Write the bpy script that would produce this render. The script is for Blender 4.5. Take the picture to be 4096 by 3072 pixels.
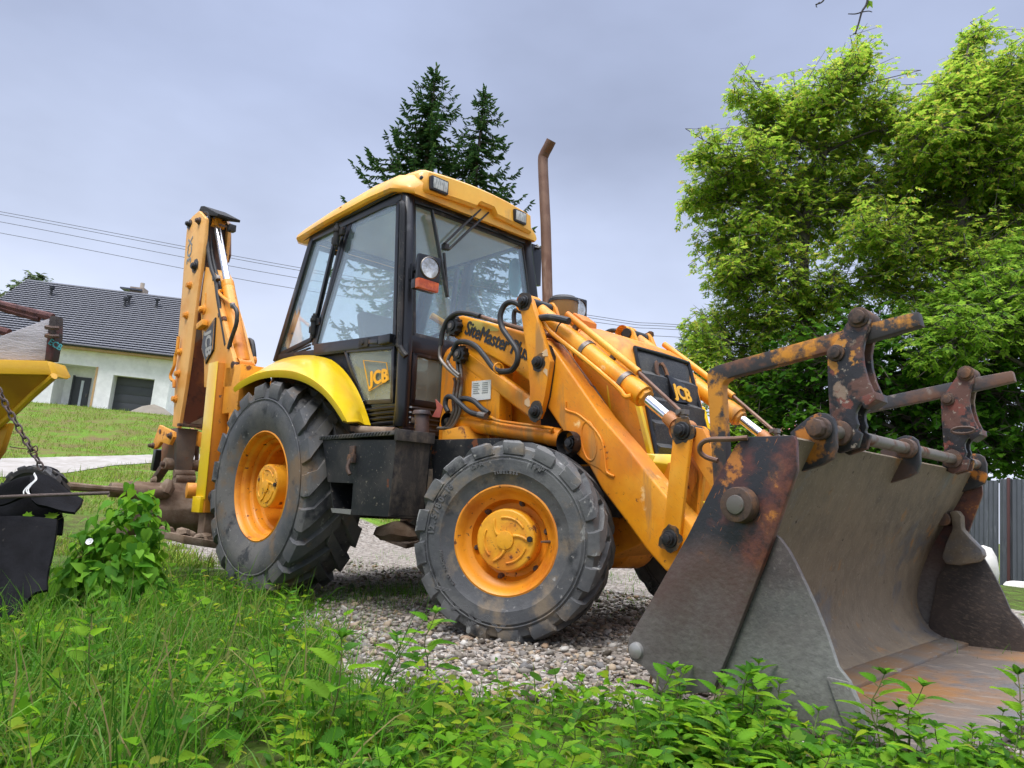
import bpy, bmesh, math, random
import numpy as np
from mathutils import Vector, Matrix, noise as mnoise
random.seed(7); rng = np.random.default_rng(11)
for o in list(bpy.data.objects): bpy.data.objects.remove(o)
SC = bpy.context.scene
COL = SC.collection

# ------------------------------------------------------------------ frames
# Machine frame: X forward, Y to the machine's left, Z up, origin on the ground under the front axle.
# The machine stands on sloping ground; RW turns the machine frame into the upright world frame.
F_PX = 3007.95
CAM_M = Vector((2.5954, -3.5285, 0.617))
_yaw, _pit, _rol = 2.3537, 0.1617, 0.0317
_f = Vector((math.cos(_pit)*math.cos(_yaw), math.cos(_pit)*math.sin(_yaw), math.sin(_pit)))
_r0 = Vector((math.sin(_yaw), -math.cos(_yaw), 0)); _u0 = _r0.cross(_f)
R_M = math.cos(_rol)*_r0 + math.sin(_rol)*_u0
U_M = -math.sin(_rol)*_r0 + math.cos(_rol)*_u0
W_M = _f
_gp, _gr = math.radians(8.5), math.radians(5.5)
UP_M = (R_M*math.sin(_gr)*math.cos(_gp) + U_M*math.cos(_gr)*math.cos(_gp) + W_M*math.sin(_gp)).normalized()
RW = UP_M.rotation_difference(Vector((0, 0, 1))).to_matrix()
RW4 = RW.to_4x4()
CAM_W = RW @ CAM_M; R_W = RW @ R_M; U_W = RW @ U_M; W_W = RW @ W_M
FH = Vector((W_W.x, W_W.y, 0)).normalized(); RH = Vector((FH.y, -FH.x, 0))   # level forward / right

# ------------------------------------------------------------------ camera, sky, sun, exposure
cd = bpy.data.cameras.new('camera'); cam = bpy.data.objects.new('camera', cd); COL.objects.link(cam)
cd.sensor_width = 36; cd.lens = F_PX/4096*36; cd.clip_start = 0.05; cd.clip_end = 1000
m = Matrix((R_W, U_W, -W_W)).transposed().to_4x4(); m.translation = CAM_W
cam.matrix_world = m
SC.camera = cam
SC.render.resolution_x, SC.render.resolution_y = 1024, 768
SC.view_settings.view_transform = 'Standard'; SC.view_settings.look = 'None'
SC.view_settings.exposure = 0.34; SC.view_settings.gamma = 1

SUN_DIR = (-0.62*FH - 0.42*RH + Vector((0, 0, 1.15))).normalized()        # towards the bright part of the cloud
el = math.asin(SUN_DIR.z); az = math.atan2(SUN_DIR.x, SUN_DIR.y)
wd = bpy.data.worlds.new('World'); SC.world = wd; wd.use_nodes = True
nt = wd.node_tree; nt.nodes.clear()
def nn(t, k, **kw):
    n = t.nodes.new(k)
    for a, v in kw.items(): setattr(n, a, v)
    return n
out = nn(nt, 'ShaderNodeOutputWorld'); bg = nn(nt, 'ShaderNodeBackground'); bg.inputs[1].default_value = 0.1
sky = nn(nt, 'ShaderNodeTexSky', sky_type='NISHITA'); sky.sun_disc = False; sky.sun_elevation = el; sky.sun_rotation = az
tc = nn(nt, 'ShaderNodeTexCoord'); sep = nn(nt, 'ShaderNodeSeparateXYZ'); nt.links.new(tc.outputs['Generated'], sep.inputs[0])
ramp = nn(nt, 'ShaderNodeValToRGB'); e = ramp.color_ramp
def lin(r, g, b):
    f = lambda c: ((c/255+.055)/1.055)**2.4 if c > 10 else c/255/12.92
    return f(r), f(g), f(b)
# cloud deck: paler at the horizon, slate-lavender higher up, brightest overhead
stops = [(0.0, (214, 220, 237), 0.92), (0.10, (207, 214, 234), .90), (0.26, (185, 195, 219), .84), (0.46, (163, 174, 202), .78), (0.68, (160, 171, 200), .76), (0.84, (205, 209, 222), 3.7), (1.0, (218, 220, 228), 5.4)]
while len(e.elements) < len(stops): e.elements.new(0.5)
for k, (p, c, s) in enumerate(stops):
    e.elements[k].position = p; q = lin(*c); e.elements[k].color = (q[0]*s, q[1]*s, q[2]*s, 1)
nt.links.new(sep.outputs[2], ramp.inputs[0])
nz = nn(nt, 'ShaderNodeTexNoise'); nz.inputs['Scale'].default_value = 1.6; nz.inputs['Detail'].default_value = 5; nz.inputs['Roughness'].default_value = .55
mp = nn(nt, 'ShaderNodeMapping'); mp.inputs['Scale'].default_value = (1, 1, 2.2); mp.inputs['Location'].default_value = (.3, 1.7, .2)
nt.links.new(tc.outputs['Generated'], mp.inputs[0]); nt.links.new(mp.outputs[0], nz.inputs['Vector'])
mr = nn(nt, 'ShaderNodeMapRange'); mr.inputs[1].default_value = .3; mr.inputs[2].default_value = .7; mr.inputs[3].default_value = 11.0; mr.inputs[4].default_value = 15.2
nt.links.new(nz.outputs[0], mr.inputs[0])
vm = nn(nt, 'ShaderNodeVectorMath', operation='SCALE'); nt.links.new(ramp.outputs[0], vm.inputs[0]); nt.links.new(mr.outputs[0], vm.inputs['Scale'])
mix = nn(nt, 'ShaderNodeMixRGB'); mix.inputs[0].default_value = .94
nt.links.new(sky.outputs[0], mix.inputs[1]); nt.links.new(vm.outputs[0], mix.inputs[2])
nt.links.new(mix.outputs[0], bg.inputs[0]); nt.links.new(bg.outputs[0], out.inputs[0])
sl = bpy.data.lights.new('sun', 'SUN'); sl.energy = 1.5; sl.angle = math.radians(16); sl.color = (1, .96, .9)
so = bpy.data.objects.new('sun', sl); COL.objects.link(so); so.rotation_euler = SUN_DIR.to_track_quat('Z', 'Y').to_euler()

# ------------------------------------------------------------------ photo measuring: a pixel on a known plane -> machine-frame point
REG = dict(A=(0, 700, .4973), B=(0, 1400, .4973), C=(1000, 600, .5425), D=(800, 1350, .5425), E=(1700, 1100, .5425), F=(2300, 1200, .5425),
           G=(2900, 1150, .5424), H=(2500, 1700, .7535), I=(1500, 1700, .5725), J=(0, 1900, .7233), K=(1200, 2300, .7233), M=(1300, 200, .4521),
           N=(2100, 1150, 800/2212), Q=(600, 1500, 400/948), S=(3400, 1800, 696/1283), T=(0, 1150, 700/1787), O=(0, 0, 4096/2212))
def ray(s, x, y):
    a = REG[s]; X = a[0]+a[2]*x; Y = a[1]+a[2]*y
    return W_M + R_M*((X-2048)/F_PX) - U_M*((Y-1536)/F_PX)
def P(s, px_, py_, **k):
    (ax, v), = k.items(); d = ray(s, px_, py_); i = 'xyz'.index(ax)
    return CAM_M + d*((v-CAM_M[i])/d[i])
def PW(s, x, y, depth):                       # world point at a level forward distance
    d = RW @ ray(s, x, y); return CAM_W + d*(depth/d.dot(FH))

# ------------------------------------------------------------------ materials
MATS = {}
def mat(name, col, rough=.6, metal=0., layers=(), var=.12, vscale=3., bump=(0, 0), spec=.5, coat=0., stretch=None):
    """layers: (colour, scale, threshold, softness, roughness[, stretch])  each a noise-shaped patch of wear, dirt or rust"""
    if name in MATS: return MATS[name]
    M_ = bpy.data.materials.new(name); M_.use_nodes = True; t = M_.node_tree; b = t.nodes['Principled BSDF']
    tcn = nn(t, 'ShaderNodeTexCoord')
    def noise(scale, detail=6, st=None, off=0, rot=None):
        n = nn(t, 'ShaderNodeTexNoise'); n.inputs['Scale'].default_value = scale; n.inputs['Detail'].default_value = detail; n.inputs['Roughness'].default_value = .62
        mpn = nn(t, 'ShaderNodeMapping'); mpn.inputs['Location'].default_value = (off, off*1.7, off*.6)
        if st: mpn.inputs['Scale'].default_value = st
        if rot:
            mpn.vector_type = 'TEXTURE'; mpn.inputs['Rotation'].default_value = rot; mpn.inputs['Scale'].default_value = tuple(1/a for a in st)
        t.links.new(tcn.outputs['Object'], mpn.inputs[0]); t.links.new(mpn.outputs[0], n.inputs['Vector'])
        return n.outputs[0]
    v = noise(vscale, 5, stretch, 1.3)
    mrn = nn(t, 'ShaderNodeMapRange'); mrn.inputs[1].default_value = .25; mrn.inputs[2].default_value = .75; mrn.inputs[3].default_value = 1-var; mrn.inputs[4].default_value = 1+var
    t.links.new(v, mrn.inputs[0])
    hs = nn(t, 'ShaderNodeHueSaturation'); hs.inputs['Color'].default_value = (*col, 1); t.links.new(mrn.outputs[0], hs.inputs['Value'])
    cur = hs.outputs[0]; rv = None
    for k, L in enumerate(layers):
        c, sc, th, sf, rg = L[:5]; st = L[5] if len(L) > 5 else None
        n = noise(sc, 8, st, 3.1*(k+1), L[6] if len(L) > 6 else None)
        m1 = nn(t, 'ShaderNodeMapRange'); m1.inputs[1].default_value = th-sf; m1.inputs[2].default_value = th+sf; t.links.new(n, m1.inputs[0])
        mx = nn(t, 'ShaderNodeMixRGB'); t.links.new(m1.outputs[0], mx.inputs[0]); t.links.new(cur, mx.inputs[1]); mx.inputs[2].default_value = (*c, 1); cur = mx.outputs[0]
        mm = nn(t, 'ShaderNodeMix'); t.links.new(m1.outputs[0], mm.inputs[0])
        if rv is None: mm.inputs[2].default_value = rough
        else: t.links.new(rv, mm.inputs[2])
        mm.inputs[3].default_value = rg; rv = mm.outputs[0]
    t.links.new(cur, b.inputs['Base Color'])
    if rv is None: b.inputs['Roughness'].default_value = rough
    else: t.links.new(rv, b.inputs['Roughness'])
    b.inputs['Metallic'].default_value = metal; b.inputs['Specular IOR Level'].default_value = spec; b.inputs['Coat Weight'].default_value = coat
    if bump[1]:
        bp = nn(t, 'ShaderNodeBump'); bp.inputs['Strength'].default_value = bump[1]; bp.inputs['Distance'].default_value = .01
        t.links.new(noise(bump[0], 6, stretch, 5.5), bp.inputs['Height']); t.links.new(bp.outputs[0], b.inputs['Normal'])
    MATS[name] = M_; return M_

def leafmat(name, cols, rough=.5, trans=.35, dead=None):
    """per-leaf tint (random per mesh island) between the given tones, thin and translucent"""
    if name in MATS: return MATS[name]
    M_ = bpy.data.materials.new(name); M_.use_nodes = True; t = M_.node_tree; b = t.nodes['Principled BSDF']; o = t.nodes['Material Output']
    g = nn(t, 'ShaderNodeNewGeometry'); r = nn(t, 'ShaderNodeValToRGB'); el_ = r.color_ramp.elements
    while len(el_) < len(cols): el_.new(.5)
    for k, c in enumerate(cols): el_[k].position = k/(len(cols)-1); el_[k].color = (*c, 1)
    t.links.new(g.outputs['Random Per Island'], r.inputs[0]); t.links.new(r.outputs[0], b.inputs['Base Color'])
    b.inputs['Roughness'].default_value = rough; b.inputs['Specular IOR Level'].default_value = .08
    if trans:
        tr = nn(t, 'ShaderNodeBsdfTranslucent'); hs = nn(t, 'ShaderNodeHueSaturation'); hs.inputs['Hue'].default_value = .485; hs.inputs['Value'].default_value = 1.5
        t.links.new(r.outputs[0], hs.inputs['Color']); t.links.new(hs.outputs[0], tr.inputs[0])
        mx = nn(t, 'ShaderNodeMixShader'); mx.inputs[0].default_value = trans
        t.links.new(b.outputs[0], mx.inputs[1]); t.links.new(tr.outputs[0], mx.inputs[2]); t.links.new(mx.outputs[0], o.inputs[0])
    MATS[name] = M_; return M_

def glassmat(name, tint, haze=.08, hazecol=(.6, .68, .7), refl=.10):
    M_ = bpy.data.materials.new(name); M_.use_nodes = True; t = M_.node_tree; o = t.nodes['Material Output']; t.nodes.remove(t.nodes['Principled BSDF'])
    tr = nn(t, 'ShaderNodeBsdfTransparent'); tr.inputs[0].default_value = (*tint, 1)
    gl = nn(t, 'ShaderNodeBsdfGlossy'); gl.inputs['Roughness'].default_value = .015; gl.inputs[0].default_value = (.95, 1, 1, 1)
    df = nn(t, 'ShaderNodeBsdfDiffuse'); df.inputs[0].default_value = (*hazecol, 1)
    lw = nn(t, 'ShaderNodeLayerWeight'); lw.inputs[0].default_value = .5; pw = nn(t, 'ShaderNodeMath', operation='POWER'); t.links.new(lw.outputs['Facing'], pw.inputs[0]); pw.inputs[1].default_value = 3.5
    fr = nn(t, 'ShaderNodeMath', operation='MULTIPLY_ADD'); t.links.new(pw.outputs[0], fr.inputs[0]); fr.inputs[1].default_value = .75; fr.inputs[2].default_value = refl
    m1 = nn(t, 'ShaderNodeMixShader'); t.links.new(fr.outputs[0], m1.inputs[0]); t.links.new(tr.outputs[0], m1.inputs[1]); t.links.new(gl.outputs[0], m1.inputs[2])
    tcn = nn(t, 'ShaderNodeTexCoord'); n = nn(t, 'ShaderNodeTexNoise'); n.inputs['Scale'].default_value = 4; n.inputs['Detail'].default_value = 7; t.links.new(tcn.outputs['Object'], n.inputs['Vector'])
    mr_ = nn(t, 'ShaderNodeMapRange'); mr_.inputs[1].default_value = .3; mr_.inputs[2].default_value = .8; mr_.inputs[3].default_value = haze*.5; mr_.inputs[4].default_value = haze*2; t.links.new(n.outputs[0], mr_.inputs[0])
    m2 = nn(t, 'ShaderNodeMixShader'); t.links.new(mr_.outputs[0], m2.inputs[0]); t.links.new(m1.outputs[0], m2.inputs[1]); t.links.new(df.outputs[0], m2.inputs[2])
    t.links.new(m2.outputs[0], o.inputs[0]); MATS[name] = M_; return M_

RUST = (.14, .045, .018); MUD = (.17, .125, .08); DUST = (.24, .21, .17)
yel = mat('machine_yellow', (.80, .30, .008), .44, spec=.35, layers=[((.58, .16, .010), 2.2, .53, .13, .55), ((.80, .38, .03), 1.1, .56, .06, .38), ((.86, .52, .20), 5., .685, .02, .6), (RUST, 16, .685, .02, .8), ((.10, .06, .03), 42, .70, .02, .8), ((.40, .19, .05), 7, .60, .05, .7, (1, 1, .16)), ((.52, .20, .03), 26, .635, .02, .6, (1, 1, 9), (0, .8, 0))], bump=(30, .05), coat=.04)
yel2 = mat('machine_yellow_dusty', (.78, .33, .03), .5, layers=[((.62, .22, .02), 3, .55, .12, .55), (RUST, 11, .64, .05, .8), ((.07, .04, .025), 30, .69, .03, .8)], bump=(40, .1))
lemon = mat('repaint_yellow', (.84, .56, .01), .3, layers=[((.80, .42, .01), 2., .6, .1, .35), (RUST, 22, .74, .015, .8)], bump=(18, .06), coat=.3)
pale = mat('sun_bleached_yellow', (.80, .42, .12), .5, layers=[((.70, .28, .03), 3, .6, .1, .5), (RUST, 12, .70, .03, .8)], bump=(25, .06))
roofy = mat('fibreglass_yellow', (.80, .43, .05), .42, layers=[((.74, .30, .012), 1.3, .52, .12, .4), ((.42, .27, .10), 3.5, .64, .06, .7, (1, 1, .4)), (RUST, 28, .72, .01, .7)], bump=(8, .03), coat=.2)
orange = mat('wheel_orange', (.78, .29, .012), .42, layers=[((.56, .16, .01), 4, .57, .09, .5), (RUST, 18, .645, .02, .8), ((.05, .03, .02), 45, .68, .02, .8)], bump=(35, .06))
black = mat('black_steel', (.010, .011, .013), .46, spec=.3, layers=[((.045, .04, .036), 4, .58, .1, .6), ((.20, .18, .15), 22, .655, .015, .7, (1, 1, 10), (0, .7, 0)), ((.16, .14, .11), 34, .66, .03, .8), (RUST, 9, .65, .02, .8)], bump=(40, .1))
blackp = mat('black_gloss_frame', (.009, .010, .013), .36, spec=.4, layers=[((.06, .06, .065), 7, .66, .06, .5)], coat=.2)
rubber = mat('hose_rubber', (.018, .018, .019), .55, layers=[((.09, .08, .07), 9, .63, .05, .8)])
tyrem = mat('tyre_rubber', (.062, .064, .067), .72, layers=[((.12, .12, .115), 3.2, .50, .10, .85), ((.19, .15, .105), 4.0, .58, .05, .95), ((.022, .023, .025), 6, .60, .05, .6), ((.30, .30, .28), 11, .66, .03, .95, (1, 1, .35), (0, .5, 0)), ((.27, .26, .24), 26, .66, .03, .95)], bump=(45, .3))
tyrer = mat('rear_tyre_rubber', (.066, .068, .073), .74, layers=[((.125, .118, .108), 2.6, .50, .09, .9), ((.17, .115, .07), 3.2, .60, .05, .95), ((.024, .025, .028), 7, .60, .05, .7), ((.24, .23, .21), 24, .66, .03, .95)], bump=(40, .3))
rustd = mat('worn_rusty_steel', (.022, .022, .026), .5, layers=[((.085, .05, .04), 3.4, .50, .05, .6), ((.20, .07, .02), 7, .60, .03, .7), ((.62, .25, .02), 10, .665, .02, .5), ((.15, .12, .10), 5, .66, .03, .8, (1, 1, 3))], bump=(50, .12))
scrap = mat('scratched_grey_steel', (.10, .09, .085), .55, layers=[((.060, .048, .045), 2.5, .50, .09, .5), ((.20, .195, .18), 34, .60, .04, .6, (1, 1, 5)), ((.17, .165, .15), 4., .60, .07, .7), ((.025, .024, .026), 26, .70, .02, .6)], bump=(60, .18), metal=.15)
clam = mat('bare_worn_steel', (.16, .155, .14), .6, layers=[((.085, .070, .064), 2.4, .56, .10, .6), ((.21, .21, .19), 90, .58, .14, .6, (1, 1, 2), (0, .7, 0)), ((.20, .20, .17), 2.8, .58, .08, .85), ((.33, .33, .31), 24, .665, .015, .5, (1, 1, 9), (0, .9, 0)), ((.035, .033, .032), 30, .68, .02, .7)], bump=(80, .3))
shellm = mat('muddy_bucket_steel', (.165, .122, .078), .7, layers=[((.105, .082, .058), 1.8, .52, .08, .7, (1, .6, 1)), ((.225, .175, .115), 10, .55, .2, .85, (1, 1.7, 1), (.6, 0, 0)), ((.10, .10, .105), 2.2, .62, .05, .4), ((.27, .135, .04), 5, .66, .05, .7, (1, 1.6, 1), (.6, 0, 0)), ((.26, .215, .155), 70, .63, .06, .9), ((.05, .033, .022), 30, .67, .03, .85)], bump=(30, .35))
floorm = mat('rust_stained_floor', (.125, .10, .082), .6, layers=[((.23, .11, .035), 1.5, .54, .07, .7, (1, .8, 1)), ((.13, .125, .125), 2.4, .57, .05, .4, (1, .6, 1)), ((.20, .16, .125), 7, .60, .06, .8, (1, 3, 1)), ((.06, .045, .035), 30, .67, .03, .8)], bump=(45, .25))
chrome = mat('chrome_rod', (.85, .86, .88), .08, 1., var=.03)
steel = mat('dull_steel', (.18, .16, .14), .45, .6, layers=[(RUST, 9, .58, .06, .8), ((.25, .22, .18), 20, .66, .05, .7)], bump=(40, .1))
darkpin = mat('greased_pin', (.018, .018, .019), .45, .2, layers=[((.10, .085, .07), 25, .64, .05, .8)], bump=(60, .15))
rustpin = mat('rusty_pin', (.095, .06, .045), .65, .3, layers=[((.20, .10, .05), 14, .58, .06, .8), ((.03, .025, .024), 20, .62, .05, .6)], bump=(50, .25))
exhm = mat('exhaust_rust', (.20, .115, .075), .5, .35, layers=[((.14, .07, .045), 5, .52, .1, .6), ((.32, .22, .16), 14, .66, .06, .6, (1, 1, .2))], bump=(40, .1))
mudm = mat('caked_mud', (.16, .105, .065), .95, layers=[((.24, .18, .13), 6, .52, .1, 1.), ((.09, .05, .03), 4, .58, .1, 1.)], bump=(25, .6))
dirtb = mat('mud_splashed_black', (.05, .04, .032), .8, layers=[((.13, .10, .07), 14, .52, .08, .95, (1, 1, .4)), ((.018, .016, .016), 5, .58, .08, .6)], bump=(35, .4))
grillem = mat('black_mesh_grille', (.022, .024, .027), .5, layers=[((.07, .068, .065), 90, .55, .03, .7), ((.09, .085, .07), 3, .62, .1, .9)], bump=(160, .35))
lensm = mat('lamp_lens', (.55, .56, .52), .12, layers=[((.30, .31, .29), 20, .5, .05, .2, (6, 6, 1))], spec=.8)
chromel = mat('lamp_reflector', (.75, .76, .74), .12, .8, layers=[((.35, .33, .28), 16, .5, .1, .2)])
amber = mat('amber_lens', (.62, .12, .01), .2, layers=[((.40, .06, .005), 22, .5, .06, .25)], spec=.7)
darkint = mat('dark_interior', (.012, .012, .013), .8)
greyint = mat('cab_lining', (.50, .52, .54), .7)
seatm = mat('seat_fabric', (.05, .055, .06), .85)
redm = mat('faded_red', (.32, .07, .05), .6)
white = mat('white_label', (.62, .62, .58), .5, layers=[((.42, .42, .40), 12, .6, .05, .6)])
ink = mat('black_lettering', (.02, .02, .022), .5)
greyink = mat('grey_lettering', (.22, .23, .24), .5)
yink = mat('yellow_lettering', (.80, .40, .02), .45)
glass = glassmat('cab_glass', (.94, .99, .995), .05, (.55, .72, .78), .11)  # pale blue haze colour: dust film plus sky reflection painted in
dirtyglass = glassmat('dirty_glass', (.72, .78, .75), .30, (.40, .44, .38), .04)

# ------------------------------------------------------------------ mesh building
def prop(o, label=None, cat=None, group=None, kind=None):
    for k, v in (('label', label), ('category', cat), ('group', group), ('kind', kind)):
        if v: o[k] = v
    return o
def thing(name, label, cat, loc=(0, 0, 0), group=None, rot=None):
    o = bpy.data.objects.new(name, None); COL.objects.link(o); o.location = loc; o.empty_display_size = .2
    if rot is not None: o.rotation_euler = rot.to_euler()
    return prop(o, label, cat, group)
def bez(pts, k=6):
    """Catmull-Rom through the points"""
    p = [Vector(q) for q in pts]; p = [2*p[0]-p[1]]+p+[2*p[-1]-p[-2]]; o = []
    for i in range(1, len(p)-2):
        for j in range(k):
            t = j/k; a, b, c, d = p[i-1], p[i], p[i+1], p[i+2]
            o.append(.5*((2*b)+(c-a)*t+(2*a-5*b+4*c-d)*t*t+(3*b-a-3*c+d)*t**3))
    return o+[p[-2]]
class MB:
    def __init__(s): s.bm = bmesh.new()
    def add(s, vs, fs, flip=False):
        v = [s.bm.verts.new(q) for q in vs]
        for f in fs:
            try: s.bm.faces.new([v[i] for i in (reversed(f) if flip else f)])
            except ValueError: pass
        return v
    def box(s, lo, hi):
        x0, y0, z0 = lo; x1, y1, z1 = hi
        s.add([(x0, y0, z0), (x1, y0, z0), (x1, y1, z0), (x0, y1, z0), (x0, y0, z1), (x1, y0, z1), (x1, y1, z1), (x0, y1, z1)],
              [(3, 2, 1, 0), (4, 5, 6, 7), (0, 1, 5, 4), (1, 2, 6, 5), (2, 3, 7, 6), (3, 0, 4, 7)]); return s
    def prism(s, pts, off):
        """planar polygon (3-D points) pushed along off"""
        n = len(pts); off = Vector(off); a = [Vector(p) for p in pts]
        nrm = Vector((0, 0, 0))
        for i in range(n): nrm += a[i].cross(a[(i+1) % n])
        if nrm.dot(off) > 0: a.reverse()
        s.add(a+[p+off for p in a], [tuple(range(n)), tuple(range(2*n-1, n-1, -1))]+[((i+1) % n, i, n+i, n+(i+1) % n) for i in range(n)]); return s
    def plate(s, pts, y0, y1):
        """side-view polygon: (x, z) or 3-D points, between two Y values"""
        return s.prism([Vector((p[0], y0, p[-1])) for p in pts], (0, y1-y0, 0))
    def bar(s, a, b, w, h, up=(0, 0, 1)):
        a, b = Vector(a), Vector(b); d = (b-a).normalized(); sd = d.cross(Vector(up)).normalized(); u = sd.cross(d)
        q = [sd*w/2+u*h/2, -sd*w/2+u*h/2, -sd*w/2-u*h/2, sd*w/2-u*h/2]
        return s.prism([a+k for k in q], b-a)
    def cyl(s, a, b, r, r2=None, n=20):
        return s.tube([a, b], [r, r if r2 is None else r2], n)
    def tube(s, path, r, n=8, caps=True):
        p = [Vector(q) for q in path]; R = r if isinstance(r, (list, tuple)) else [r]*len(p)
        d = (p[1]-p[0]).normalized(); u = d.orthogonal().normalized(); rings = []
        for i, q in enumerate(p):
            e = (p[min(i+1, len(p)-1)]-p[max(i-1, 0)]).normalized()
            u = (u-e*u.dot(e)).normalized(); w = e.cross(u)
            rings.append([s.bm.verts.new(q+(u*math.cos(2*math.pi*k/n)+w*math.sin(2*math.pi*k/n))*R[i]) for k in range(n)])
        for a, b in zip(rings, rings[1:]):
            for k in range(n): s.bm.faces.new((a[k], a[(k+1) % n], b[(k+1) % n], b[k]))
        if caps: s.bm.faces.new(list(reversed(rings[0]))); s.bm.faces.new(rings[-1])
        return s
    def lathe(s, prof, org, axis, n=48, close=False):
        """prof: (radius, distance along axis)"""
        org, ax = Vector(org), Vector(axis).normalized(); u = ax.orthogonal().normalized(); w = ax.cross(u)
        rings = [[s.bm.verts.new(org+ax*h+(u*math.cos(2*math.pi*k/n)+w*math.sin(2*math.pi*k/n))*max(r, 1e-4)) for k in range(n)] for r, h in prof]
        pr = list(zip(rings, rings[1:]))+([(rings[-1], rings[0])] if close else [])
        for a, b in pr:
            for k in range(n): s.bm.faces.new((a[k], a[(k+1) % n], b[(k+1) % n], b[k]))
        return s
    def hexbolt(s, c, axis, r, h, n=6):
        c, a = Vector(c), Vector(axis).normalized(); return s.cyl(c, c+a*h, r, r*.94, n)
    def loft(s, rings, caps=True, closed=True):
        R = [[s.bm.verts.new(q) for q in r] for r in rings]; n = len(R[0])
        for a, b in zip(R, R[1:]):
            for k in range(n if closed else n-1): s.bm.faces.new((a[k], a[(k+1) % n], b[(k+1) % n], b[k]))
        if caps and closed: s.bm.faces.new(list(reversed(R[0]))); s.bm.faces.new(R[-1])
        return s
    def xform(s, M_): s.bm.transform(M_); return s
    def mirror(s):
        for v in s.bm.verts: v.co.y = -v.co.y
        bmesh.ops.reverse_faces(s.bm, faces=s.bm.faces[:]); return s
    def build(s, name, m_, parent=None, bevel=0, seg=2, ang=32, fix=True, label=None, wobble=0, wscale=6):
        bm = s.bm
        if fix: bmesh.ops.recalc_face_normals(bm, faces=bm.faces[:])
        if bevel:
            ed = [e for e in bm.edges if len(e.link_faces) == 2 and e.calc_face_angle(0) > math.radians(28)]
            bmesh.ops.bevel(bm, geom=ed, offset=bevel, segments=seg, profile=.6, affect='EDGES', clamp_overlap=True)
        if wobble:
            for v in bm.verts:
                v.co += mnoise.noise_vector(v.co*wscale)*wobble
        for f in bm.faces: f.smooth = True
        for e in bm.edges:
            if len(e.link_faces) == 2 and e.calc_face_angle(0) > math.radians(ang): e.smooth = False
        me = bpy.data.meshes.new(name); bm.to_mesh(me); bm.free()
        if m_: me.materials.append(m_)
        o = bpy.data.objects.new(name, me); COL.objects.link(o)
        if parent: o.parent = parent
        if label: o['label'] = label
        return o
def raw(name, V, Fa, m_, parent=None, smooth=False):
    me = bpy.data.meshes.new(name); V = np.asarray(V, dtype=np.float32); k = Fa.shape[1]
    me.vertices.add(len(V)); me.vertices.foreach_set('co', V.ravel())
    me.loops.add(Fa.size); me.loops.foreach_set('vertex_index', Fa.ravel().astype(np.int32))
    me.polygons.add(len(Fa)); me.polygons.foreach_set('loop_start', np.arange(0, Fa.size, k, dtype=np.int32))
    try: me.polygons.foreach_set('loop_total', np.full(len(Fa), k, dtype=np.int32))
    except Exception: pass
    me.update(calc_edges=True); me.validate()
    if smooth: me.polygons.foreach_set('use_smooth', np.ones(len(Fa), dtype=bool))
    me.materials.append(m_); o = bpy.data.objects.new(name, me); COL.objects.link(o)
    if parent: o.parent = parent
    return o
def scatter(tv, tf, pos, fwd, up, scale, width=None):
    """copies of a template (x along, y across, z up) placed with numpy"""
    tv = np.asarray(tv, float); tf = np.asarray(tf); pos = np.asarray(pos, float); K = len(pos)
    f = np.asarray(fwd, float); f /= np.linalg.norm(f, axis=1)[:, None]+1e-9
    s = np.cross(np.asarray(up, float), f); s /= np.linalg.norm(s, axis=1)[:, None]+1e-9; u = np.cross(f, s)
    sc = np.broadcast_to(np.asarray(scale, float), (K,)); wd_ = sc if width is None else np.broadcast_to(np.asarray(width, float), (K,))
    V = pos[:, None]+f[:, None]*(tv[None, :, :1]*sc[:, None, None])+s[:, None]*(tv[None, :, 1:2]*wd_[:, None, None])+u[:, None]*(tv[None, :, 2:]*sc[:, None, None])
    Fa = (tf[None]+np.arange(K)[:, None, None]*len(tv)).reshape(-1, tf.shape[1])
    return V.reshape(-1, 3), Fa
def text(name, s, size, org, xd, yd, m_, parent, bold=0, depth=.002, shear=0, space=1., heavy=0):
    cu = bpy.data.curves.new('lettering', 'FONT'); cu.body = s; cu.size = size; cu.offset = bold; cu.extrude = depth; cu.shear = shear; cu.space_character = space; cu.resolution_u = 3
    o = bpy.data.objects.new('lettering_curve', cu); COL.objects.link(o)
    dg = bpy.context.evaluated_depsgraph_get(); me = bpy.data.meshes.new_from_object(o.evaluated_get(dg)); bpy.data.objects.remove(o)
    if heavy:                                  # heavier strokes: the outlines repeated a hair apart
        b_ = bmesh.new(); b_.from_mesh(me); g0 = b_.verts[:]+b_.edges[:]+b_.faces[:]
        for dx_, dy_, dz_ in ((1, 0, .02), (-1, 0, .04), (0, 1, .06), (0, -1, .08)):
            r_ = bmesh.ops.duplicate(b_, geom=g0); bmesh.ops.translate(b_, verts=[q for q in r_['geom'] if isinstance(q, bmesh.types.BMVert)], vec=(dx_*heavy, dy_*heavy*.7, dz_*.002))
        b_.to_mesh(me); b_.free()
    x = Vector(xd).normalized(); y = Vector(yd); y = (y-x*y.dot(x)).normalized(); z = x.cross(y)
    M_ = Matrix((x, y, z)).transposed().to_4x4(); M_.translation = Vector(org); me.transform(M_)
    me.materials.clear(); me.materials.append(m_); r = bpy.data.objects.new(name, me); COL.objects.link(r)
    if parent: r.parent = parent
    return r
# ================================================================== THE BACKHOE LOADER
BK = thing('backhoe_loader', 'yellow wheeled backhoe loader with black cab, tall exhaust and front bucket on the ground', 'backhoe loader', (0, 0, 0), rot=RW)
Y = lambda v: dict(y=v)
def pl(s, pts, y): return [P(s, a, b, y=y) for a, b in pts]

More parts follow.
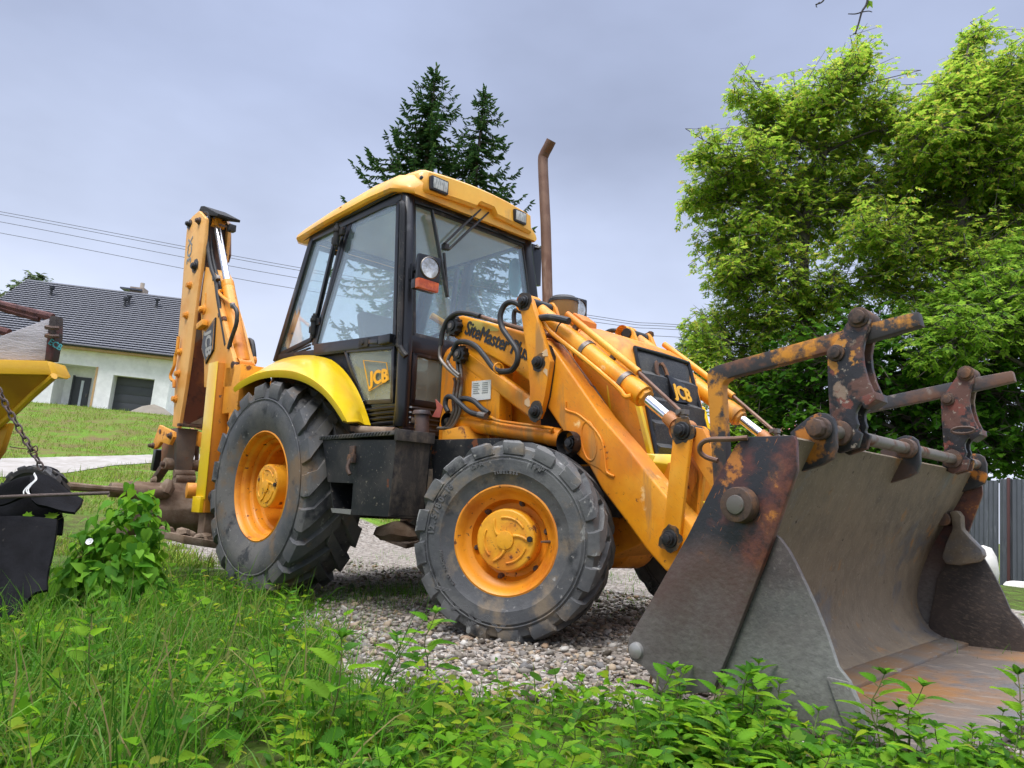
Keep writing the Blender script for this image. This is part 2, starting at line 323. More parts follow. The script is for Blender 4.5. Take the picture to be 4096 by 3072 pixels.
# ---- wheels -------------------------------------------------------
def tyre_mesh(R, W, rr, n, lug, ang, wob):
    mb = MB()
    prof = [(rr-.012, -.40*W), (rr+.012, -.425*W), (rr+.05, -.46*W), (rr+.3*(R-rr), -.50*W), (rr+.55*(R-rr), -.505*W), (R-.105*R/.5*.9, -.485*W), (R-lug*1.9, -.455*W), (R-lug*1.25, -.37*W), (R-lug*1.1, 0)]
    prof = prof+[(r, -h) for r, h in reversed(prof[:-1])]
    mb.lathe(prof, (0, 0, 0), (0, 1, 0), 96)
    # raised bead ring on the sidewall
    for sy in (-1, 1):
        mb.lathe([(rr+.60*(R-rr), sy*.500*W), (rr+.61*(R-rr), sy*.508*W), (rr+.625*(R-rr), sy*.508*W), (rr+.635*(R-rr), sy*.498*W)], (0, 0, 0), (0, 1, 0), 96)
    pr = [(R-lug*3.3, -.492*W), (R-lug*1.9, -.502*W), (R-lug*.7, -.478*W), (R-lug*.12, -.40*W), (R, -.2*W), (R, .05*W)]
    base = [(R-lug*3.4, -.47*W), (R-lug*2.9, -.44*W), (R-lug*2.4, -.40*W), (R-lug*1.6, -.34*W), (R-lug*1.3, -.2*W), (R-lug*1.3, .05*W)]
    th = [0, 0, .04, .16, .52, 1.]
    dt = 2*math.pi/n
    for sy in (-1, 1):
        for k in range(n):
            t0 = k*dt+(dt/2 if sy > 0 else 0); secs = []
            for i in range(6):
                c = t0+th[i]*ang; hw = dt*(.31 if i < 3 else .27-.014*i); q = []
                for (r, y, dth) in ((base[i][0], base[i][1], -hw*1.25), (pr[i][0], pr[i][1], -hw), (pr[i][0], pr[i][1], hw), (base[i][0], base[i][1], hw*1.25)):
                    a = c+dth; q.append(Vector((r*math.cos(a), -y if sy > 0 else y, r*math.sin(a))))
                secs.append(q)
            mb.loft(secs)
    return mb
def arc_text(name, s, r, a0, size, y, m_, parent, bold=.001):
    """letters round the sidewall, outer face towards -Y"""
    objs = []
    a = a0; mbv = []
    for ch in s:
        wd_ = size*(.72 if ch not in '1/.-I' else .5)
        if ch != ' ':
            c = Vector((r*math.cos(a), y, r*math.sin(a))); rad = Vector((math.cos(a), 0, math.sin(a))); tan = Vector((math.sin(a), 0, -math.cos(a)))
            objs.append(text('lettering', ch, size, c, tan, rad, m_, None, bold, .003))
        a -= wd_/r
    vs, fs, off = [], [], 0
    me = bpy.data.meshes.new(name)
    for o in objs:
        for v in o.data.vertices: vs.append(v.co.copy())
        for p in o.data.polygons: fs.append([off+i for i in p.vertices])
        off = len(vs); bpy.data.objects.remove(o)
    me.from_pydata(vs, [], fs); me.materials.append(m_); ob = bpy.data.objects.new(name, me); COL.objects.link(ob); ob.parent = parent
    return ob
hubm = mat('hub_yellow', (.80, .36, .015), .45, layers=[((.62, .20, .01), 7, .56, .07, .5), (RUST, 14, .62, .025, .8), ((.05, .03, .02), 40, .665, .02, .8)], bump=(30, .2))
def wheel(loc, rotz, R, W, rr, side, front, words=False):
    """local frame: outer face towards -Y, rim flange plane at y = 0, tyre centre at y = +0.40 W"""
    M_ = Matrix.Translation(Vector(loc)) @ Matrix.Rotation(rotz, 4, 'Z') @ (Matrix.Identity(4) if side < 0 else Matrix.Rotation(math.pi, 4, 'Z'))
    tcx = .40*W; T_ = M_ @ Matrix.Translation((0, tcx, 0))
    if front:
        pr = [(rr+.004, .012), (rr+.004, -.004), (rr-.006, -.008), (rr-.022, .004), (rr-.03, .03), (rr-.05, .045), (rr-.066, .055), (rr-.07, .085), (rr-.085, .105), (.125, .112), (.10, .112)]
        hub = [(.112, .112), (.150, .11), (.150, .02), (.147, .006), (.140, .0), (0, -.001)]
    else:
        pr = [(rr+.004, .012), (rr+.004, -.004), (rr-.008, -.010), (rr-.018, .0), (rr-.022, .03), (rr-.040, .042), (rr-.046, .050), (rr-.048, .085), (rr-.066, .095), (rr-.070, .105), (rr-.072, .145), (rr-.092, .155), (rr-.095, .165), (rr-.096, .22), (rr-.10, .27), (.2, .285), (.10, .285)]
        hub = [(.155, .285), (.150, .28), (.149, .055), (.146, .042), (.139, .038), (0, .037)]
    w = MB().lathe(pr, (0, 0, 0), (0, 1, 0), 72).xform(M_).build('wheel', orange, BK, ang=40)
    tm = tyre_mesh(R, W, rr, 17 if front else 19, .021 if front else .035, .34 if front else .38, 0)
    # weight flattens the tyre a little where it stands
    for v in tm.bm.verts:
        v.co.z = max(v.co.z, -R+.004+.01*math.cos(v.co.x*9)*0)
    tm.xform(T_).build('tyre', tyrem if front else tyrer, w, ang=30, wobble=.002, wscale=14)
    hb = MB().lathe(hub, (0, 0, 0), (0, 1, 0), 48)
    y0 = -.002 if front else .038
    for k in range(3):                       # cast three-armed relief on the cover
        a0 = 2*math.pi*k/3+.5
        hb.tube([((.045+.07*t)*math.cos(a0-.5*t), y0, (.045+.07*t)*math.sin(a0-.5*t)) for t in np.linspace(0, 1, 6)], [.010, .009, .008, .008, .009, .006], 6)
        hb.tube([(.108*math.cos(a0+t), y0, .108*math.sin(a0+t)) for t in np.linspace(.1, 1.3, 9)], .006, 6)
    hb.cyl((0, y0+.02, 0), (0, y0-.009, 0), .047, .043, 24)
    hb.xform(M_).build('hub', hubm, w, bevel=.0015)
    nr = .185 if front else .225; yy = .108 if front else .28
    for k in range(8 if not front else 6):
        a = 2*math.pi*k/(8 if not front else 6)+.25; c = Vector((nr*math.cos(a), yy, nr*math.sin(a))); nt_ = MB()
        nt_.lathe([(0, 0), (.017, 0), (.017, -.012), (.013, -.0125), (.0125, -.028), (.007, -.0285), (.007, -.04), (0, -.04)], c, (0, 1, 0), 12).xform(M_).build('wheel_nut', rustpin, w)
    c = Vector((.125 if front else .13, y0, .01)); MB().hexbolt(c, (0, -1, 0), .014, .012, 12).xform(M_).build('drain_plug', darkpin, w)
    if front: MB().tube([(.21, .05, .0), (.19, .02, .0), (.18, .0, 0)], [.008, .006, .004], 8).xform(M_).build('valve', steel, w)
    if words:
        rm = mat('tyre_lettering', (.10, .10, .10), .8, layers=[((.18, .17, .15), 9, .6, .06, .9)])
        for s, r, a, sz in (('12.5/80-18', .36, math.radians(178), .044), ('TUBELESS', .315, math.radians(100), .022), ('MULTI TRACTION', .318, math.radians(222), .018), ('IMP', .37, math.radians(70), .04), ('12PR', .372, math.radians(118), .026)):
            t_ = arc_text('tyre_lettering', s, r, a, sz, -.509*W, rm, w); t_.data.transform(T_)
        z = MB()
        for k in range(8):                   # zigzag brand stripe low on the sidewall
            a0 = math.radians(206+k*9); r0, r1 = (.36, .41) if k % 2 == 0 else (.41, .36); a1 = a0+math.radians(9)
            for d in (-.008, 0, .008):
                z.tube([((r0+d)*math.cos(a0), -.497*W, (r0+d)*math.sin(a0)), ((r1+d)*math.cos(a1), -.497*W, (r1+d)*math.sin(a1))], .003, 5)
        z.xform(T_).build('sidewall_pattern', rm, w)
    return w
ST = .4427
fw_c = Vector((0, -.933, .458))
wheel(fw_c, ST, .483, .335, .262, -1, True, True)
ax_n = Vector((math.sin(ST), -math.cos(ST), 0))
kc = fw_c-ax_n*.134                                   # tyre centre of the right front wheel
kl = Vector((-kc.x, -kc.y, .458))
wheel(kl-ax_n*.134, ST, .483, .335, .262, 1, True)
wheel((-2.19, -1.083, .703), 0, .715, .45, .372, -1, False)
wheel((-2.19, 1.083, .703), 0, .715, .45, .372, 1, False)

# ---- chassis ------------------------------------------------------
c = MB()
for s in (-1, 1): c.box((-3.05, s*.36-.07, .58), (.3, s*.36+.07, .84))
c.box((-3.0, -.3, .62), (-1.0, .3, .80)); c.box((-1.2, -.32, .84), (-.9, .32, 1.25)); c.build('chassis', dirtb, BK, bevel=.008)
c = MB().box((-.95, -.24, .72), (.02, .24, 1.36)); c.cyl((-.7, -.3, 1.0), (-.7, .3, 1.0), .12); c.cyl((-.35, -.3, 1.05), (-.35, .3, 1.05), .10)
for k in range(5): c.cyl((-.85+.18*k, -.27, 1.12), (-.85+.18*k, -.27, 1.30), .03, n=10)
c.build('engine', darkint, BK, bevel=.01)  # block coloured near black so the space under the arms looks dark
nose = MB().plate([(.10, .36), (.52, .52), (.56, .86), (-.12, .86), (-.2, .5)], -.30, .30); nose.build('front_frame', orange, BK, bevel=.01)
ax = MB().box((-.09, -.62, .40), (.09, .62, .53)); ax.cyl((0, -.62, .3), (0, -.62, .62), .075); ax.cyl((0, .62, .3), (0, .62, .62), .075); ax.lathe([(.05, -.2), (.16, -.12), (.17, .1), (.08, .2)], (0, 0, .46), (0, 1, 0), 24)
ax.build('front_axle', orange, BK, bevel=.008)
ax = MB().cyl((-2.19, -.86, .70), (-2.19, .86, .70), .11); ax.box((-2.4, -.25, .5), (-1.98, .25, .9)); ax.build('rear_axle', dirtb, BK, bevel=.01)
# deck under the lift ram, fuel tank
MB().box((-1.0, -.62, .945), (-.25, -.46, .965)).build('running_board', yel2, BK, bevel=.004)
MB().plate([P('D', 1700, 760, y=-.78), P('E', 20, 1215, y=-.78), (-.22, 0, .97), (-.22, 0, .6), (-.72, 0, .6)], -.78, -.46).build('fuel_tank', black, BK, bevel=.03, seg=3)
MB().plate([(-.9, .98), (-.9, 1.06), (-.72, 1.08), (-.66, .98)], -.60, -.40).build('ram_bracket', yel2, BK, bevel=.005)

# ---- step box -----------------------------------------------------
yb = -1.05
TL, TR, BR, BL = P('D', 905, 755, y=yb), P('D', 1445, 755, y=yb), P('D', 1385, 1322, y=yb), P('D', 970, 1290, y=yb)
h1, h2, h3, h4 = P('D', 952, 1070, y=yb), P('D', 1130, 1075, y=yb), P('D', 1118, 1268, y=yb), P('D', 972, 1258, y=yb)
def lerp(a, b, t): return Vector(a)*(1-t)+Vector(b)*t
L1 = lerp(TL, BL, .59); L2 = lerp(TL, BL, .94); hb_ = P('D', 1112, 1305, y=yb)
tb = MB()
tb.plate([TL, TR, lerp(TR, BR, .56), h2, L1], yb, yb+.012); tb.plate([h2, lerp(TR, BR, .56), BR, hb_], yb, yb+.012)
tb.plate([L2+Vector((.005, 0, 0)), h3, hb_, BL], yb, yb+.012)
tb.plate([TL+Vector((0, 0, 0)), TR, BR, BL], -.81, -.80)
for a, b in ((TL, BL), (BL, BR)):
    tb.prism([Vector((a.x, yb+.012, a.z)), Vector((b.x, yb+.012, b.z)), Vector((b.x, -.81, b.z)), Vector((a.x, -.81, a.z))], (.008, 0, .008))
box = tb.build('step_box', black, BK, fix=True)
MB().prism([Vector((TR.x-.008, yb+.001, TR.z)), Vector((BR.x-.008, yb+.001, BR.z)), Vector((BR.x-.008, -.81, BR.z-.012)), Vector((TR.x-.008, -.81, TR.z))], (.012, 0, 0)).build('muddy_end_panel', dirtb, box, bevel=.003, wobble=.004, wscale=20)
MB().plate([h1+Vector((.0, 0, .01)), h2+Vector((.01, 0, .01)), h3+Vector((.01, 0, 0)), h4], yb+.16, yb+.165).build('dark_recess_sheet', darkint, box)  # near-black sheet behind the hole, painting the recess dark
tp = MB().box((TL.x-.02, yb-.015, TL.z-.002), (TR.x, -.82, TL.z+.022)); 
for k in range(24): tp.bar((TL.x+.03*k, yb-.018, TL.z+.001), (TL.x+.022+.03*k, yb-.018, TL.z+.02), .006, .005)
tp.build('tread_step', mat('tread_plate', (.045, .045, .045), .5, layers=[((.16, .13, .10), 8, .55, .08, .9)], bump=(70, .4)), box, bevel=.003)
MB().box((TR.x-.001, yb-.012, TL.z-.035), (TR.x+.03, -.80, TL.z+.03)).build('mud_flap', dirtb, box, bevel=.004, wobble=.004, wscale=18)
lt = MB(); a = P('D', 1135, 800, y=yb); b = P('D', 1130, 900, y=yb); lt.bar(a-Vector((0, .008, 0)), b-Vector((0, .008, 0)), .05, .012, (0, 1, 0)); lt.box((b.x-.03, yb-.025, b.z-.02), (b.x+.03, yb, b.z+.03)); lt.tube(bez([b+Vector((0, -.02, 0)), b+Vector((.0, -.035, -.05)), b+Vector((.02, -.03, -.09))]), .012, 8)
lt.build('latch', rustpin, box, bevel=.003)
MB().plate([L2, h3, hb_, BL+Vector((.01, 0, 0))], yb-.003, yb).build('bare_lip', clam, box)
fl = P('D', 1640, 690, y=-.72); ft = P('D', 1635, 570, y=-.72)
fn = MB().cyl(fl-Vector((0, 0, .06)), ft, .042, .045, 20); fn.cyl(ft, ft+Vector((0, 0, .025)), .058, .05, 20); fn.box(ft+Vector((-.075, -.02, -.045)), ft+Vector((-.04, .02, -.015))); fn.build('filler_neck', rustd, BK, bevel=.003)
fd = P('D', 1740, 595, y=-.66); MB().prism([P('D', 1710, 585, y=-.66), P('D', 1768, 590, y=-.66), P('D', 1788, 510, y=-.66), P('D', 1735, 455, y=-.66), P('D', 1745, 520, y=-.66)], (0, .006, 0)).build('red_flap', redm, BK)
MB().cyl(P('D', 1170, 690, y=-.93), P('D', 1440, 705, y=-.9), .03, n=12).build('mud_roll', mudm, box, wobble=.008, wscale=30)
MB().prism([P('D', 1105, 650, y=-.95), P('D', 1175, 655, y=-.95), P('D', 1170, 690, y=-.95), P('D', 1110, 692, y=-.95)], (0, .01, 0)).build('bracket_tab', rustpin, BK, bevel=.003)
MB().box((-1.05, -.5, .34), (-.75, -.1, .50)).build('belly_guard', dirtb, BK, bevel=.03)
MB().lathe([(.001, .0), (.14, .0), (.17, .03), (.15, .07), (.06, .12), (.001, .13)], P('D', 1465, 1490, y=-.35), (0, 0, 1), 18).build('mud_on_guard', mudm, BK, wobble=.03, wscale=14)

# ---- bonnet -------------------------------------------------------
def hood_ring(x, hw, zt, zb, slope, r=.11, crown=.03):
    pts = []
    for (cy, a0, a1) in ((1, 0, 90), (-1, 90, 180)):
        for k in range(7):
            a = math.radians(a0+(a1-a0)*k/6); y = cy*(hw-r)+r*math.cos(a); z = zt-r+r*math.sin(a)-crown*(y/hw)**2
            pts.append((y, z))
    pts = [(hw, zb)]+pts+[(-hw, zb)]
    return [Vector((x+(zt-z)*slope, y, z)) for y, z in pts]
hd = MB().loft([hood_ring(-1.22, .36, 1.70, 1.02, 0), hood_ring(-.6, .365, 1.685, 1.02, 0), hood_ring(-.075, .37, 1.655, 1.02, 0, .12)])
bon = hd.build('bonnet', yel, BK, ang=50)
cw = MB().loft([hood_ring(-.065, .37, 1.655, 1.0, 0, .12), hood_ring(.02, .37, 1.635, .98, .08, .12), hood_ring(.16, .365, 1.575, .90, .22, .12), hood_ring(.235, .35, 1.525, .88, .26, .11), hood_ring(.262, .31, 1.492, .90, .26, .09)])
cowl = cw.build('bonnet_front', yel, BK, ang=60)
MB().loft([hood_ring(-.078, .366, 1.65, 1.02, 0, .12), hood_ring(-.062, .366, 1.65, 1.02, 0, .12)]).build('bonnet_seam', darkint, bon)
for s in (-1, 1):
    a = hood_ring(.1, .373, 1.6, .9, .24, .1)
    MB().prism([Vector((.16, s*.371, 1.28)), Vector((.335, s*.345, 1.22)), Vector((.425, s*.335, .90)), Vector((.22, s*.371, .90))], (0, -s*.03, 0)).build('lower_cheek', lemon, cowl, bevel=.006, wobble=.006)
    MB().box((-.30, s*.372-.004, 1.02), (-.09, s*.372+.004, 1.50)).build('dark_opening_slab', darkint, bon)  # near-black slab on the closed bonnet side, standing in for the dark opening
# grille: stepped louvres on the leaning front
def gz(z, off=0.): return .2645+(1.492-z)*.262+off
g = MB(); zs = [1.475, 1.455, 1.36, 1.335, 1.22, 1.195, 1.09, 1.065, .965, .94, .89]; of = [.004, .012, .006, .04, .008, .046, .010, .046, .010, .046, .006]
rows = []
for z, o_ in zip(zs, of):
    hw = .262+(1.475-z)*.03
    rows.append([Vector((gz(z, o_-abs(t)**4*.012), t*hw, z)) for t in np.linspace(-1, 1, 9)])
back = [[Vector((q.x-.03, q.y, q.z)) for q in rows[k]] for k in (0, -1)]
g.loft(rows, caps=False, closed=False)
g.loft([back[0], rows[0]], caps=False, closed=False); g.loft([rows[-1], back[1]], caps=False, closed=False)
for e_ in (0, -1): g.loft([[r[e_] for r in rows], [Vector((r[e_].x-.03, r[e_].y, r[e_].z)) for r in rows]], caps=False, closed=False)
gr = g.build('grille', grillem, cowl, ang=25)
fr_ = MB()
for z in (1.482, .885):
    hw = .268+(1.475-z)*.03; fr_.tube([Vector((gz(z, .004), -hw, z)), Vector((gz(z, .016), 0, z)), Vector((gz(z, .004), hw, z))], .011, 8)
for s in (-1, 1): fr_.tube([Vector((gz(1.482, .004), s*.268, 1.482)), Vector((gz(.885, .004), s*.286, .885))], .011, 8)
fr_.build('grille_frame', blackp, cowl)
bd = Vector((gz(1.275, .046), .02, 1.275)); gy = Vector((0, 1, 0)); gu = Vector((-.262, 0, 1)).normalized(); gn = gy.cross(gu).normalized()
def on_g(a, b, o_=0): return bd+gy*a+gu*b+gn*o_
bad = MB().prism([on_g(-.088, .085), on_g(.075, .048), on_g(.098, -.058), on_g(-.055, -.072)], gn*-.035).build('badge', blackp, gr, bevel=.004)
text('badge_lettering', 'JCB', .105, on_g(-.058, -.04, .003), gy*.99+gu*-.10, gu, yink, gr, 0, .002, -.10, 1.0, .005)
# bumper: dented lemon panel with slots under the grille
bp = MB()
for k, (z0, z1) in enumerate(((.80, .90), (.72, .775), (.64, .695), (.56, .62))):
    rr_ = []
    for t in np.linspace(-1, 1, 15):
        y = t*.40; x = .50-.10*t**4+(.9-z0)*.05
        rr_.append([Vector((x, y, z0)), Vector((x+.03, y, (z0+z1)/2)), Vector((x, y, z1)), Vector((x-.07, y, z1)), Vector((x-.07, y, z0))])
    bp.loft(rr_)
for yy in (-.36, -.12, .12, .36): bp.box((.36, yy-.05, .57), (.455, yy+.05, .89))
bp.build('bumper', lemon, BK, bevel=.006, wobble=.012, wscale=9)
# horseshoe wired to the grille : see below (its own thing)
# pre-cleaner bowl, bonnet bracket, far work lamp, exhaust
pc = P('E', 1020, 240, y=.12)
MB().lathe([(.0, .08), (.08, .068), (.100, .048), (.102, .03)], pc, (0, 0, 1), 28).build('air_cleaner_cap', rubber, BK)
MB().lathe([(.098, .03), (.094, -.06), (.078, -.12), (.04, -.14), (.04, -.3)], pc, (0, 0, 1), 28).build('air_cleaner_bowl', mat('amber_bowl', (.20, .115, .03), .35, layers=[((.10, .06, .03), 6, .55, .1, .5)]), BK)
q = [P('E', 1095, 275, y=-.28), P('E', 1165, 330, y=-.28), P('E', 1155, 440, y=-.28), P('E', 1055, 330, y=-.28)]
MB().prism(q, (.0, .13, 0)).build('hose_bracket', yel, BK, bevel=.006)
st0 = P('E', 912, 250, y=.15); pth = bez([(st0.x+.01, .15, 1.66), P('M', 1955, 1640, y=.15), P('M', 1945, 1400, y=.15), P('M', 1928, 1000, y=.15), P('M', 1940, 925, y=.15), P('M', 1972, 862, y=.15), P('M', 2003, 800, y=.15)], 6)
ex = MB().tube(pth, .036, 20, caps=False); ex.tube(pth, .031, 20, caps=False); ex.tube([pth[-1]-(pth[-1]-pth[-2])*.01, pth[-1]+(pth[-1]-pth[-2])*.01], .036, 20, caps=False)
exo = ex.build('exhaust_stack', exhm, BK, ang=50)
MB().cyl(pth[-1]-(pth[-1]-pth[-2]).normalized()*.10, pth[-1]-(pth[-1]-pth[-2]).normalized()*.012, .030, n=18).build('pipe_mouth_plug', darkint, exo)  # near-black plug set just inside the pipe mouth
def headlamp(c, n_, up, name='headlight', sz=.085):
    """square moulded lamp with a round lens"""
    c = Vector(c); n_ = Vector(n_).normalized(); s_ = Vector(up).cross(n_).normalized(); u = n_.cross(s_)
    b = MB(); r0 = [c+s_*a*sz+u*e*sz for a, e in ((-1, -1), (1, -1), (1, 1), (-1, 1))]
    b.loft([[p-n_*.085+(c-p)*.35 for p in r0], [p-n_*.03 for p in r0], r0])
    h = b.build(name, blackp, BK, bevel=.012)
    MB().lathe([(sz*.82, -.002), (sz*.86, .006), (sz*.80, .012)], c, n_, 32).build('lamp_ring', steel, h)
    MB().lathe([(0, .014), (sz*.4, .012), (sz*.78, .006)], c, n_, 32).build('lens', chromel, h)
    return h
hl = P('C', 1325, 870, y=-.60)
headlamp(hl+Vector((.0, 0, 0)), (1, -.12, -.03), (0, 0, 1))
ind = P('C', 1305, 1000, y=-.60)
i0 = MB().box(ind+Vector((-.06, -.085, -.03)), ind+Vector((-.02, .085, .035))).build('indicator_light', blackp, BK, bevel=.005)
MB().box(ind+Vector((-.02, -.083, -.032)), ind+Vector((.02, .083, .034))).build('lens', amber, i0, bevel=.006)
lb = MB().tube([hl+Vector((-.06, -.02, 0)), hl+Vector((-.10, -.03, -.0)), hl+Vector((-.13, -.02, 0))], .014, 8); lb.box(hl+Vector((-.155, -.045, -.06)), hl+Vector((-.125, -.02, .05))); lb.tube([hl+Vector((-.07, .0, -.02)), ind+Vector((-.06, 0, .03))], .01, 6); lb.build('lamp_bracket', blackp, BK, bevel=.004)
headlamp(P('E', 1135, 250, y=.58)+Vector((0, 0, 0)), (1, -.12, 0), (0, 0, 1))

# ---- cab ----------------------------------------------------------
FT, FW, FB = Vector((-1.40, -.585, 2.72)), Vector((-1.255, -.645, 1.645)), Vector((-1.255, -.645, 1.24))
RT, RB = Vector((-2.57, -.60, 2.68)), Vector((-2.93, -.645, 1.70))
DRT, DRB = Vector((-2.01, -.592, 2.70)), Vector((-2.31, -.648, 1.755))
mir = lambda v: Vector((v.x, -v.y, v.z))
cf = MB()
for f_ in (lambda v: v, mir):
    cf.tube([f_(FT), f_(lerp(FT, FW, .5)), f_(FW), f_(FB), f_(Vector((-1.27, -.64, 1.1)))], .048, 14)
    cf.bar(f_(FT), f_(RT), .07, .085); cf.bar(f_(RT), f_(RB), .07, .06, (1, 0, 0)); cf.bar(f_(RB), f_(Vector((-2.95, -.64, 1.35))), .06, .06, (1, 0, 0))
    cf.bar(f_(FW+Vector((0, 0, .0))), f_(Vector((-2.93, -.648, 1.735))), .055, .05)
    cf.bar(f_(lerp(DRT, FT, -.05)), f_(lerp(DRB, FW, -.05)), .05, .055, (1, 0, 0))
cf.bar(FT, mir(FT), .07, .10); cf.bar(RT, mir(RT), .07, .08); cf.bar(RB, mir(RB), .07, .07)
cf.bar(FW+Vector((.01, 0, -.01)), mir(FW)+Vector((.01, 0, -.01)), .06, .11)
cab = cf.build('cab_frame', blackp, BK, bevel=.006)
# lower cab walls : black sheet under the waist, ribbed skirt
lo = MB()
for f_ in (lambda v: v, mir):
    q = [f_(Vector(v)) for v in ((-1.90, -.64, 1.66), (-2.93, -.64, 1.72), (-2.93, -.64, 1.30), (-1.62, -.64, 1.22), (-1.66, -.64, 1.30))]
    lo.prism(q, Vector((0, .03, 0)) if f_(Vector((0, -1, 0))).y < 0 else Vector((0, -.03, 0)))
lo.box((-1.30, -.64, 1.20), (-1.245, .64, 1.26)); lo.box((-2.9, -.62, 1.18), (-1.25, .62, 1.22))
lo.build('lower_cab', black, cab, bevel=.004)
sk = MB()
for k in range(5):
    z = 1.22-.032*k; x1 = -1.22-.004*k
    path = [Vector((-1.72, -.665, z)), Vector((-1.36, -.668, z)), Vector((x1-.05, -.655, z)), Vector((x1, -.60, z)), Vector((x1+.005, 0, z)), Vector((x1, .6, z))]
    sk.tube(path, .0125, 6)
sk.prism([Vector((-1.74, -.66, 1.24)), Vector((-1.27, -.66, 1.24)), Vector((-1.27, -.655, 1.06)), Vector((-1.62, -.655, 1.06))], (0, .05, 0)); sk.box((-1.29, -.655, 1.06), (-1.225, .655, 1.24))
sk.build('ribbed_skirt', blackp, cab)
# door : glass, frame, handle, hinges, lower pane
def pane(name, pts, m_, parent, th=.008, nrm=None):
    n_ = (Vector(pts[1])-Vector(pts[0])).cross(Vector(pts[2])-Vector(pts[0])).normalized()
    return MB().prism(pts, n_*th).build(name, m_, parent)
def inset(pts, d):
    c_ = sum((Vector(p) for p in pts), Vector())/len(pts); return [Vector(p)+(c_-Vector(p)).normalized()*d for p in pts]
def frame(name, pts, w, t, m_, parent):
    mb = MB(); n_ = (pts[1]-pts[0]).cross(pts[2]-pts[0]).normalized()
    for a, b in zip(pts, pts[1:]+pts[:1]):
        e = (b-a).normalized()*w*.4; mb.bar(a-e, b+e, t, w, (n_.cross(b-a)))
    return mb.build(name, m_, parent, bevel=.004)
D0 = [P('C', 1100, 385, y=-.605), P('C', 728, 490, y=-.605), P('C', 490, 1450, y=-.66), P('C', 1075, 1375, y=-.66)]
dr = frame('door', D0, .035, .03, blackp, BK)
pane('window_pane', inset(D0, .0), glass, dr)
wb_ = MB().bar(P('C', 480, 1480, y=-.665), P('C', 1075, 1410, y=-.665), .03, .06); wb_.build('waist_rail', blackp, dr, bevel=.006)
L0 = [P('D', 1080, 100, y=-.662), P('D', 1432, 75, y=-.662), P('D', 1422, 470, y=-.662), P('D', 1205, 480, y=-.662)]
lf = frame('lower_door_frame', L0, .03, .025, blackp, dr); pane('lower_pane', L0, dirtyglass, dr)
# logo on the lower pane
o_ = P('D', 1255, 345, y=-.674); xd = P('D', 1390, 300, y=-.674)-o_; yd = P('D', 1232, 200, y=-.674)-o_
text('pane_logo', 'JCB', .125, o_, Vector((1, 0, 0)), Vector((0, 0, 1)), yink, dr, 0, .001, -.12, 1.05, .007)
fr2 = [P('D', 1205, 168, y=-.673), P('D', 1375, 185, y=-.673), P('D', 1392, 310, y=-.673), P('D', 1248, 395, y=-.673)]
mb = MB()
for a, b in zip(fr2, fr2[1:]+fr2[:1]): mb.bar(a, b, .003, .007, (0, 1, 0))
mb.build('pane_logo_frame', yink, dr)
hd_ = MB(); h0 = P('C', 1000, 1395, y=-.70); hd_.box(h0+Vector((-.07, -.012, -.03)), h0+Vector((.06, .03, .03))); h1_ = P('C', 830, 1425, y=-.69)
hd_.bar(h0+Vector((-.07, -.005, -.01)), h1_+Vector((.08, 0, 0)), .02, .03); hd_.build('door_handle', blackp, dr, bevel=.006)
hp = MB().box(h1_+Vector((-.05, 0, -.03)), h1_+Vector((.06, .02, .03))); hp.cyl(h1_+Vector((0, -.01, 0)), h1_, .014, n=10); hp.build('lock_plate', black, dr, bevel=.004)
for (x, y) in ((655, 640), (488, 1300)):
    h = P('C', x, y, y=-.655); hg = MB()
    hg.cyl(h+Vector((0, -.02, -.075)), h+Vector((0, -.02, .075)), .024, n=12); hg.cyl(h+Vector((0, -.02, .075)), h+Vector((0, -.02, .095)), .014, n=10); hg.cyl(h+Vector((0, -.02, -.095)), h+Vector((0, -.02, -.075)), .014, n=10)
    hg.box(h+Vector((-.07, -.02, -.045)), h+Vector((-.01, .01, .005))); hg.box(h+Vector((.01, -.02, 0)), h+Vector((.07, .01, .05))); hg.cyl(h+Vector((0, -.02, .03)), h+Vector((0, -.02, .055)), .031, n=12); hg.build('hinge', black, dr, bevel=.003)
gh = MB().tube(bez([P('C', 1120, 385, y=-.66), P('C', 1125, 500, y=-.67), P('C', 1105, 1350, y=-.70), P('C', 1110, 1460, y=-.70), P('C', 1150, 1520, y=-.68)]), .02, 8); gh.build('grab_rail', black, BK)
# quarter light
Q0 = [P('C', 655, 555, y=-.605), P('C', 478, 625, y=-.605), P('C', 218, 1512, y=-.655), P('C', 455, 1398, y=-.66)]
qf = frame('quarter_light', Q0, .03, .03, blackp, BK); pane('window_pane', Q0, glass, qf)
vt = MB()
for k in range(4): vt.bar(P('C', 255+14*k, 1512+8*k-10, y=-.668), P('C', 445, 1418+24*k-6, y=-.668), .012, .012)
vt.build('air_vent', black, cab)
# far side glazing
for nm, q in (('far_door', [mir(p) for p in D0]), ('far_quarter_light', [mir(p) for p in Q0])):
    f2 = frame('door' if nm == 'far_door' else 'quarter_light', q, .035, .03, blackp, BK); pane('window_pane', q, glass, f2)
pane('lower_pane', [mir(p) for p in L0], dirtyglass, cab)
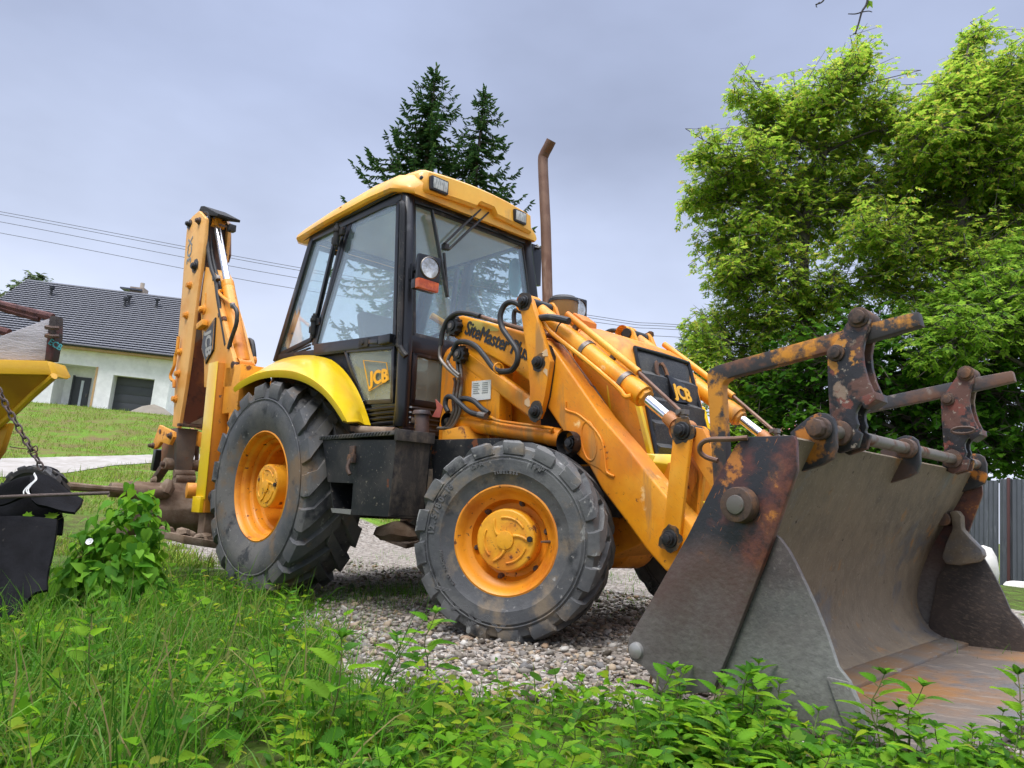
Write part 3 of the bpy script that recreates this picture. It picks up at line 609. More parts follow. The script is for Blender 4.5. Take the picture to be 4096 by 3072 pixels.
# windscreen and lower front panes
ws = [Vector((-1.385, -.545, 2.66)), Vector((-1.385, .545, 2.66)), Vector((-1.235, .60, 1.70)), Vector((-1.235, -.60, 1.70))]
wsf = frame('windscreen_seal', ws, .03, .015, rubber, BK); pane('windscreen', ws, glass, wsf)
rw = [Vector((-2.62, -.55, 2.62)), Vector((-2.62, .55, 2.62)), Vector((-2.93, .60, 1.76)), Vector((-2.93, -.60, 1.76))]
rwf = frame('rear_window_frame', rw, .04, .02, blackp, cab); pane('rear_window', rw, glass, cab)
for s in (-1, 1):
    q = [Vector((-1.232, s*.59, 1.58)), Vector((-1.232, s*.20, 1.58)), Vector((-1.232, s*.20, 1.26)), Vector((-1.232, s*.59, 1.26))]
    frame('front_pane_frame', q, .04, .03, blackp, cab); pane('front_pane', q, dirtyglass, cab)
MB().box((-1.30, -.18, 1.2), (-1.21, .18, 1.66)).build('front_bulkhead', black, cab)
for (x0, y0, x1, y1) in ((1215, 380, 1365, 425), (1785, 570, 1900, 632)):
    MB().bar(P('C', x0, y0, x=-1.36), P('C', x1, y1, x=-1.36), .01, .025).build('screen_clip', black, wsf, bevel=.003)
# cab inside: lining, seat, wheel, levers
ci = MB().box((-2.55, -.54, 2.665), (-1.43, .54, 2.70)); ci.build('headlining', greyint, cab)
for s in (-1, 1):
    MB().box((-2.85, s*.59-.02, 1.25), (-1.32, s*.59+.02, 1.66)).build('side_trim', greyint, cab, bevel=.01)
MB().box((-2.2, -.05, 1.25), (-1.32, .05, 1.3)).build('cab_floor', darkint, cab)
se = MB().box((-2.35, -.24, 1.50), (-1.88, .24, 1.62)); se.plate([(-2.36, 1.60), (-2.50, 2.12), (-2.42, 2.14), (-2.26, 1.62)], -.23, .23); se.box((-2.25, -.18, 1.25), (-1.98, .18, 1.5)); se.build('seat', seatm, BK, bevel=.03, seg=3)
sw = MB(); cs = Vector((-1.62, .0, 1.78)); sw.lathe([(.185+.014*math.cos(a), .014*math.sin(a)) for a in np.linspace(0, 2*math.pi, 8, endpoint=False)], cs, (-.5, 0, 1), 32, True)
for k in range(3): a = 2*math.pi*k/3; sw.cyl(cs, cs+Vector((.18*math.cos(a)*.9, .18*math.sin(a), .08*math.cos(a))), .009, n=6)
sw.cyl(cs, (-1.42, 0, 1.3), .03, n=10); sw.build('steering_wheel', rubber, BK)
da = MB().box((-1.46, -.3, 1.3), (-1.34, .3, 1.70)); da.build('dashboard', seatm, cab, bevel=.02)
lv = MB()
for k in range(3): lv.tube([(-1.75+.07*k, -.35, 1.4), (-1.72+.07*k, -.36, 1.80+.02*k)], .008, 6); lv.cyl((-1.72+.07*k, -.36, 1.79), (-1.72+.07*k, -.36, 1.85), .02, n=8)
lv.build('control_levers', rubber, cab)
MB().tube([P('C', 1335, 1220, x=-1.36), P('C', 1425, 1275, x=-1.33)], .025, 10).build('amber_knob', yink, cab)
sv = P('C', 1950, 940, x=-1.5); MB().prism([sv+Vector((0, .07*math.cos(a), .17*math.sin(a)*(1 if abs(math.sin(a)) < .8 else .95))) for a in np.linspace(0, 2*math.pi, 20, endpoint=False)], (.01, 0, 0)).build('sun_visor', mat('blue_tinted_visor', (.16, .42, .48), .4), cab)
# wipers
wp = MB(); pv = P('C', 1440, 715, x=-1.30)
for a, b in (((1695, 440), (1432, 690)), ((1752, 462), (1462, 738))): wp.bar(P('C', *a, x=-1.31), P('C', *b, x=-1.28), .012, .030, (1, 0, 0))
wp.bar(P('C', 1340, 445, x=-1.335), P('C', 1455, 1085, x=-1.255), .012, .028, (1, 0, 0)); wp.box(P('C', 1440, 715, x=-1.3)-Vector((.02, .02, .02)), P('C', 1440, 715, x=-1.3)+Vector((.02, .02, .02)))
wp.build('wiper', rubber, BK, bevel=.002)
MB().bar(P('C', 1430, 760, x=-1.29), P('C', 1455, 1070, x=-1.258), .012, .02, (1, 0, 0)).build('wiper_blade', rubber, BK)
# mirror on the far front pillar
mi = MB(); m0 = P('C', 2110, 850, y=.74); mi.prism([m0+Vector((0, -.05, .17)), m0+Vector((0, .06, .17)), m0+Vector((0, .06, -.16)), m0+Vector((0, -.05, -.16))], (-.03, 0, 0)); 
mi.tube(bez([P('C', 2040, 850, y=.62), P('C', 2015, 740, y=.66), P('C', 2060, 715, y=.7), P('C', 2130, 725, y=.74), m0+Vector((0, 0, .17))]), .012, 8); mi.build('side_mirror', blackp, BK, bevel=.008)

# ---- roof ---------------------------------------------------------
def rring(x, hw, zb, zt, dx=0., lip=.05):
    p = [(hw, zb), (hw+.012, zb+.02), (hw, zb+lip), (hw-.06, zt-.012), (hw-.14, zt), (0, zt+.02)]
    p = p+[(-a, b) for a, b in reversed(p[:-1])]
    return [Vector((x+dx*(b-zb), a, b)) for a, b in p]
rf = MB().loft([rring(-2.86, .50, 2.715, 2.745, lip=.012), rring(-2.84, .60, 2.69, 2.775, lip=.03), rring(-2.74, .665, 2.672, 2.80), rring(-2.3, .675, 2.705, 2.845), rring(-1.75, .675, 2.735, 2.885), rring(-1.48, .67, 2.735, 2.885, lip=.055), rring(-1.36, .64, 2.705, 2.86), rring(-1.30, .60, 2.69, 2.80)])
roof = rf.build('cab_roof', roofy, BK, ang=50)
def vring(t):
    """visor section at y: front plane, notch in the middle of the lower edge"""
    y = t*.60; nt2 = .045*max(0, min(1, (.105-abs(y-.03))/.03)); cr = .028*(1-t*t)
    zb = 2.715+cr+nt2; zt = 2.885+cr*1.1-.06*max(0, abs(t)-.93)/.07
    xf = -1.285+.03*(1-t*t)-.10*max(0, abs(t)-.88)/.12
    return [Vector((xf-.018, y, zb)), Vector((xf, y, zb+.02)), Vector((xf-.012, y, zt-.02)), Vector((xf-.035, y, zt)), Vector((xf-.17, y, zt+.012)), Vector((xf-.22, y, zt-.05)), Vector((xf-.13, y, zb+.005))]
MB().loft([vring(t) for t in np.concatenate([np.linspace(-1, -.4, 14), np.linspace(-.38, .42, 26), np.linspace(.44, 1, 14)])]).build('roof_visor', roofy, roof, ang=40)
MB().tube([(-2.72, -.63, 2.685), (-1.45, -.64, 2.74)], .012, 6).build('roof_seal', rubber, roof)
MB().lathe([(.014, 0), (.014, .012), (0, .014)], P('C', 1268, 208, y=-.615), (0, -1, .3), 12).build('roof_screw', darkpin, roof)
for (x, y, w_, h_) in ((1395, 262, .076, .052), (1988, 495, .066, .05)):
    c_ = P('C', x, y, x=-1.262); lp = MB(); lp.box(c_+Vector((-.04, -w_, -h_)), c_+Vector((.015, w_, h_))); l_ = lp.build('work_light', blackp, roof, bevel=.012)
    MB().box(c_+Vector((.012, -w_*.82, -h_*.74)), c_+Vector((.019, w_*.82, h_*.74))).build('work_light_lens', lensm, roof, bevel=.004)
ra = MB(); a = P('C', 685, 445, y=-.63); ra.cyl(a+Vector((-.02, 0, .02)), a+Vector((.02, 0, -.03)), .018, n=10); ra.bar(a, P('C', 700, 490, y=-.63), .02, .03); ra.build('roof_bracket', rustpin, roof)

# ---- rear mudguard ------------------------------------------------
lowe = [(245, 388), (300, 350), (400, 298), (500, 274), (600, 272), (700, 288), (800, 328), (900, 400), (970, 480), (1020, 555), (1055, 610)]
oute = [(248, 368), (300, 322), (400, 272), (500, 246), (600, 240), (700, 252), (800, 292), (900, 362), (985, 455), (1045, 545), (1085, 622)]
cres = [(420, 270), (470, 228), (570, 172), (680, 140), (780, 130), (870, 138), (950, 172), (1040, 262), (1120, 390), (1180, 540), (1212, 642)]
rows = [pl('D', lowe, -1.10), pl('D', oute, -1.105), pl('D', [(a*.5+b*.5+(1 if True else 0)*22, c_*.5+d*.5-14) for (a, c_), (b, d) in zip(oute, cres)], -.95), pl('D', cres, -.74)]
rows = [bez(r, 3) for r in rows]; rows.append([p+Vector((0, .05, .0)) for p in rows[3]])
outer = [list(r) for r in zip(*rows)]
inner = []
for sec in outer:
    cc = Vector((-2.19, 0, .70)); n2 = [(Vector((p.x, 0, p.z))-cc).normalized() for p in sec]
    inner.append([p-d*.02+Vector((0, .01 if k < 2 else 0, 0)) for k, (p, d) in enumerate(zip(sec, n2))])
md = MB().loft([list(o_)+list(reversed(i_)) for o_, i_ in zip(outer, inner)])
md.build('rear_mudguard', lemon, BK, ang=40)
md = MB().loft([[mir(v) for v in list(o_)+list(reversed(i_))] for o_, i_ in zip(outer, inner)]); md.build('rear_mudguard', lemon, BK, ang=40)
MB().plate([(-2.75, 1.5), (-1.95, 1.5), (-1.72, 1.22), (-1.66, 1.06), (-2.9, 1.0)], -.645, -.612).build('wheel_arch_panel', darkint, BK)
# ================================================================== LOADER ARMS
AO, AI = -.55, -.41
greasem = mat('grease', (.035, .024, .014), .4, layers=[((.20, .09, .02), 20, .55, .06, .6)])
def pin(c, axis, r, h, m_, parent, name='pivot_pin', collar=True):
    c = Vector(c); a = Vector(axis).normalized(); mb = MB()
    r *= .74; h *= .6
    if collar: mb.cyl(c, c+a*h*.35, r*1.4, r*1.3, 20)
    mb.cyl(c, c+a*h*.9, r, r*.95, 18); mb.hexbolt(c+a*h*.85, a, r*.8, h*.4)
    if m_ is darkpin:                          # grease worked out round the pin
        gm_ = MB().cyl(c-a*.001, c+a*.0022, r*2.0, n=22)
        for v in gm_.bm.verts: v.co += (v.co-c)*(.35*mnoise.noise(v.co*31))
        gm_.build('grease_mark', greasem, parent)
    return mb.build(name, m_, parent, bevel=.003)
armE = [(270, 297), (225, 310), (198, 350), (192, 430), (215, 462), (262, 492), (480, 600), (640, 690), (760, 780), (800, 880), (905, 985), (1035, 1180), (1060, 1290), (1110, 1318), (1205, 1405), (1300, 1580)]
armH = [(0, 508), (110, 660), (215, 778), (330, 790), (400, 640), (365, 540), (300, 462)]
armE2 = [(1790, 1640), (1660, 1480), (1480, 1250), (1290, 1030), (1130, 800), (960, 555), (900, 480), (740, 425), (500, 355)]
apts = pl('E', armE, AO)+pl('H', armH, AO)+pl('E', armE2, AO)
tow = [P('E', *q, y=-.53) for q in ((275, 500), (560, 540), (545, 1065), (250, 1065), (255, 700))]
lev = [P('E', *q, y=-.575) for q in ((735, 165), (775, 150), (800, 185), (830, 280), (930, 600), (945, 640), (905, 900), (880, 1000), (855, 1060), (810, 1050), (795, 1000), (795, 830), (770, 560), (725, 260))]
def X2(p, s): return p if s < 0 else mir(p)
LP = dict(top=P('E', 755, 205, y=-.575), mid=P('E', 858, 652, y=-.575), low=P('E', 838, 1012, y=-.575), arm=P('E', 235, 385, y=-.55), strut=P('E', 283, 592, y=-.55), lift0=P('E', 185, 1080, y=-.50), lift1=P('E', 1090, 1242, y=-.55), link=P('F', 790, 965, y=-.53), link2=P('H', 238, 605, y=-.56))
for s in (-1, 1):
    G_ = lambda mb: mb if s < 0 else mb.mirror()
    sg = Vector((0, s, 0)) ; out_ = Vector((0, -1, 0)) if s < 0 else Vector((0, 1, 0))
    arm = G_(MB().plate(apts, AO, AI)).build('loader_arm', yel, BK, bevel=.016, seg=3, ang=40)
    # welded knee plate with its oval
    kp = pl('E', [(1030, 935), (1045, 990), (1130, 1030), (1230, 1120), (1300, 1220), (1320, 1330), (1335, 1440), (1345, 1480), (1290, 1430), (1190, 1375), (1105, 1300), (1060, 1290), (1050, 1190), (1035, 1100)], AO)
    G_(MB().plate(kp, AO-.004, AO)).build('knee_plate', yel, arm, bevel=.002)
    wl = MB(); wl.tube(bez(pl('E', [(1037, 935), (1035, 985), (1060, 1005), (1130, 1030), (1230, 1115), (1300, 1215), (1322, 1330), (1335, 1440), (1360, 1470), (1395, 1485)], AO-.004)), .0065, 6)
    ov = P('E', 1208, 1222, y=AO-.004); wl.tube([ov+Vector((.05*math.cos(a), 0, .095*math.sin(a)+.03*math.cos(a)*-1)) for a in np.linspace(0, 2*math.pi, 28)], .005, 6)
    G_(wl).build('weld_bead', yel, arm, bevel=0)
    # tower carrying the arm
    tw = G_(MB().plate(tow, -.53, -.42)).build('loader_tower', yel, BK, bevel=.008)
    # dog-leg lever (two plates)
    lm_ = MB().plate(lev, -.60, -.562); lm_.plate(lev, -.395, -.37); lvr = G_(lm_).build('dogleg_lever', yel2 if s > 0 else yel, BK, bevel=.004)
    ed = [Vector((p.x, -.563, p.z)) for p in (P('E', 885, 500, y=-.563), P('E', 925, 520, y=-.563), P('E', 955, 600, y=-.563), P('E', 945, 700, y=-.563), P('E', 915, 900, y=-.563), P('E', 880, 1010, y=-.563), P('E', 890, 860, y=-.563), P('E', 930, 660, y=-.563))]
    G_(MB().plate(ed, -.566, -.552)).build('grease_smear', darkpin, lvr, wobble=.004, wscale=30)
    # levelling strut
    a, b = P('E', 283, 592, y=-.50), P('E', 838, 1012, y=-.50)
    G_(MB().bar(a, b, .07, .105)).build('levelling_strut', yel, BK, bevel=.03, seg=3)
    for key, r in (('top', .040), ('mid', .040), ('low', .040)):
        q = X2(LP[key], s); 
        pin(q+out_*.025, out_, .036, .05, darkpin, lvr)
    G_(MB().cyl(LP['top']+Vector((0, .0, 0)), LP['top']+Vector((0, .22, 0)), .034, n=18)).build('cross_pin', darkpin, lvr)
    for key, par in (('arm', arm), ('strut', tw)):
        q = X2(LP[key], s); r = .055 if key == 'arm' else .050
        mb = MB()
        mb.cyl(q, q+out_*.045, r, r*.96, 20); mb.cyl(q+out_*.045, q+out_*.055, r*.62, r*.6, 16)
        for k in range(10):
            an = 2*math.pi*k/10; mb.box(q+out_*.022+Vector((math.cos(an)*r*.98-.008, -.02, math.sin(an)*r*.98-.008)), q+out_*.022+Vector((math.cos(an)*r*.98+.008, .02, math.sin(an)*r*.98+.008)))
        pb = mb.build('pivot_bush', darkpin, par, bevel=.002)
        MB().cyl(q+out_*.05, q+out_*.058, r*.3, n=12).build('grease_cap', steel, pb)
    # lift ram
    a, b = P('E', 205, 1082, y=-.50), P('E', 1020, 1203, y=-.50)
    d = (b-a).normalized()
    lr = MB().cyl(a+d*.02, b-d*.03, .047, n=24); lr.cyl(b-d*.10, b-d*.0, .052, n=24); lift = G_(lr).build('lift_ram', yel, BK, bevel=.006)
    G_(MB().cyl(b-d*.03, P('E', 1090, 1242, y=-.50), .028, n=16)).build('lift_rod', darkpin, lift)
    mb = MB().lathe([(.055, -.05), (.055, .05), (.03, .055)], a, (0, 1, 0), 22); G_(mb).build('ram_eye', darkpin, lift)
    pin(X2(LP['lift0'], s)+out_*.0, out_, .036, .05, darkpin, lift); pin(X2(LP['lift1'], s)+out_*.0, out_, .042, .06, darkpin, arm)
    G_(MB().lathe([(.062, -.06), (.062, .0), (.05, .005)], LP['lift1'], (0, 1, 0), 22)).build('pin_boss', darkpin, arm)
    pp = bez([P('E', 290, 1030, y=-.555), P('E', 320, 1018, y=-.56), P('E', 380, 1040, y=-.56), P('E', 480, 1048, y=-.56), P('E', 560, 1078, y=-.56), P('E', 900, 1125, y=-.56), P('E', 935, 1140, y=-.56), P('E', 935, 1165, y=-.545)])
    G_(MB().tube(pp, .0085, 8)).build('ram_pipe', yel, lift)
    # bucket ram
    yr = -.475
    a = P('E', 765, 215, y=yr); b = P('E', 1625, 905, y=yr); d = (b-a).normalized(); c_ = P('F', 800, 960, y=yr)
    br = MB().cyl(a+d*.05, b-d*.02, .053, n=28); br.cyl(b-d*.11, b-d*.01, .058, n=28); br.cyl(b-d*.012, b+d*.012, .046, n=8)
    br.lathe([(.052, -.055), (.052, .055)], a, (0, 1, 0), 22); bram = G_(br).build('bucket_ram', yel, BK, bevel=.004)
    d2 = (c_-b).normalized(); L_ = (c_-b).length
    G_(MB().cyl(b, b+d2*(L_-.11), .027, n=24)).build('piston_rod', chrome, bram)
    e2 = MB().cyl(b+d2*(L_-.115), c_, .034, .045, n=18); e2.lathe([(.052, -.045), (.052, .045)], c_, (0, 1, 0), 22); G_(e2).build('rod_eye', mat('scuffed_rod_end', (.42, .17, .05), .5, layers=[(RUST, 10, .55, .06, .8)]), bram, bevel=.004)
    for fx, fy in ((1205, 540), (1495, 770)):
        q = P('E', fx, fy, y=yr); q = a+d*((q-a).dot(d)); G_(MB().cyl(q-d*.014, q+d*.014, .0575, n=28)).build('ram_band', steel, bram)
    up_ = d.cross(Vector((0, 1, 0))).normalized()
    if up_.z < 0: up_ = -up_
    i0, i1 = a+d*.30+up_*.092, a+d*.905+up_*.080
    G_(MB().cyl(i0, i1, .0185, .019, n=14)).build('level_indicator_tube', yel, bram)
    i2 = c_+Vector((-.01, 0, .085))
    G_(MB().cyl(i1, i2, .010, n=10)).build('indicator_rod', exhm, bram)
    ib = MB().box(i2+Vector((-.02, -.02, -.012)), i2+Vector((.03, .02, .012))); ib.bar(i2, c_+Vector((.02, 0, .045)), .02, .025, (0, 1, 0)); ib.cyl(i2+Vector((0, -.03, 0)), i2+Vector((0, .03, 0)), .01, n=8); G_(ib).build('indicator_clip', steel, bram)
    for t in (.39, .71):
        cl = MB().cyl(a+d*(t*1.0), a+d*(t*1.0+.022), .027, n=12); q = a+d*(t+.011); G_(cl.bar(q+up_*.05, q+up_*.10, .03, .02, (0, 1, 0))).build('tube_clamp', rustpin, bram)
    lp_ = bez([P('E', 872, 355, y=-.54), P('E', 950, 440, y=-.54), P('E', 1200, 640, y=-.54), P('E', 1420, 830, y=-.54), P('E', 1475, 895, y=-.54), P('E', 1520, 892, y=-.53)])
    G_(MB().tube(lp_, .0125, 8)).build('ram_pipe', yel, bram)
    # tipping links
    q = [P('F', *t, y=-.565) for t in ((738, 930), (770, 905), (830, 910), (858, 940), (862, 1000))]+[P('H', *t, y=-.565) for t in ((290, 640), (262, 655), (215, 645), (203, 620))]
    tl = MB().plate(q, -.575, -.55); tl.plate(q, -.43, -.405); lk = G_(tl).build('tipping_link', yel, BK, bevel=.004)
    pin(X2(P('F', 790, 965, y=-.575), s), out_, .042, .055, darkpin, lk); pin(X2(P('H', 238, 605, y=-.575), s), out_, .040, .05, darkpin, lk)
    G_(MB().cyl(P('F', 790, 965, y=-.575), P('F', 790, 965, y=-.575)+Vector((0, .2, 0)), .035, n=16)).build('link_shaft', darkpin, lk)
    q = [P('F', *t, y=-.50) for t in ((850, 930), (950, 950), (1000, 1050), (1030, 1180), (1030, 1390), (1000, 1370), (850, 1120))]
    G_(MB().plate(q, -.51, -.47)).build('tipping_lever', yel2, BK, bevel=.004)
    q = [P('F', *t, y=-.42) for t in ((840, 1140), (935, 1280), (900, 1640), (790, 1600))]
    G_(MB().plate(q, -.43, -.40)).build('inner_link_plate', yel, lk, bevel=.003)
# lettering on the near arm
o_ = P('E', 288, 430, y=AO-.003); xd = P('E', 752, 628, y=AO-.003)-o_; L_ = xd.length
tx = text('arm_lettering', 'SiteMaster Plus', .118, o_, xd, Vector((0, 0, 1)), ink, bpy.data.objects['loader_arm'], 0, .001, .04, 1.0, .0042)
w_ = max(v.co.dot(xd.normalized()) for v in tx.data.vertices)-min(v.co.dot(xd.normalized()) for v in tx.data.vertices)
k_ = L_/w_; xn = xd.normalized()
for v in tx.data.vertices:
    r_ = v.co-o_; v.co = o_+r_+xn*(r_.dot(xn)*(k_-1))
armo = bpy.data.objects['loader_arm']
bl = [P('E', *t, y=AO) for t in ((320, 335), (370, 335), (460, 355), (545, 400), (540, 415), (420, 410), (370, 405), (315, 400))]
MB().plate(bl, AO-.002, AO).build('bare_paint_patch', mat('faded_primer', (.62, .46, .10), .6, layers=[((.70, .36, .03), 10, .6, .08, .5)], bump=(40, .1)), armo)
pp_ = mat('chipped_primer', (.62, .42, .24), .7)
for q in (((860, 570), (900, 545), (905, 600), (870, 600)), ((880, 690), (905, 700), (900, 750), (870, 715)), ((735, 925), (760, 905), (790, 960), (760, 975), (735, 950))):
    yy = -.602 if q[0][0] > 800 else -.537
    MB().plate([P('E', *t, y=yy) for t in q], yy-.001, yy).build('chipped_patch', pp_, armo, wobble=.006, wscale=30)
# data plate on the tower
q = [P('E', *t, y=-.533) for t in ((350, 785), (490, 772), (485, 915), (345, 928))]
dp = MB().plate(q, -.537, -.533).build('data_plate', white, BK)
dl = MB()
for r in range(6): dl.bar(lerp(q[0], q[3], .12+.10*r)+(q[1]-q[0])*.08-Vector((0, .005, 0)), lerp(q[0], q[3], .12+.10*r)+(q[1]-q[0])*(.42 if r % 2 else .36)-Vector((0, .005, 0)), .002, .004, (0, 1, 0)); dl.bar(lerp(q[0], q[3], .12+.10*r)+(q[1]-q[0])*.56-Vector((0, .005, 0)), lerp(q[0], q[3], .12+.10*r)+(q[1]-q[0])*.86-Vector((0, .005, 0)), .002, .004, (0, 1, 0))
dl.build('plate_print', greyink, dp)
# hoses and pipes
def hose(reg, pts, y, r=.016, m_=None, name='hydraulic_hose', k=6):
    ys = y if isinstance(y, (list, tuple)) else [y]*len(pts)
    return MB().tube(bez([P(reg, a, b, y=yy) for (a, b), yy in zip(pts, ys)], k), r, 10).build(name, m_ or rubber, BK)
hose('E', [(405, 305), (330, 285), (240, 283), (170, 330), (130, 420), (115, 520)], -.60, .0165)
hose('E', [(115, 520), (108, 570), (115, 620), (160, 680), (250, 760)], -.60, .011, steel)
hose('E', [(400, 303), (500, 335), (620, 370), (740, 403)], -.585, .013, exhm, 'steel_pipe')
hose('E', [(722, 235), (650, 200), (590, 220), (555, 300), (570, 390), (630, 480), (680, 560), (680, 640), (640, 700), (580, 712), (535, 705), (500, 680), (440, 600), (380, 530), (310, 495), (240, 500), (205, 560)], [-.60, -.61, -.62, -.63, -.63, -.63, -.63, -.63, -.62, -.62, -.61, -.60, -.60, -.60, -.60, -.60, -.60], .0165)
hose('E', [(205, 560), (175, 610), (170, 640), (200, 690), (255, 740)], -.60, .011, steel)
hose('E', [(725, 275), (670, 260), (655, 300), (660, 365)], -.50, .014)
hose('E', [(470, 1020), (420, 985), (360, 930), (290, 910), (245, 930)], -.575, .016)
hose('E', [(410, 1035), (330, 1010), (260, 950), (200, 900), (160, 905), (150, 960), (170, 1010)], -.60, .016)
for x in (215, 238, 262): hose('E', [(x, 650 if x > 230 else 760), (x+8, 800), (x-8, 920), (x-5, 1010), (x-60, 1120), (x-120, 1130)], -.565, .010, steel, 'steel_pipe')
MB().box(P('E', 235, 765, y=-.575), P('E', 275, 795, y=-.55)).build('pipe_clamp', steel, BK, bevel=.003)
MB().cyl(P('E', 398, 1030, y=-.60), P('E', 450, 1042, y=-.60), .02, n=10).build('hose_ferrule', steel, BK)
MB().lathe([(.03+.006*math.cos(a), .006*math.sin(a)) for a in np.linspace(0, 2*math.pi, 8, endpoint=False)], P('E', 543, 690, y=-.62), (1, -.3, 0), 20, True).build('hose_ring', yel, BK)
hose('E', [(890, 445), (950, 455), (1000, 520), (1090, 640), (1230, 830)], -.43, .0145, exhm, 'steel_pipe'); hose('E', [(1230, 830), (1290, 920), (1400, 1090), (1500, 1240), (1600, 1330), (1640, 1360), (1665, 1430)], -.42, .0165)
hose('E', [(850, 318), (920, 312), (1000, 325), (1060, 340)], -.56, .02)
zt = MB()
for a, b in (((905, 285), (885, 340)), ((1020, 330), (965, 420))): zt.tube([P('E', *a, y=-.56), P('E', (a[0]+b[0])/2-12, (a[1]+b[1])/2, y=-.57), P('E', *b, y=-.56)], .004, 5)
zt.build('cable_tie', rubber, BK)
hose('E', [(1330, 430), (1370, 412), (1410, 412), (1450, 432), (1480, 440)], .50, .017)

# ================================================================== FRONT BUCKET
yN = -1.15
bk = MB()
top_z = .872; prof = [(1.50, .872), (1.43, .74), (1.35, .60), (1.275, .47), (1.215, .33), (1.185, .20), (1.20, .10), (1.25, .035), (1.31, .0)]
prof = [(v.x, v.z) for v in bez([(a, 0, b) for a, b in prof], 3)]
fl_ = [(1.315, -.005), (1.40, -.012)]
th_ = .022
n_ = len(prof); bkp = []
for i, (x, z) in enumerate(prof):
    a = Vector((*prof[max(i-1, 0)], 0)); b = Vector((*prof[min(i+1, n_-1)], 0)); t = (b-a).normalized(); bkp.append((x+t.y*th_, z-t.x*th_))
ring = [Vector((x, 0, z)) for x, z in prof]+[Vector((x, 0, z)) for x, z in reversed(bkp)]
BUK = MB().loft([[Vector((v.x, y, v.z)) for v in ring] for y in np.linspace(-1.125, 1.125, 7)]).build('front_bucket', shellm, BK, ang=30)
MB().prism([Vector((1.305, -1.12, .0)), Vector((1.43, -1.12, -.014)), Vector((1.43, 1.12, -.014)), Vector((1.305, 1.12, .0))], (0, 0, -.02)).build('cutting_edge', mat('worn_blade', (.16, .145, .13), .45, .2, layers=[((.22, .12, .05), 3, .56, .1, .6), ((.30, .29, .28), 14, .64, .06, .4, (3, .4, 1))], bump=(60, .1)), BUK, bevel=.004)
MB().prism([Vector((1.425, -1.13, -.028)), Vector((1.98, -1.13, -.016)), Vector((1.98, 1.13, -.016)), Vector((1.425, 1.13, -.028))], (0, 0, -.02)).build('clam_floor', floorm, BUK, bevel=.003)
def sidecol(pts, y0, y1, m_, nm, bev=.004):
    for s in (-1, 1):
        mb = MB().plate(pts, y0, y1)
        if s > 0: mb.mirror()
        mb.build(nm, cheekm if s > 0 and nm == 'clam_side' else m_, BUK, bevel=bev)
side = pl('H', [(640, 62), (860, 56), (893, 55), (906, 80), (911, 240), (880, 330), (800, 560), (700, 820), (560, 1180), (480, 1372), (460, 1420), (215, 1435), (105, 1290), (30, 1245), (12, 1190), (20, 1130), (120, 960), (330, 590), (480, 290), (590, 100)], yN)
rsm = mat('rust_scratched_side_plate', (.016, .016, .019), .42, layers=[((.11, .032, .024), 2.2, .60, .04, .6), ((.50, .17, .03), 30, .69, .015, .6, (1, 1, 18), (0, .6, 0)), ((.42, .13, .03), 9, .68, .012, .6, (1, 1, 20), (0, -1.1, 0)), ((.45, .16, .025), 5, .645, .02, .6), ((.15, .12, .11), 60, .69, .02, .6)], bump=(55, .2))
# lower half of the near plate is scoured to grey steel
def grade(m_, z0, z1, col2, lay, nm):
    M_ = m_.copy(); M_.name = nm; t = M_.node_tree; b = t.nodes['Principled BSDF']; src = b.inputs['Base Color'].links[0].from_socket
    tcn = nn(t, 'ShaderNodeTexCoord'); sp = nn(t, 'ShaderNodeSeparateXYZ'); t.links.new(tcn.outputs['Object'], sp.inputs[0])
    n = nn(t, 'ShaderNodeTexNoise'); n.inputs['Scale'].default_value = 5; n.inputs['Detail'].default_value = 7; t.links.new(tcn.outputs['Object'], n.inputs['Vector'])
    ad = nn(t, 'ShaderNodeMath', operation='MULTIPLY_ADD'); t.links.new(n.outputs[0], ad.inputs[0]); ad.inputs[1].default_value = .45; t.links.new(sp.outputs[2], ad.inputs[2])
    mr_ = nn(t, 'ShaderNodeMapRange'); mr_.inputs[1].default_value = z0+.225; mr_.inputs[2].default_value = z1+.225; t.links.new(ad.outputs[0], mr_.inputs[0])
    n2 = nn(t, 'ShaderNodeTexNoise'); n2.inputs['Scale'].default_value = 38; n2.inputs['Detail'].default_value = 12; n2.inputs['Roughness'].default_value = .8; mp_ = nn(t, 'ShaderNodeMapping'); mp_.inputs['Scale'].default_value = (1, 1, 2); mp_.inputs['Rotation'].default_value = (0, .6, 0); t.links.new(tcn.outputs['Object'], mp_.inputs[0]); t.links.new(mp_.outputs[0], n2.inputs['Vector'])
    cr = nn(t, 'ShaderNodeValToRGB'); cr.color_ramp.elements[0].position = .34; cr.color_ramp.elements[0].color = (*col2, 1); cr.color_ramp.elements[1].position = .68; cr.color_ramp.elements[1].color = (*lay, 1); t.links.new(n2.outputs[0], cr.inputs[0])
    mx = nn(t, 'ShaderNodeMixRGB'); t.links.new(mr_.outputs[0], mx.inputs[0]); t.links.new(cr.outputs[0], mx.inputs[1]); t.links.new(src, mx.inputs[2]); t.links.new(mx.outputs[0], b.inputs['Base Color'])
    return M_
sidem = grade(grade(rsm, .44, .56, (.055, .036, .032), (.105, .075, .062), 'side_plate_brown_band'), .04, .40, (.085, .078, .072), (.19, .18, .165), 'side_plate_half_scoured')
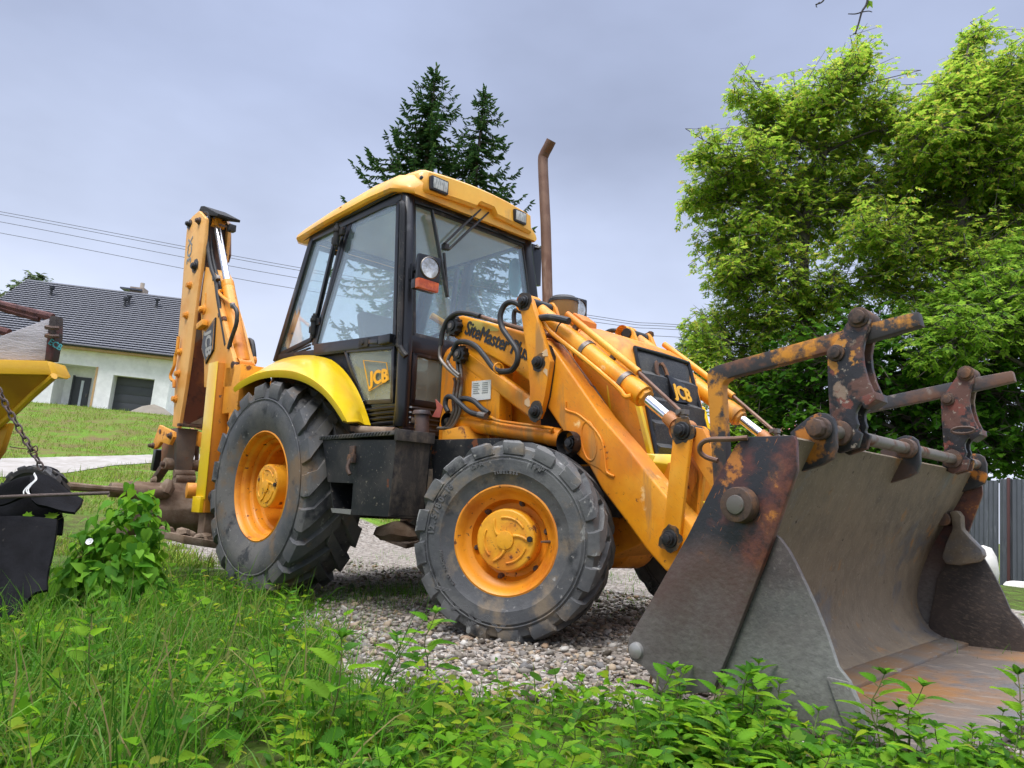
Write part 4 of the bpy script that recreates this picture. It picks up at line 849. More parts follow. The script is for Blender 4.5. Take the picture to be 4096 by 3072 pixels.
def edge_rust(m_, x0, z0, nx, nz, w, nm):
    M_ = m_.copy(); M_.name = nm; t = M_.node_tree; b = t.nodes['Principled BSDF']; src = b.inputs['Base Color'].links[0].from_socket
    tcn = nn(t, 'ShaderNodeTexCoord'); dt_ = nn(t, 'ShaderNodeVectorMath', operation='DOT_PRODUCT'); sb_ = nn(t, 'ShaderNodeVectorMath', operation='SUBTRACT'); sb_.inputs[1].default_value = (x0, 0, z0); dt_.inputs[1].default_value = (nx, 0, nz)
    t.links.new(tcn.outputs['Object'], sb_.inputs[0]); t.links.new(sb_.outputs[0], dt_.inputs[0])
    def nz_(sc):
        n = nn(t, 'ShaderNodeTexNoise'); n.inputs['Scale'].default_value = sc; n.inputs['Detail'].default_value = 9; n.inputs['Roughness'].default_value = .7; t.links.new(tcn.outputs['Object'], n.inputs['Vector']); return n.outputs[0]
    ad = nn(t, 'ShaderNodeMath', operation='MULTIPLY_ADD'); t.links.new(nz_(9), ad.inputs[0]); ad.inputs[1].default_value = .30; t.links.new(dt_.outputs['Value'], ad.inputs[2])
    mr_ = nn(t, 'ShaderNodeMapRange'); mr_.inputs[1].default_value = .15+w-.02; mr_.inputs[2].default_value = .15+w+.04; mr_.inputs[3].default_value = .9; mr_.inputs[4].default_value = 0; t.links.new(ad.outputs[0], mr_.inputs[0])
    cr = nn(t, 'ShaderNodeValToRGB'); e_ = cr.color_ramp.elements; e_.new(.52); e_.new(.62)
    for k, (p, c) in enumerate(((.40, (.045, .018, .016)), (.50, (.12, .035, .022)), (.60, (.17, .055, .025)), (.68, (.50, .18, .025)))): e_[k].position = p; e_[k].color = (*c, 1)
    t.links.new(nz_(14), cr.inputs[0]); mx = nn(t, 'ShaderNodeMixRGB'); t.links.new(mr_.outputs[0], mx.inputs[0]); t.links.new(src, mx.inputs[1]); t.links.new(cr.outputs[0], mx.inputs[2]); t.links.new(mx.outputs[0], b.inputs['Base Color'])
    return M_
sidem = grade(grade(edge_rust(rsm, 1.53, .76, -.928, .371, .055, 'side_plate_edge_rust'), .44, .56, (.075, .035, .028), (.105, .075, .062), 'side_plate_brown_band'), .04, .40, (.085, .078, .072), (.19, .18, .165), 'side_plate_half_scoured')
sidecol(side, yN, yN+.025, sidem, 'side_plate', .005)
cl = pl('H', [(792, 578), (820, 600), (868, 665), (905, 735), (960, 850), (1010, 960), (1075, 1120), (1130, 1285), (1190, 1360), (1260, 1520), (1330, 1690)], -1.12)+[Vector((1.70, 0, -.045)), Vector((1.30, 0, -.045)), Vector((1.24, 0, .05)), Vector((1.30, 0, .30))]
clamd = mat('dark_worn_clam', (.075, .058, .052), .55, layers=[((.045, .038, .036), 4, .55, .08, .5), ((.14, .12, .105), 60, .62, .08, .6)], bump=(70, .25))
clamg = grade(clamd, .16, .50, (.105, .102, .094), (.235, .233, .205), 'clam_scoured_below')
cheekm = mat('dark_brown_cheek', (.062, .047, .040), .55, layers=[((.035, .029, .027), 3, .54, .08, .5), ((.11, .085, .065), 40, .60, .08, .7, (1, 1, 3), (0, .3, 0)), ((.16, .08, .04), 6, .66, .04, .8)], bump=(60, .3))
sidecol(cl, -1.122, -1.10, clamg, 'clam_side', .004)
st_ = pl('H', [(1075, 1335), (1190, 1362), (1240, 1470), (1330, 1690), (1205, 1690)], -1.125)
sidecol(st_, -1.136, -1.123, clam, 'side_cutter', .004)
# far inside : cheek plate with curved hinge boss
kc_ = P('H', 1745, 500, y=1.08)
for s in (1,):
    q = [P('S', *t, y=1.06) for t in ((745, 455), (800, 445), (835, 490), (838, 580), (900, 650), (985, 735), (1000, 780), (960, 825), (820, 850), (720, 840), (690, 790), (720, 690), (770, 580), (760, 500))]
    mb = MB().plate(q, 1.02, 1.10)
    if s < 0: mb.mirror()
    mb.build('clam_hinge_arm', shellm, BUK, bevel=.012)
    hp_ = P('S', 700, 510, y=1.05); hp_.y *= s; MB().cyl(hp_-Vector((0, .05*s, 0)), hp_+Vector((0, .05*s, 0)), .036, n=18).build('hinge_pin', rustpin, BUK, bevel=.004)
hb = P('H', 625, 425, y=yN); mb = MB().cyl(hb, hb+Vector((0, -.05, 0)), .062, .058, 28); b1 = mb.build('clam_pivot_boss', rustpin, BUK, bevel=.005)
MB().cyl(hb+Vector((0, -.048, 0)), hb+Vector((0, -.056, 0)), .033, .031, 22).build('pivot_end', steel, b1, bevel=.002)
hb = P('H', 63, 1196, y=yN); MB().lathe([(.030, 0), (.028, -.012), (.015, -.020), (0, -.021)], hb, (0, 1, 0), 20).build('rivet', mat('bright_rivet', (.32, .31, .29), .4, .4), BUK)
hk = bez([P('H', 650, 68, y=yN-.01), P('H', 560, 75, y=yN-.02), P('H', 450, 78, y=yN-.02), P('H', 405, 100, y=yN-.02), P('H', 398, 140, y=yN-.01), P('H', 430, 170, y=yN), P('H', 492, 190, y=yN)])
MB().tube(hk, .009, 8).build('bent_hook', exhm, BUK)
# lugs along the top edge, cross rod
lugm = mat('orange_black_lug', (.025, .024, .026), .5, layers=[((.46, .16, .015), 8, .545, .03, .5), ((.10, .05, .03), 5, .58, .04, .7), ((.14, .06, .03), 9, .60, .05, .7)], bump=(45, .15))
def lug(yc, pts, m_, th=.032):
    MB().plate(pts, yc-th/2, yc+th/2).build('rod_lug', m_, BUK, bevel=.006)
lg = pl('G', [(488, 1075), (560, 1010), (640, 950), (700, 926), (760, 930), (805, 965), (825, 1040), (828, 1180), (800, 1265), (720, 1310), (600, 1350), (520, 1375), (515, 1120)], -.90)
lug(-.90, lg, lugm); lg2 = [p.copy() for p in lg]; lug(.0, [p+Vector((0, 0, 0)) for p in lg2], rustd); lug(1.10, lg2, lugm)
RZ = P('G', 672, 1030, y=-.92); RX, RZ = 1.525, .918
MB().cyl((RX, -.90, RZ), (RX, 1.12, RZ), .025, n=20).build('fork_rod', mat('worn_rod', (.17, .15, .125), .5, .4, layers=[(RUST, 6, .58, .06, .8), ((.30, .28, .25), 12, .64, .06, .4, (1, .2, 1))], bump=(50, .15)), BUK)
for yy, sg in ((-.92, -1), (1.12, 1)): mb = MB().cyl((RX, yy, RZ), (RX, yy+.03*sg, RZ), .040, n=22); mb.hexbolt((RX, yy+.03*sg, RZ), (0, sg, 0), .033, .035, 8); mb.build('rod_nut', rustpin, BUK, bevel=.004)
for yy in (-.62, -.02, .74): MB().cyl((RX, yy-.04, RZ), (RX, yy+.04, RZ), .042, n=20).build('rod_collar', rustpin, BUK, bevel=.006)
# fork carriers and folded-back tines
fk = pl('G', [(940, 215), (965, 185), (1010, 172), (1055, 190), (1075, 235), (1070, 300), (1035, 400), (1022, 480), (1030, 570), (1060, 680), (1108, 785), (1105, 815), (1040, 850), (1000, 870), (975, 920), (975, 965), (990, 1010), (975, 1050)], -.74)
fk += [Vector((1.60, 0, .915)), Vector((1.585, 0, .865)), Vector((1.52, 0, .845)), Vector((1.475, 0, .87))]+pl('G', [(785, 990), (768, 700), (765, 500), (800, 440)], -.74)
fm = mat('fork_carrier_paint', (.018, .017, .020), .45, layers=[((.12, .055, .04), 6, .54, .025, .65), ((.24, .17, .12), 9, .60, .025, .8), ((.17, .05, .035), 14, .60, .02, .7), ((.52, .22, .03), 7, .64, .015, .6), ((.30, .25, .2), 50, .64, .03, .8)], bump=(50, .25))
tinem = mat('fork_tine_paint', (.60, .24, .015), .5, layers=[((.035, .03, .03), 5, .47, .03, .6), ((.16, .07, .04), 8, .58, .05, .75)], bump=(40, .15))
tinem2 = mat('fork_tine_worn', (.15, .075, .045), .55, layers=[((.045, .045, .05), 4, .50, .06, .6), ((.24, .21, .18), 9, .62, .05, .7)], bump=(40, .15))
for yc, tm_ in ((-.70, tinem), (.70, tinem2)):
    fc = MB().plate(fk, yc-.055, yc-.03); fc.plate([p+Vector((.0, 0, 0)) for p in fk], yc+.03, yc+.055)
    fo = fc.build('fork_carrier', fm, BUK, bevel=.004)
    pc_ = Vector((1.608, yc, 1.338))
    mb = MB().cyl(pc_+Vector((0, -.078, 0)), pc_+Vector((0, .078, 0)), .026, n=20); mb.cyl(pc_+Vector((0, -.062, 0)), pc_+Vector((0, .062, 0)), .038, n=20); mb.build('carrier_pin', rustpin, fo, bevel=.004)
    mb = MB().cyl(Vector((1.522, yc-.08, 1.215)), Vector((1.522, yc+.07, 1.215)), .022, n=18); mb.cyl(Vector((1.522, yc-.065, 1.215)), Vector((1.522, yc-.05, 1.215)), .032, n=18); mb.build('stop_bolt', rustpin, fo, bevel=.004)
    cb = MB().cyl((RX+.0, yc-.07, RZ), (RX, yc+.07, RZ), .046, n=20); cb.build('carrier_sleeve', rustpin, fo, bevel=.008)
    h0, h1_, h2_ = Vector((1.80, yc, 1.318)), Vector((1.0, yc, 1.195)), Vector((1.035, yc, .56))
    e_ = (h0-h1_).normalized(); up_ = Vector((-e_.z, 0, e_.x)); dn = (h2_-h1_).normalized(); sd = Vector((dn.z, 0, -dn.x))
    if sd.x < 0: sd = -sd
    t2 = .033
    outl = [h0+up_*t2*.6, h0-up_*t2, Vector((1.62, yc, 1.285))-up_*t2, h1_+e_*.075-up_*t2, h1_+e_*.045-up_*(t2+.008), h1_+dn*.05+sd*(t2+.004), h1_+dn*.08+sd*t2, h2_+sd*t2, h2_-sd*t2, h1_+dn*.03-sd*t2, h1_+dn*.0-sd*t2*.9+up_*.006, h1_-e_*.015+up_*t2*.75, h1_+e_*.03+up_*t2, Vector((1.62, yc, 1.285))+up_*t2]
    MB().plate(outl, yc-.026, yc+.026).build('fork_tine', tm_, fo, bevel=.007)
    nb = P('G', 1100, 830, y=-.74); MB().prism([Vector((nb.x-.045, yc-.06, nb.z+.01)), Vector((nb.x+.012, yc-.06, nb.z+.028)), Vector((nb.x+.014, yc-.06, nb.z+.0)), Vector((nb.x-.03, yc-.06, nb.z-.03))], (0, .12, 0)).build('stop_block', fm, fo, bevel=.004)
lk_ = P('G', 1760, 1055, y=.60); MB().tube([lk_+Vector((.05*math.cos(a), -.01, .016*math.sin(a))) for a in np.linspace(0, 2*math.pi, 16)], .007, 6).build('weld_ring', rustpin, BUK)
# horseshoe hangs on the grille : its own thing
hs_ = MB(); hc = Vector((gz(1.372, .035), -.085, 1.372)); pth = []
for k in range(15):
    a = math.radians(118+k*304/14); pth.append(hc+gy*(.050*math.cos(a)*(1 if math.sin(a) < 0 else .9))+gu*(.062*math.sin(a)+.0)-gn*.01)
tb_ = []
for i, q in enumerate(pth):
    e_ = (pth[min(i+1, 14)]-pth[max(i-1, 0)]).normalized(); sdv = e_.cross(gn).normalized(); tb_.append([q+sdv*.0135+gn*.005, q-sdv*.0135+gn*.005, q-sdv*.0135-gn*.005, q+sdv*.0135-gn*.005])
hs_.loft(tb_)
for i in (1, 3, 5, 9, 11, 13): hs_.box(pth[i]-gn*.009-Vector((.003, .003, .003)), pth[i]-gn*.004+Vector((.003, .003, .003)))
hs_.cyl(pth[-1], pth[-1]-gn*.03, .009, n=8)
ho = hs_.build('horseshoe', mat('rusty_horseshoe', (.10, .05, .03), .8, layers=[((.22, .10, .04), 14, .55, .06, .9)], bump=(60, .4)), None, bevel=.002)
ho.rotation_euler = RW.to_euler(); prop(ho, 'rusty horseshoe hung open end up on the black radiator grille', 'horseshoe')

# ================================================================== STABILISERS AND BACKHOE
for s in (-1, 1):
    G_ = lambda mb: mb if s < 0 else mb.mirror()
    sl_ = G_(MB().box((-3.255, -1.055, .50), (-3.10, -.875, 1.66))).build('stabiliser_leg', mat('stabiliser_orange', (.60, .215, .015), .5, layers=[((.30, .13, .05), 3, .56, .08, .7, (1, 1, .6)), ((.10, .07, .05), 18, .66, .03, .85)], bump=(30, .15)), BK, bevel=.006)
    lp_ = MB().box((-3.262, -1.063, .60), (-3.095, -1.057, 1.665)); lp_.box((-3.263, -1.085, .50), (-3.12, -1.056, .62)); G_(lp_).build('leg_cover', lemon, sl_, bevel=.003)
    q = P('A', 1848, 1570, x=-3.098); q = X2(q, s); mb = MB().cyl(q, q+Vector((.02, 0, 0)), .032, n=20); mb.hexbolt(q+Vector((.02, 0, 0)), (1, 0, 0), .022, .014); mb.build('leg_bolt', yel2, sl_, bevel=.003)
    q = X2(P('B', 1730, 1180, x=-3.09), s); mb = MB().cyl(q, q+Vector((.03, 0, 0)), .058, n=20); mb.hexbolt(q+Vector((.03, 0, 0)), (1, 0, 0), .033, .03); mb.build('leg_plug', rustpin, sl_, bevel=.004)
    G_(MB().box((-3.235, -1.035, .33), (-3.12, -.885, .50))).build('inner_leg', mudm, sl_, bevel=.004)
    fp = MB().prism([Vector((-3.42, -1.33, .375)), Vector((-2.98, -1.24, .335)), Vector((-2.98, -.78, .255)), Vector((-3.42, -.86, .30))], (0, 0, -.05)); G_(fp).build('foot_pad', mudm, sl_, bevel=.008, wobble=.01, wscale=18)
    ml = MB()
    for k in range(14):
        u, v = rng.random(2); c_ = Vector((-3.38+.36*u, -1.27+.42*v, .37-.10*v)); r = .03+.03*rng.random(); ml.lathe([(.001, -r*.3), (r, -.2*r), (r*.8, r*.4), (.001, r*.6)], c_, (0, 0, 1), 8)
    G_(ml).build('mud_lumps', mudm, sl_, wobble=.02, wscale=22)
fr_ = MB().box((-3.24, -.86, .58), (-3.12, .86, .78)); fr_.box((-3.24, -.86, 1.40), (-3.12, .86, 1.58)); fr_.box((-3.12, -.7, .6), (-2.95, .7, .85)); fr_.box((-3.2, -.12, .78), (-3.12, .12, 1.4)); fr_.build('backhoe_frame', yel2, BK, bevel=.008)
MB().cyl(P('B', 1500, 1130, x=-3.45), P('B', 1500, 1130, x=-3.45)+Vector((.1, .4, 0)), .062, n=24).build('frame_tube', yel2, BK, bevel=.004)
YN, YF = -1.03, -.80
def bq(reg, pts, y=YN): return [P(reg, a, b, y=y) for a, b in pts]
# dipper : long box on the rear side, brown channel towards the machine
dn_ = bq('A', [(1600, 288), (1655, 350), (1648, 470), (1615, 760), (1580, 1000), (1545, 1300), (1520, 1500)])+bq('B', [(1490, 300), (1440, 600), (1432, 628), (1385, 615), (1395, 500), (1405, 300)])+bq('A', [(1418, 1500), (1440, 1200), (1462, 950), (1480, 700), (1500, 460), (1510, 390), (1545, 335)])
DP = MB().plate(dn_, YN, YN+.03).build('dipper_arm', pale, BK, bevel=.004)
dx = [(p.x, p.z) for p in dn_]
far_ = MB().plate(dn_, YF-.03, YF).build('far_plate', pale, DP, bevel=.004)
a0, a1 = P('A', 1628, 760, y=YN), P('B', 1440, 605, y=YN)
MB().prism([Vector((a0.x-.012, YN+.03, a0.z)), Vector((a1.x-.012, YN+.03, a1.z)), Vector((a1.x-.012, YF-.03, a1.z)), Vector((a0.x-.012, YF-.03, a0.z))], (-.02, 0, 0)).build('rusty_web', mat('rust_brown_web', (.13, .04, .02), .6, layers=[((.25, .08, .02), 5, .58, .06, .7), ((.20, .16, .13), 3.0, .62, .05, .95), ((.05, .02, .015), 9, .6, .06, .6)], bump=(30, .2)), DP)
b0_ = P('A', 1650, 365, y=YN); MB().prism([Vector((b0_.x-.03, YN+.03, b0_.z)), Vector((a0.x-.03, YN+.03, a0.z)), Vector((a0.x-.03, YF-.03, a0.z)), Vector((b0_.x-.03, YF-.03, b0_.z))], (-.02, 0, 0)).build('upper_web', mat('dark_brown_web', (.05, .025, .018), .5, layers=[((.12, .05, .02), 6, .58, .06, .7)], bump=(30, .2)), DP)  # dark brown sheet closing the channel above the rusty web
w0 = P('B', 1440, 600, y=YN); MB().box((w0.x-.03, YN-.005, w0.z-.012), (w0.x+.012, YF+.005, w0.z+.012)).build('web_lip', rustpin, DP, bevel=.003)
sl0, sl1 = P('B', 1535, 555, x=w0.x+.0), P('B', 1535, 605, x=w0.x)
MB().box((w0.x-.012, sl0.y-.016, sl1.z+.03), (w0.x-.006, sl0.y+.016, sl0.z+.05)).build('web_slot', darkint, DP)
MB().box((a1.x-.02, YN+.03, a1.z+.03), (a1.x-.008, YF-.03, a1.z+.22)).build('mud_patch', mudm, DP, wobble=.02, wscale=12)
bo = MB()
for (rg, x, y) in (('A', 1530, 890), ('A', 1503, 1130), ('A', 1452, 1425), ('A', 1437, 1600), ('B', 1415, 395)):
    q = P(rg, x, y, y=YN); bo.hexbolt(q, (0, -1, 0), .026, .035); bo.cyl(q, q+Vector((0, -.012, 0)), .034, n=12)
bo.build('wear_pad_bolts', yel2, DP, bevel=.002)
for (x, y, r) in ((1525, 395, .04), (1605, 370, .042), (1570, 735, .055)):
    pin(P('A', x, y, y=YN), (0, -1, 0), r*.8, .05, darkpin if y > 380 else rustpin, DP)
text('dipper_lettering', '3CX', .13, P('A', 1533, 705, y=YN-.002), P('A', 1548, 520, y=YN-.002)-P('A', 1533, 705, y=YN-.002), Vector((-1, 0, 0)), greyink, DP, 0, .001, 0, 1., .004)
MB().tube(bez(bq('A', [(1435, 1300), (1425, 1400)], YN-.03)+bq('B', [(1410, 50), (1400, 130), (1372, 200), (1380, 240), (1398, 250)], YN-.03)+bq('B', [(1400, 300)], YN-.03)), .014, 8).build('dipper_pipe', yel2, DP)
# inner extending dipper
i0 = P('B', 1500, 640, y=-.98); i1 = P('B', 1470, 970, y=-.98)
ip = MB().prism([P('B', *t, x=w0.x-.03) for t in ((1430, 625), (1595, 640), (1545, 975), (1412, 965))], (-.16, 0, 0)); ip.build('extending_dipper', mat('bare_dirty_steel', (.12, .10, .085), .6, layers=[((.18, .14, .105), 5, .52, .08, .9), ((.20, .06, .02), 7, .64, .05, .7)], bump=(35, .2)), DP, bevel=.006)
xd_ = w0.x-.10
for (x, y, r, l) in ((1370, 915, .048, .10), (1570, 930, .05, .08), (1330, 920, .022, .08), (1590, 700, .03, .06), (1375, 690, .04, .10)):
    q = P('B', x, y, x=xd_); MB().cyl(q-Vector((0, l/2, 0)), q+Vector((0, l/2, 0)), r, n=18).build('dipper_boss', rustpin if r < .04 else mudm, DP, bevel=.005)
for a in ((1560, 700, 1585, 880), (1595, 660, 1580, 900)): MB().cyl(P('B', a[0], a[1], x=xd_), P('B', a[2], a[3], x=xd_), .018, n=8).build('dipper_link_rod', rustpin, DP)
# tipping linkage plates at the end of the dipper
q = [P('B', *t, y=-1.10) for t in ((1300, 605), (1410, 660), (1412, 700), (1380, 765), (1310, 740), (1285, 780), (1255, 800), (1245, 770), (1268, 690))]
tl_ = MB().plate(q, -1.12, -1.09).build('bucket_lever', yel2, BK, bevel=.004); MB().plate(q, -.86, -.83).build('bucket_lever', yel2, BK, bevel=.004)
pin(P('B', 1375, 690, y=-1.12), (0, -1, 0), .03, .04, rustpin, tl_); pin(P('B', 1235, 770, y=-1.12), (0, -1, 0), .026, .06, rustpin, tl_); MB().lathe([(.02, 0), (.02, -.006), (0, -.006)], P('B', 1290, 655, y=-1.12), (0, 1, 0), 14).build('lever_hole', exhm, tl_)
MB().prism([P('B', *t, y=-1.02) for t in ((1300, 740), (1400, 745), (1395, 900), (1290, 900))], (0, .1, 0)).build('lever_casting', mat('dirty_orange_casting', (.24, .09, .035), .7, layers=[((.14, .09, .06), 6, .52, .08, .9)], bump=(30, .2)), tl_, bevel=.01)
MB().bar(P('B', 1275, 800, y=-1.02), P('B', 1245, 970, y=-1.02), .06, .06).build('tip_link', blackp, tl_, bevel=.004)
MB().bar(P('B', 1325, 940, y=-1.05), P('B', 1250, 1050, y=-1.05), .07, .05).build('side_link', rustpin, tl_, bevel=.008)
pin(P('B', 1250, 1050, y=-1.09), (0, -1, 0), .035, .05, mudm, tl_)
# excavating bucket, caked in clay, teeth up at the back
xb = -3.78
bq2 = [Vector((p.x, -1.36, p.z)) for p in (P('B', 1180, 1160, y=-1.10), P('B', 1300, 1120, y=-1.10))]
c0 = P('B', 1300, 1150, x=xb)
prof = [(-3.98, .70), (-3.80, .72), (-3.72, .66), (-3.66, .52), (-3.68, .40), (-3.80, .31), (-4.05, .28), (-4.10, .36), (-4.05, .55)]
eb = MB().loft([[Vector((x, y, z)) for x, z in prof] for y in np.linspace(-1.36, -.46, 6)]).build('digging_bucket', mudm, BK, bevel=.02, wobble=.02, wscale=7)
MB().tube([P('B', 1010, 1125, x=-3.72)-Vector((0, .12, 0)), P('B', 1100, 1140, x=-3.72), P('B', 1250, 1150, x=-3.70), P('B', 1345, 1140, x=-3.70)], [.055, .06, .06, .055], 12).build('bucket_rim', mudm, eb, wobble=.015, wscale=10)
MB().tube([P('B', 1320, 1150, x=-3.69), P('B', 1350, 1100, x=-3.69), P('B', 1362, 1045, x=-3.69)], [.06, .055, .03], 10).build('bucket_ear', mudm, eb, wobble=.01, wscale=14)
mb = MB()
for y in (1010, 1060, 1110): mb.cyl(P('B', 1400, y-20, x=-3.85), P('B', 1560, y-15, x=-3.85), .045 if y > 1020 else .03, n=14)
mb.build('bucket_hinge_tube', mudm, eb, wobble=.006, wscale=20)
tt = MB()
for x in (1440, 1500): tt.prism([P('B', x-28, 975, x=-3.9), P('B', x+28, 975, x=-3.9), P('B', x+20, 1015, x=-3.9), P('B', x-18, 1018, x=-3.9)], (-.05, 0, 0))
tt.build('bucket_teeth', steel, eb, bevel=.004)
# boom in front of the dipper
bn = bq('A', [(1655, 738), (1680, 745), (1708, 800), (1730, 950), (1790, 1150), (1870, 1460), (1890, 1560)], -1.0)+bq('B', [(1860, 300), (1640, 300)], -1.0)+bq('A', [(1640, 1500), (1618, 1200), (1612, 1080), (1630, 900)], -1.0)
BM_ = MB().plate(bn, -1.0, -.82).build('boom', mat('boom_paint', (.80, .40, .09), .45, layers=[((.74, .28, .015), 1.6, .52, .12, .45), (RUST, 14, .70, .03, .8), ((.16, .05, .02), 2.2, .70, .03, .7)], bump=(25, .06)), BK, bevel=.006)
pin(P('A', 1640, 1085, y=-1.0), (0, -1, 0), .042, .06, yel2, BM_)
q = P('A', 1620, 1205, y=-1.0); MB().bar(P('A', 1648, 1185, y=-1.03), P('A', 1600, 1225, y=-1.03), .05, .05).build('boom_stop', yel2, BM_, bevel=.005)
MB().tube(bq('A', [(1655, 950), (1652, 1060)], -1.0), .008, 6).build('weld_bead', yel2, BM_)
pq = [P('A', *t, y=-1.005) for t in ((1738, 1145), (1640, 1280), (1625, 1400), (1658, 1520), (1722, 1405))]
pb = MB().plate(pq, -1.012, -1.0).build('boom_badge', blackp, BM_, bevel=.003)
MB().plate([lerp(p, sum(pq, Vector())/5, .10) for p in pq], -1.014, -1.012).build('badge_field', mat('badge_tan', (.70, .34, .08), .5), pb)
MB().plate([lerp(p, sum(pq, Vector())/5, .14) for p in pq], -1.0155, -1.014).build('badge_face', mat('badge_dark', (.04, .04, .045), .4), pb)
to = P('A', 1690, 1245, y=-1.017); te = P('A', 1652, 1500, y=-1.017)
text('badge_lettering', 'JCB', .145, P('A', 1655, 1265, y=-1.017), P('A', 1655, 1500, y=-1.017)-P('A', 1655, 1265, y=-1.017), P('A', 1725, 1240, y=-1.017)-P('A', 1655, 1265, y=-1.017), mat('badge_letter_grey', (.34, .32, .29), .5), pb, 0, .001, .12, 1.0, .007)
# dipper ram on the boom: orange barrel, bright rod to the dipper head
rb0, rb1 = P('A', 1950, 1500, y=-.91), P('A', 1830, 870, y=-.91); rt = P('A', 1742, 395, y=-.91); d = (rb1-rb0).normalized()
dr_ = MB().cyl(rb0-d*.02, rb1, .060, .050, 24); dr_.cyl(rb1-d*.06, rb1+d*.01, .052, n=24); dr_.lathe([(.06, -.06), (.06, .06)], rb0-d*.05, (0, 1, 0), 20); dro = dr_.build('dipper_ram', orange, BK, bevel=.005)
MB().cyl(rb1, rt, .030, n=20).build('piston_rod', mat('bright_rod', (.8, .81, .84), .22, .85, var=.03), dro); mb = MB().lathe([(.045, -.06), (.045, .06)], rt, (0, 1, 0), 18); mb.build('rod_eye', yel2, dro, bevel=.004)
MB().cyl(rb0-d*.05-Vector((0, .09, 0)), rb0-d*.05+Vector((0, .09, 0)), .03, n=16).build('ram_pin', rustpin, dro)
MB().tube(bez([P('A', 1785, 930, y=-.97), P('A', 1765, 935, y=-.98), P('A', 1780, 970, y=-.98), P('A', 1870, 1045, y=-.98)]), .013, 8).build('ram_pipe', orange, dro)
# head of the dipper: cap, hose bundle, clamps
MB().prism([P('A', *t, y=-1.0) for t in ((1615, 250), (1640, 248), (1755, 310), (1750, 330), (1640, 320), (1600, 285))], (0, .2, 0)).build('dipper_cap', darkint, DP, bevel=.004)
MB().prism([P('A', *t, y=-.78) for t in ((1700, 345), (1790, 340), (1835, 385), (1835, 640), (1818, 700), (1800, 520), (1760, 420))], (0, .03, 0)).build('head_plate', exhm, DP, bevel=.003)
for pts, yy in ((((1645, 310), (1670, 305), (1685, 340), (1670, 450), (1675, 600), (1700, 750), (1735, 850), (1755, 1000), (1800, 1250), (1820, 1370)), -.99), (((1660, 315), (1700, 330), (1700, 450), (1700, 600), (1730, 760), (1770, 900), (1790, 1100), (1810, 1250), (1830, 1380)), -.95), (((1715, 330), (1740, 325), (1765, 370), (1775, 500), (1800, 640)), -.88), (((1740, 340), (1770, 340), (1800, 400), (1805, 560), (1812, 650)), -.83), (((1650, 340), (1660, 400), (1660, 520), (1685, 700), (1720, 840), (1745, 1000), (1785, 1200)), -.93), (((1875, 1050), (1905, 1100), (1900, 1200), (1860, 1320), (1840, 1400)), -1.0)):
    MB().tube(bez([P('A', *t, y=yy) for t in pts]), .017, 8).build('boom_hose', rubber, BK)
for x, y in ((1725, 835), (1750, 830), (1772, 1130), (1800, 1160), (1870, 1050)): MB().cyl(P('A', x, y-14, y=-.985), P('A', x+4, y+14, y=-.985), .022, n=10).build('hose_ferrule', steel, BK, bevel=.002)
MB().bar(P('A', 1655, 365, y=-.96), P('A', 1865, 430, y=-.86), .03, .02).build('hose_clamp_bar', exhm, DP, bevel=.003); MB().box(P('A', 1862, 430, y=-.86)-Vector((.03, .03, .03)), P('A', 1862, 430, y=-.86)+Vector((.03, .03, .03))).build('clamp_bolt', darkpin, DP, bevel=.006)
MB().box(P('A', 1745, 385, y=-.92)-Vector((.035, .03, .035)), P('A', 1745, 385, y=-.92)+Vector((.035, .03, .035))).build('clamp_block', yel2, DP, bevel=.006)
# swing casting and hoses between boom foot and cab
q0 = P('A', 1960, 1570, y=-.90); cs_ = MB().box((q0.x-.10, -1.0, q0.z-.35), (q0.x+.16, -.75, q0.z+.02)); cs_.cyl((q0.x+.05, -.9, .75), (q0.x+.05, -.9, 1.6), .10, n=20); cs_.build('kingpost', yel2, BK, bevel=.01)
for pts in (((1985, 1350), (2000, 1330), (2025, 1345), (2038, 1420), (2042, 1480)), ((2042, 1470), (2045, 1500), (2025, 1520), (2000, 1525)), ((1990, 1580), (2050, 1560), (2120, 1600), (2160, 1650)), ((1960, 1600), (2000, 1640), (2060, 1590), (2140, 1580))):
    MB().tube(bez([P('A', *t, y=-.80) for t in pts]), .022, 8).build('swing_hose', rubber if pts[0][0] != 2042 else yel2, BK)
hz = MB()
for k in range(5): hz.tube(bez([P('B', 1925+14*k, 350, y=-.78), P('B', 1945+10*k, 420, y=-.76), P('B', 1960+15*k, 520, y=-.78)]), .012, 6)
hz.build('rear_hose_bundle', mat('olive_hose', (.10, .09, .03), .6), BK)
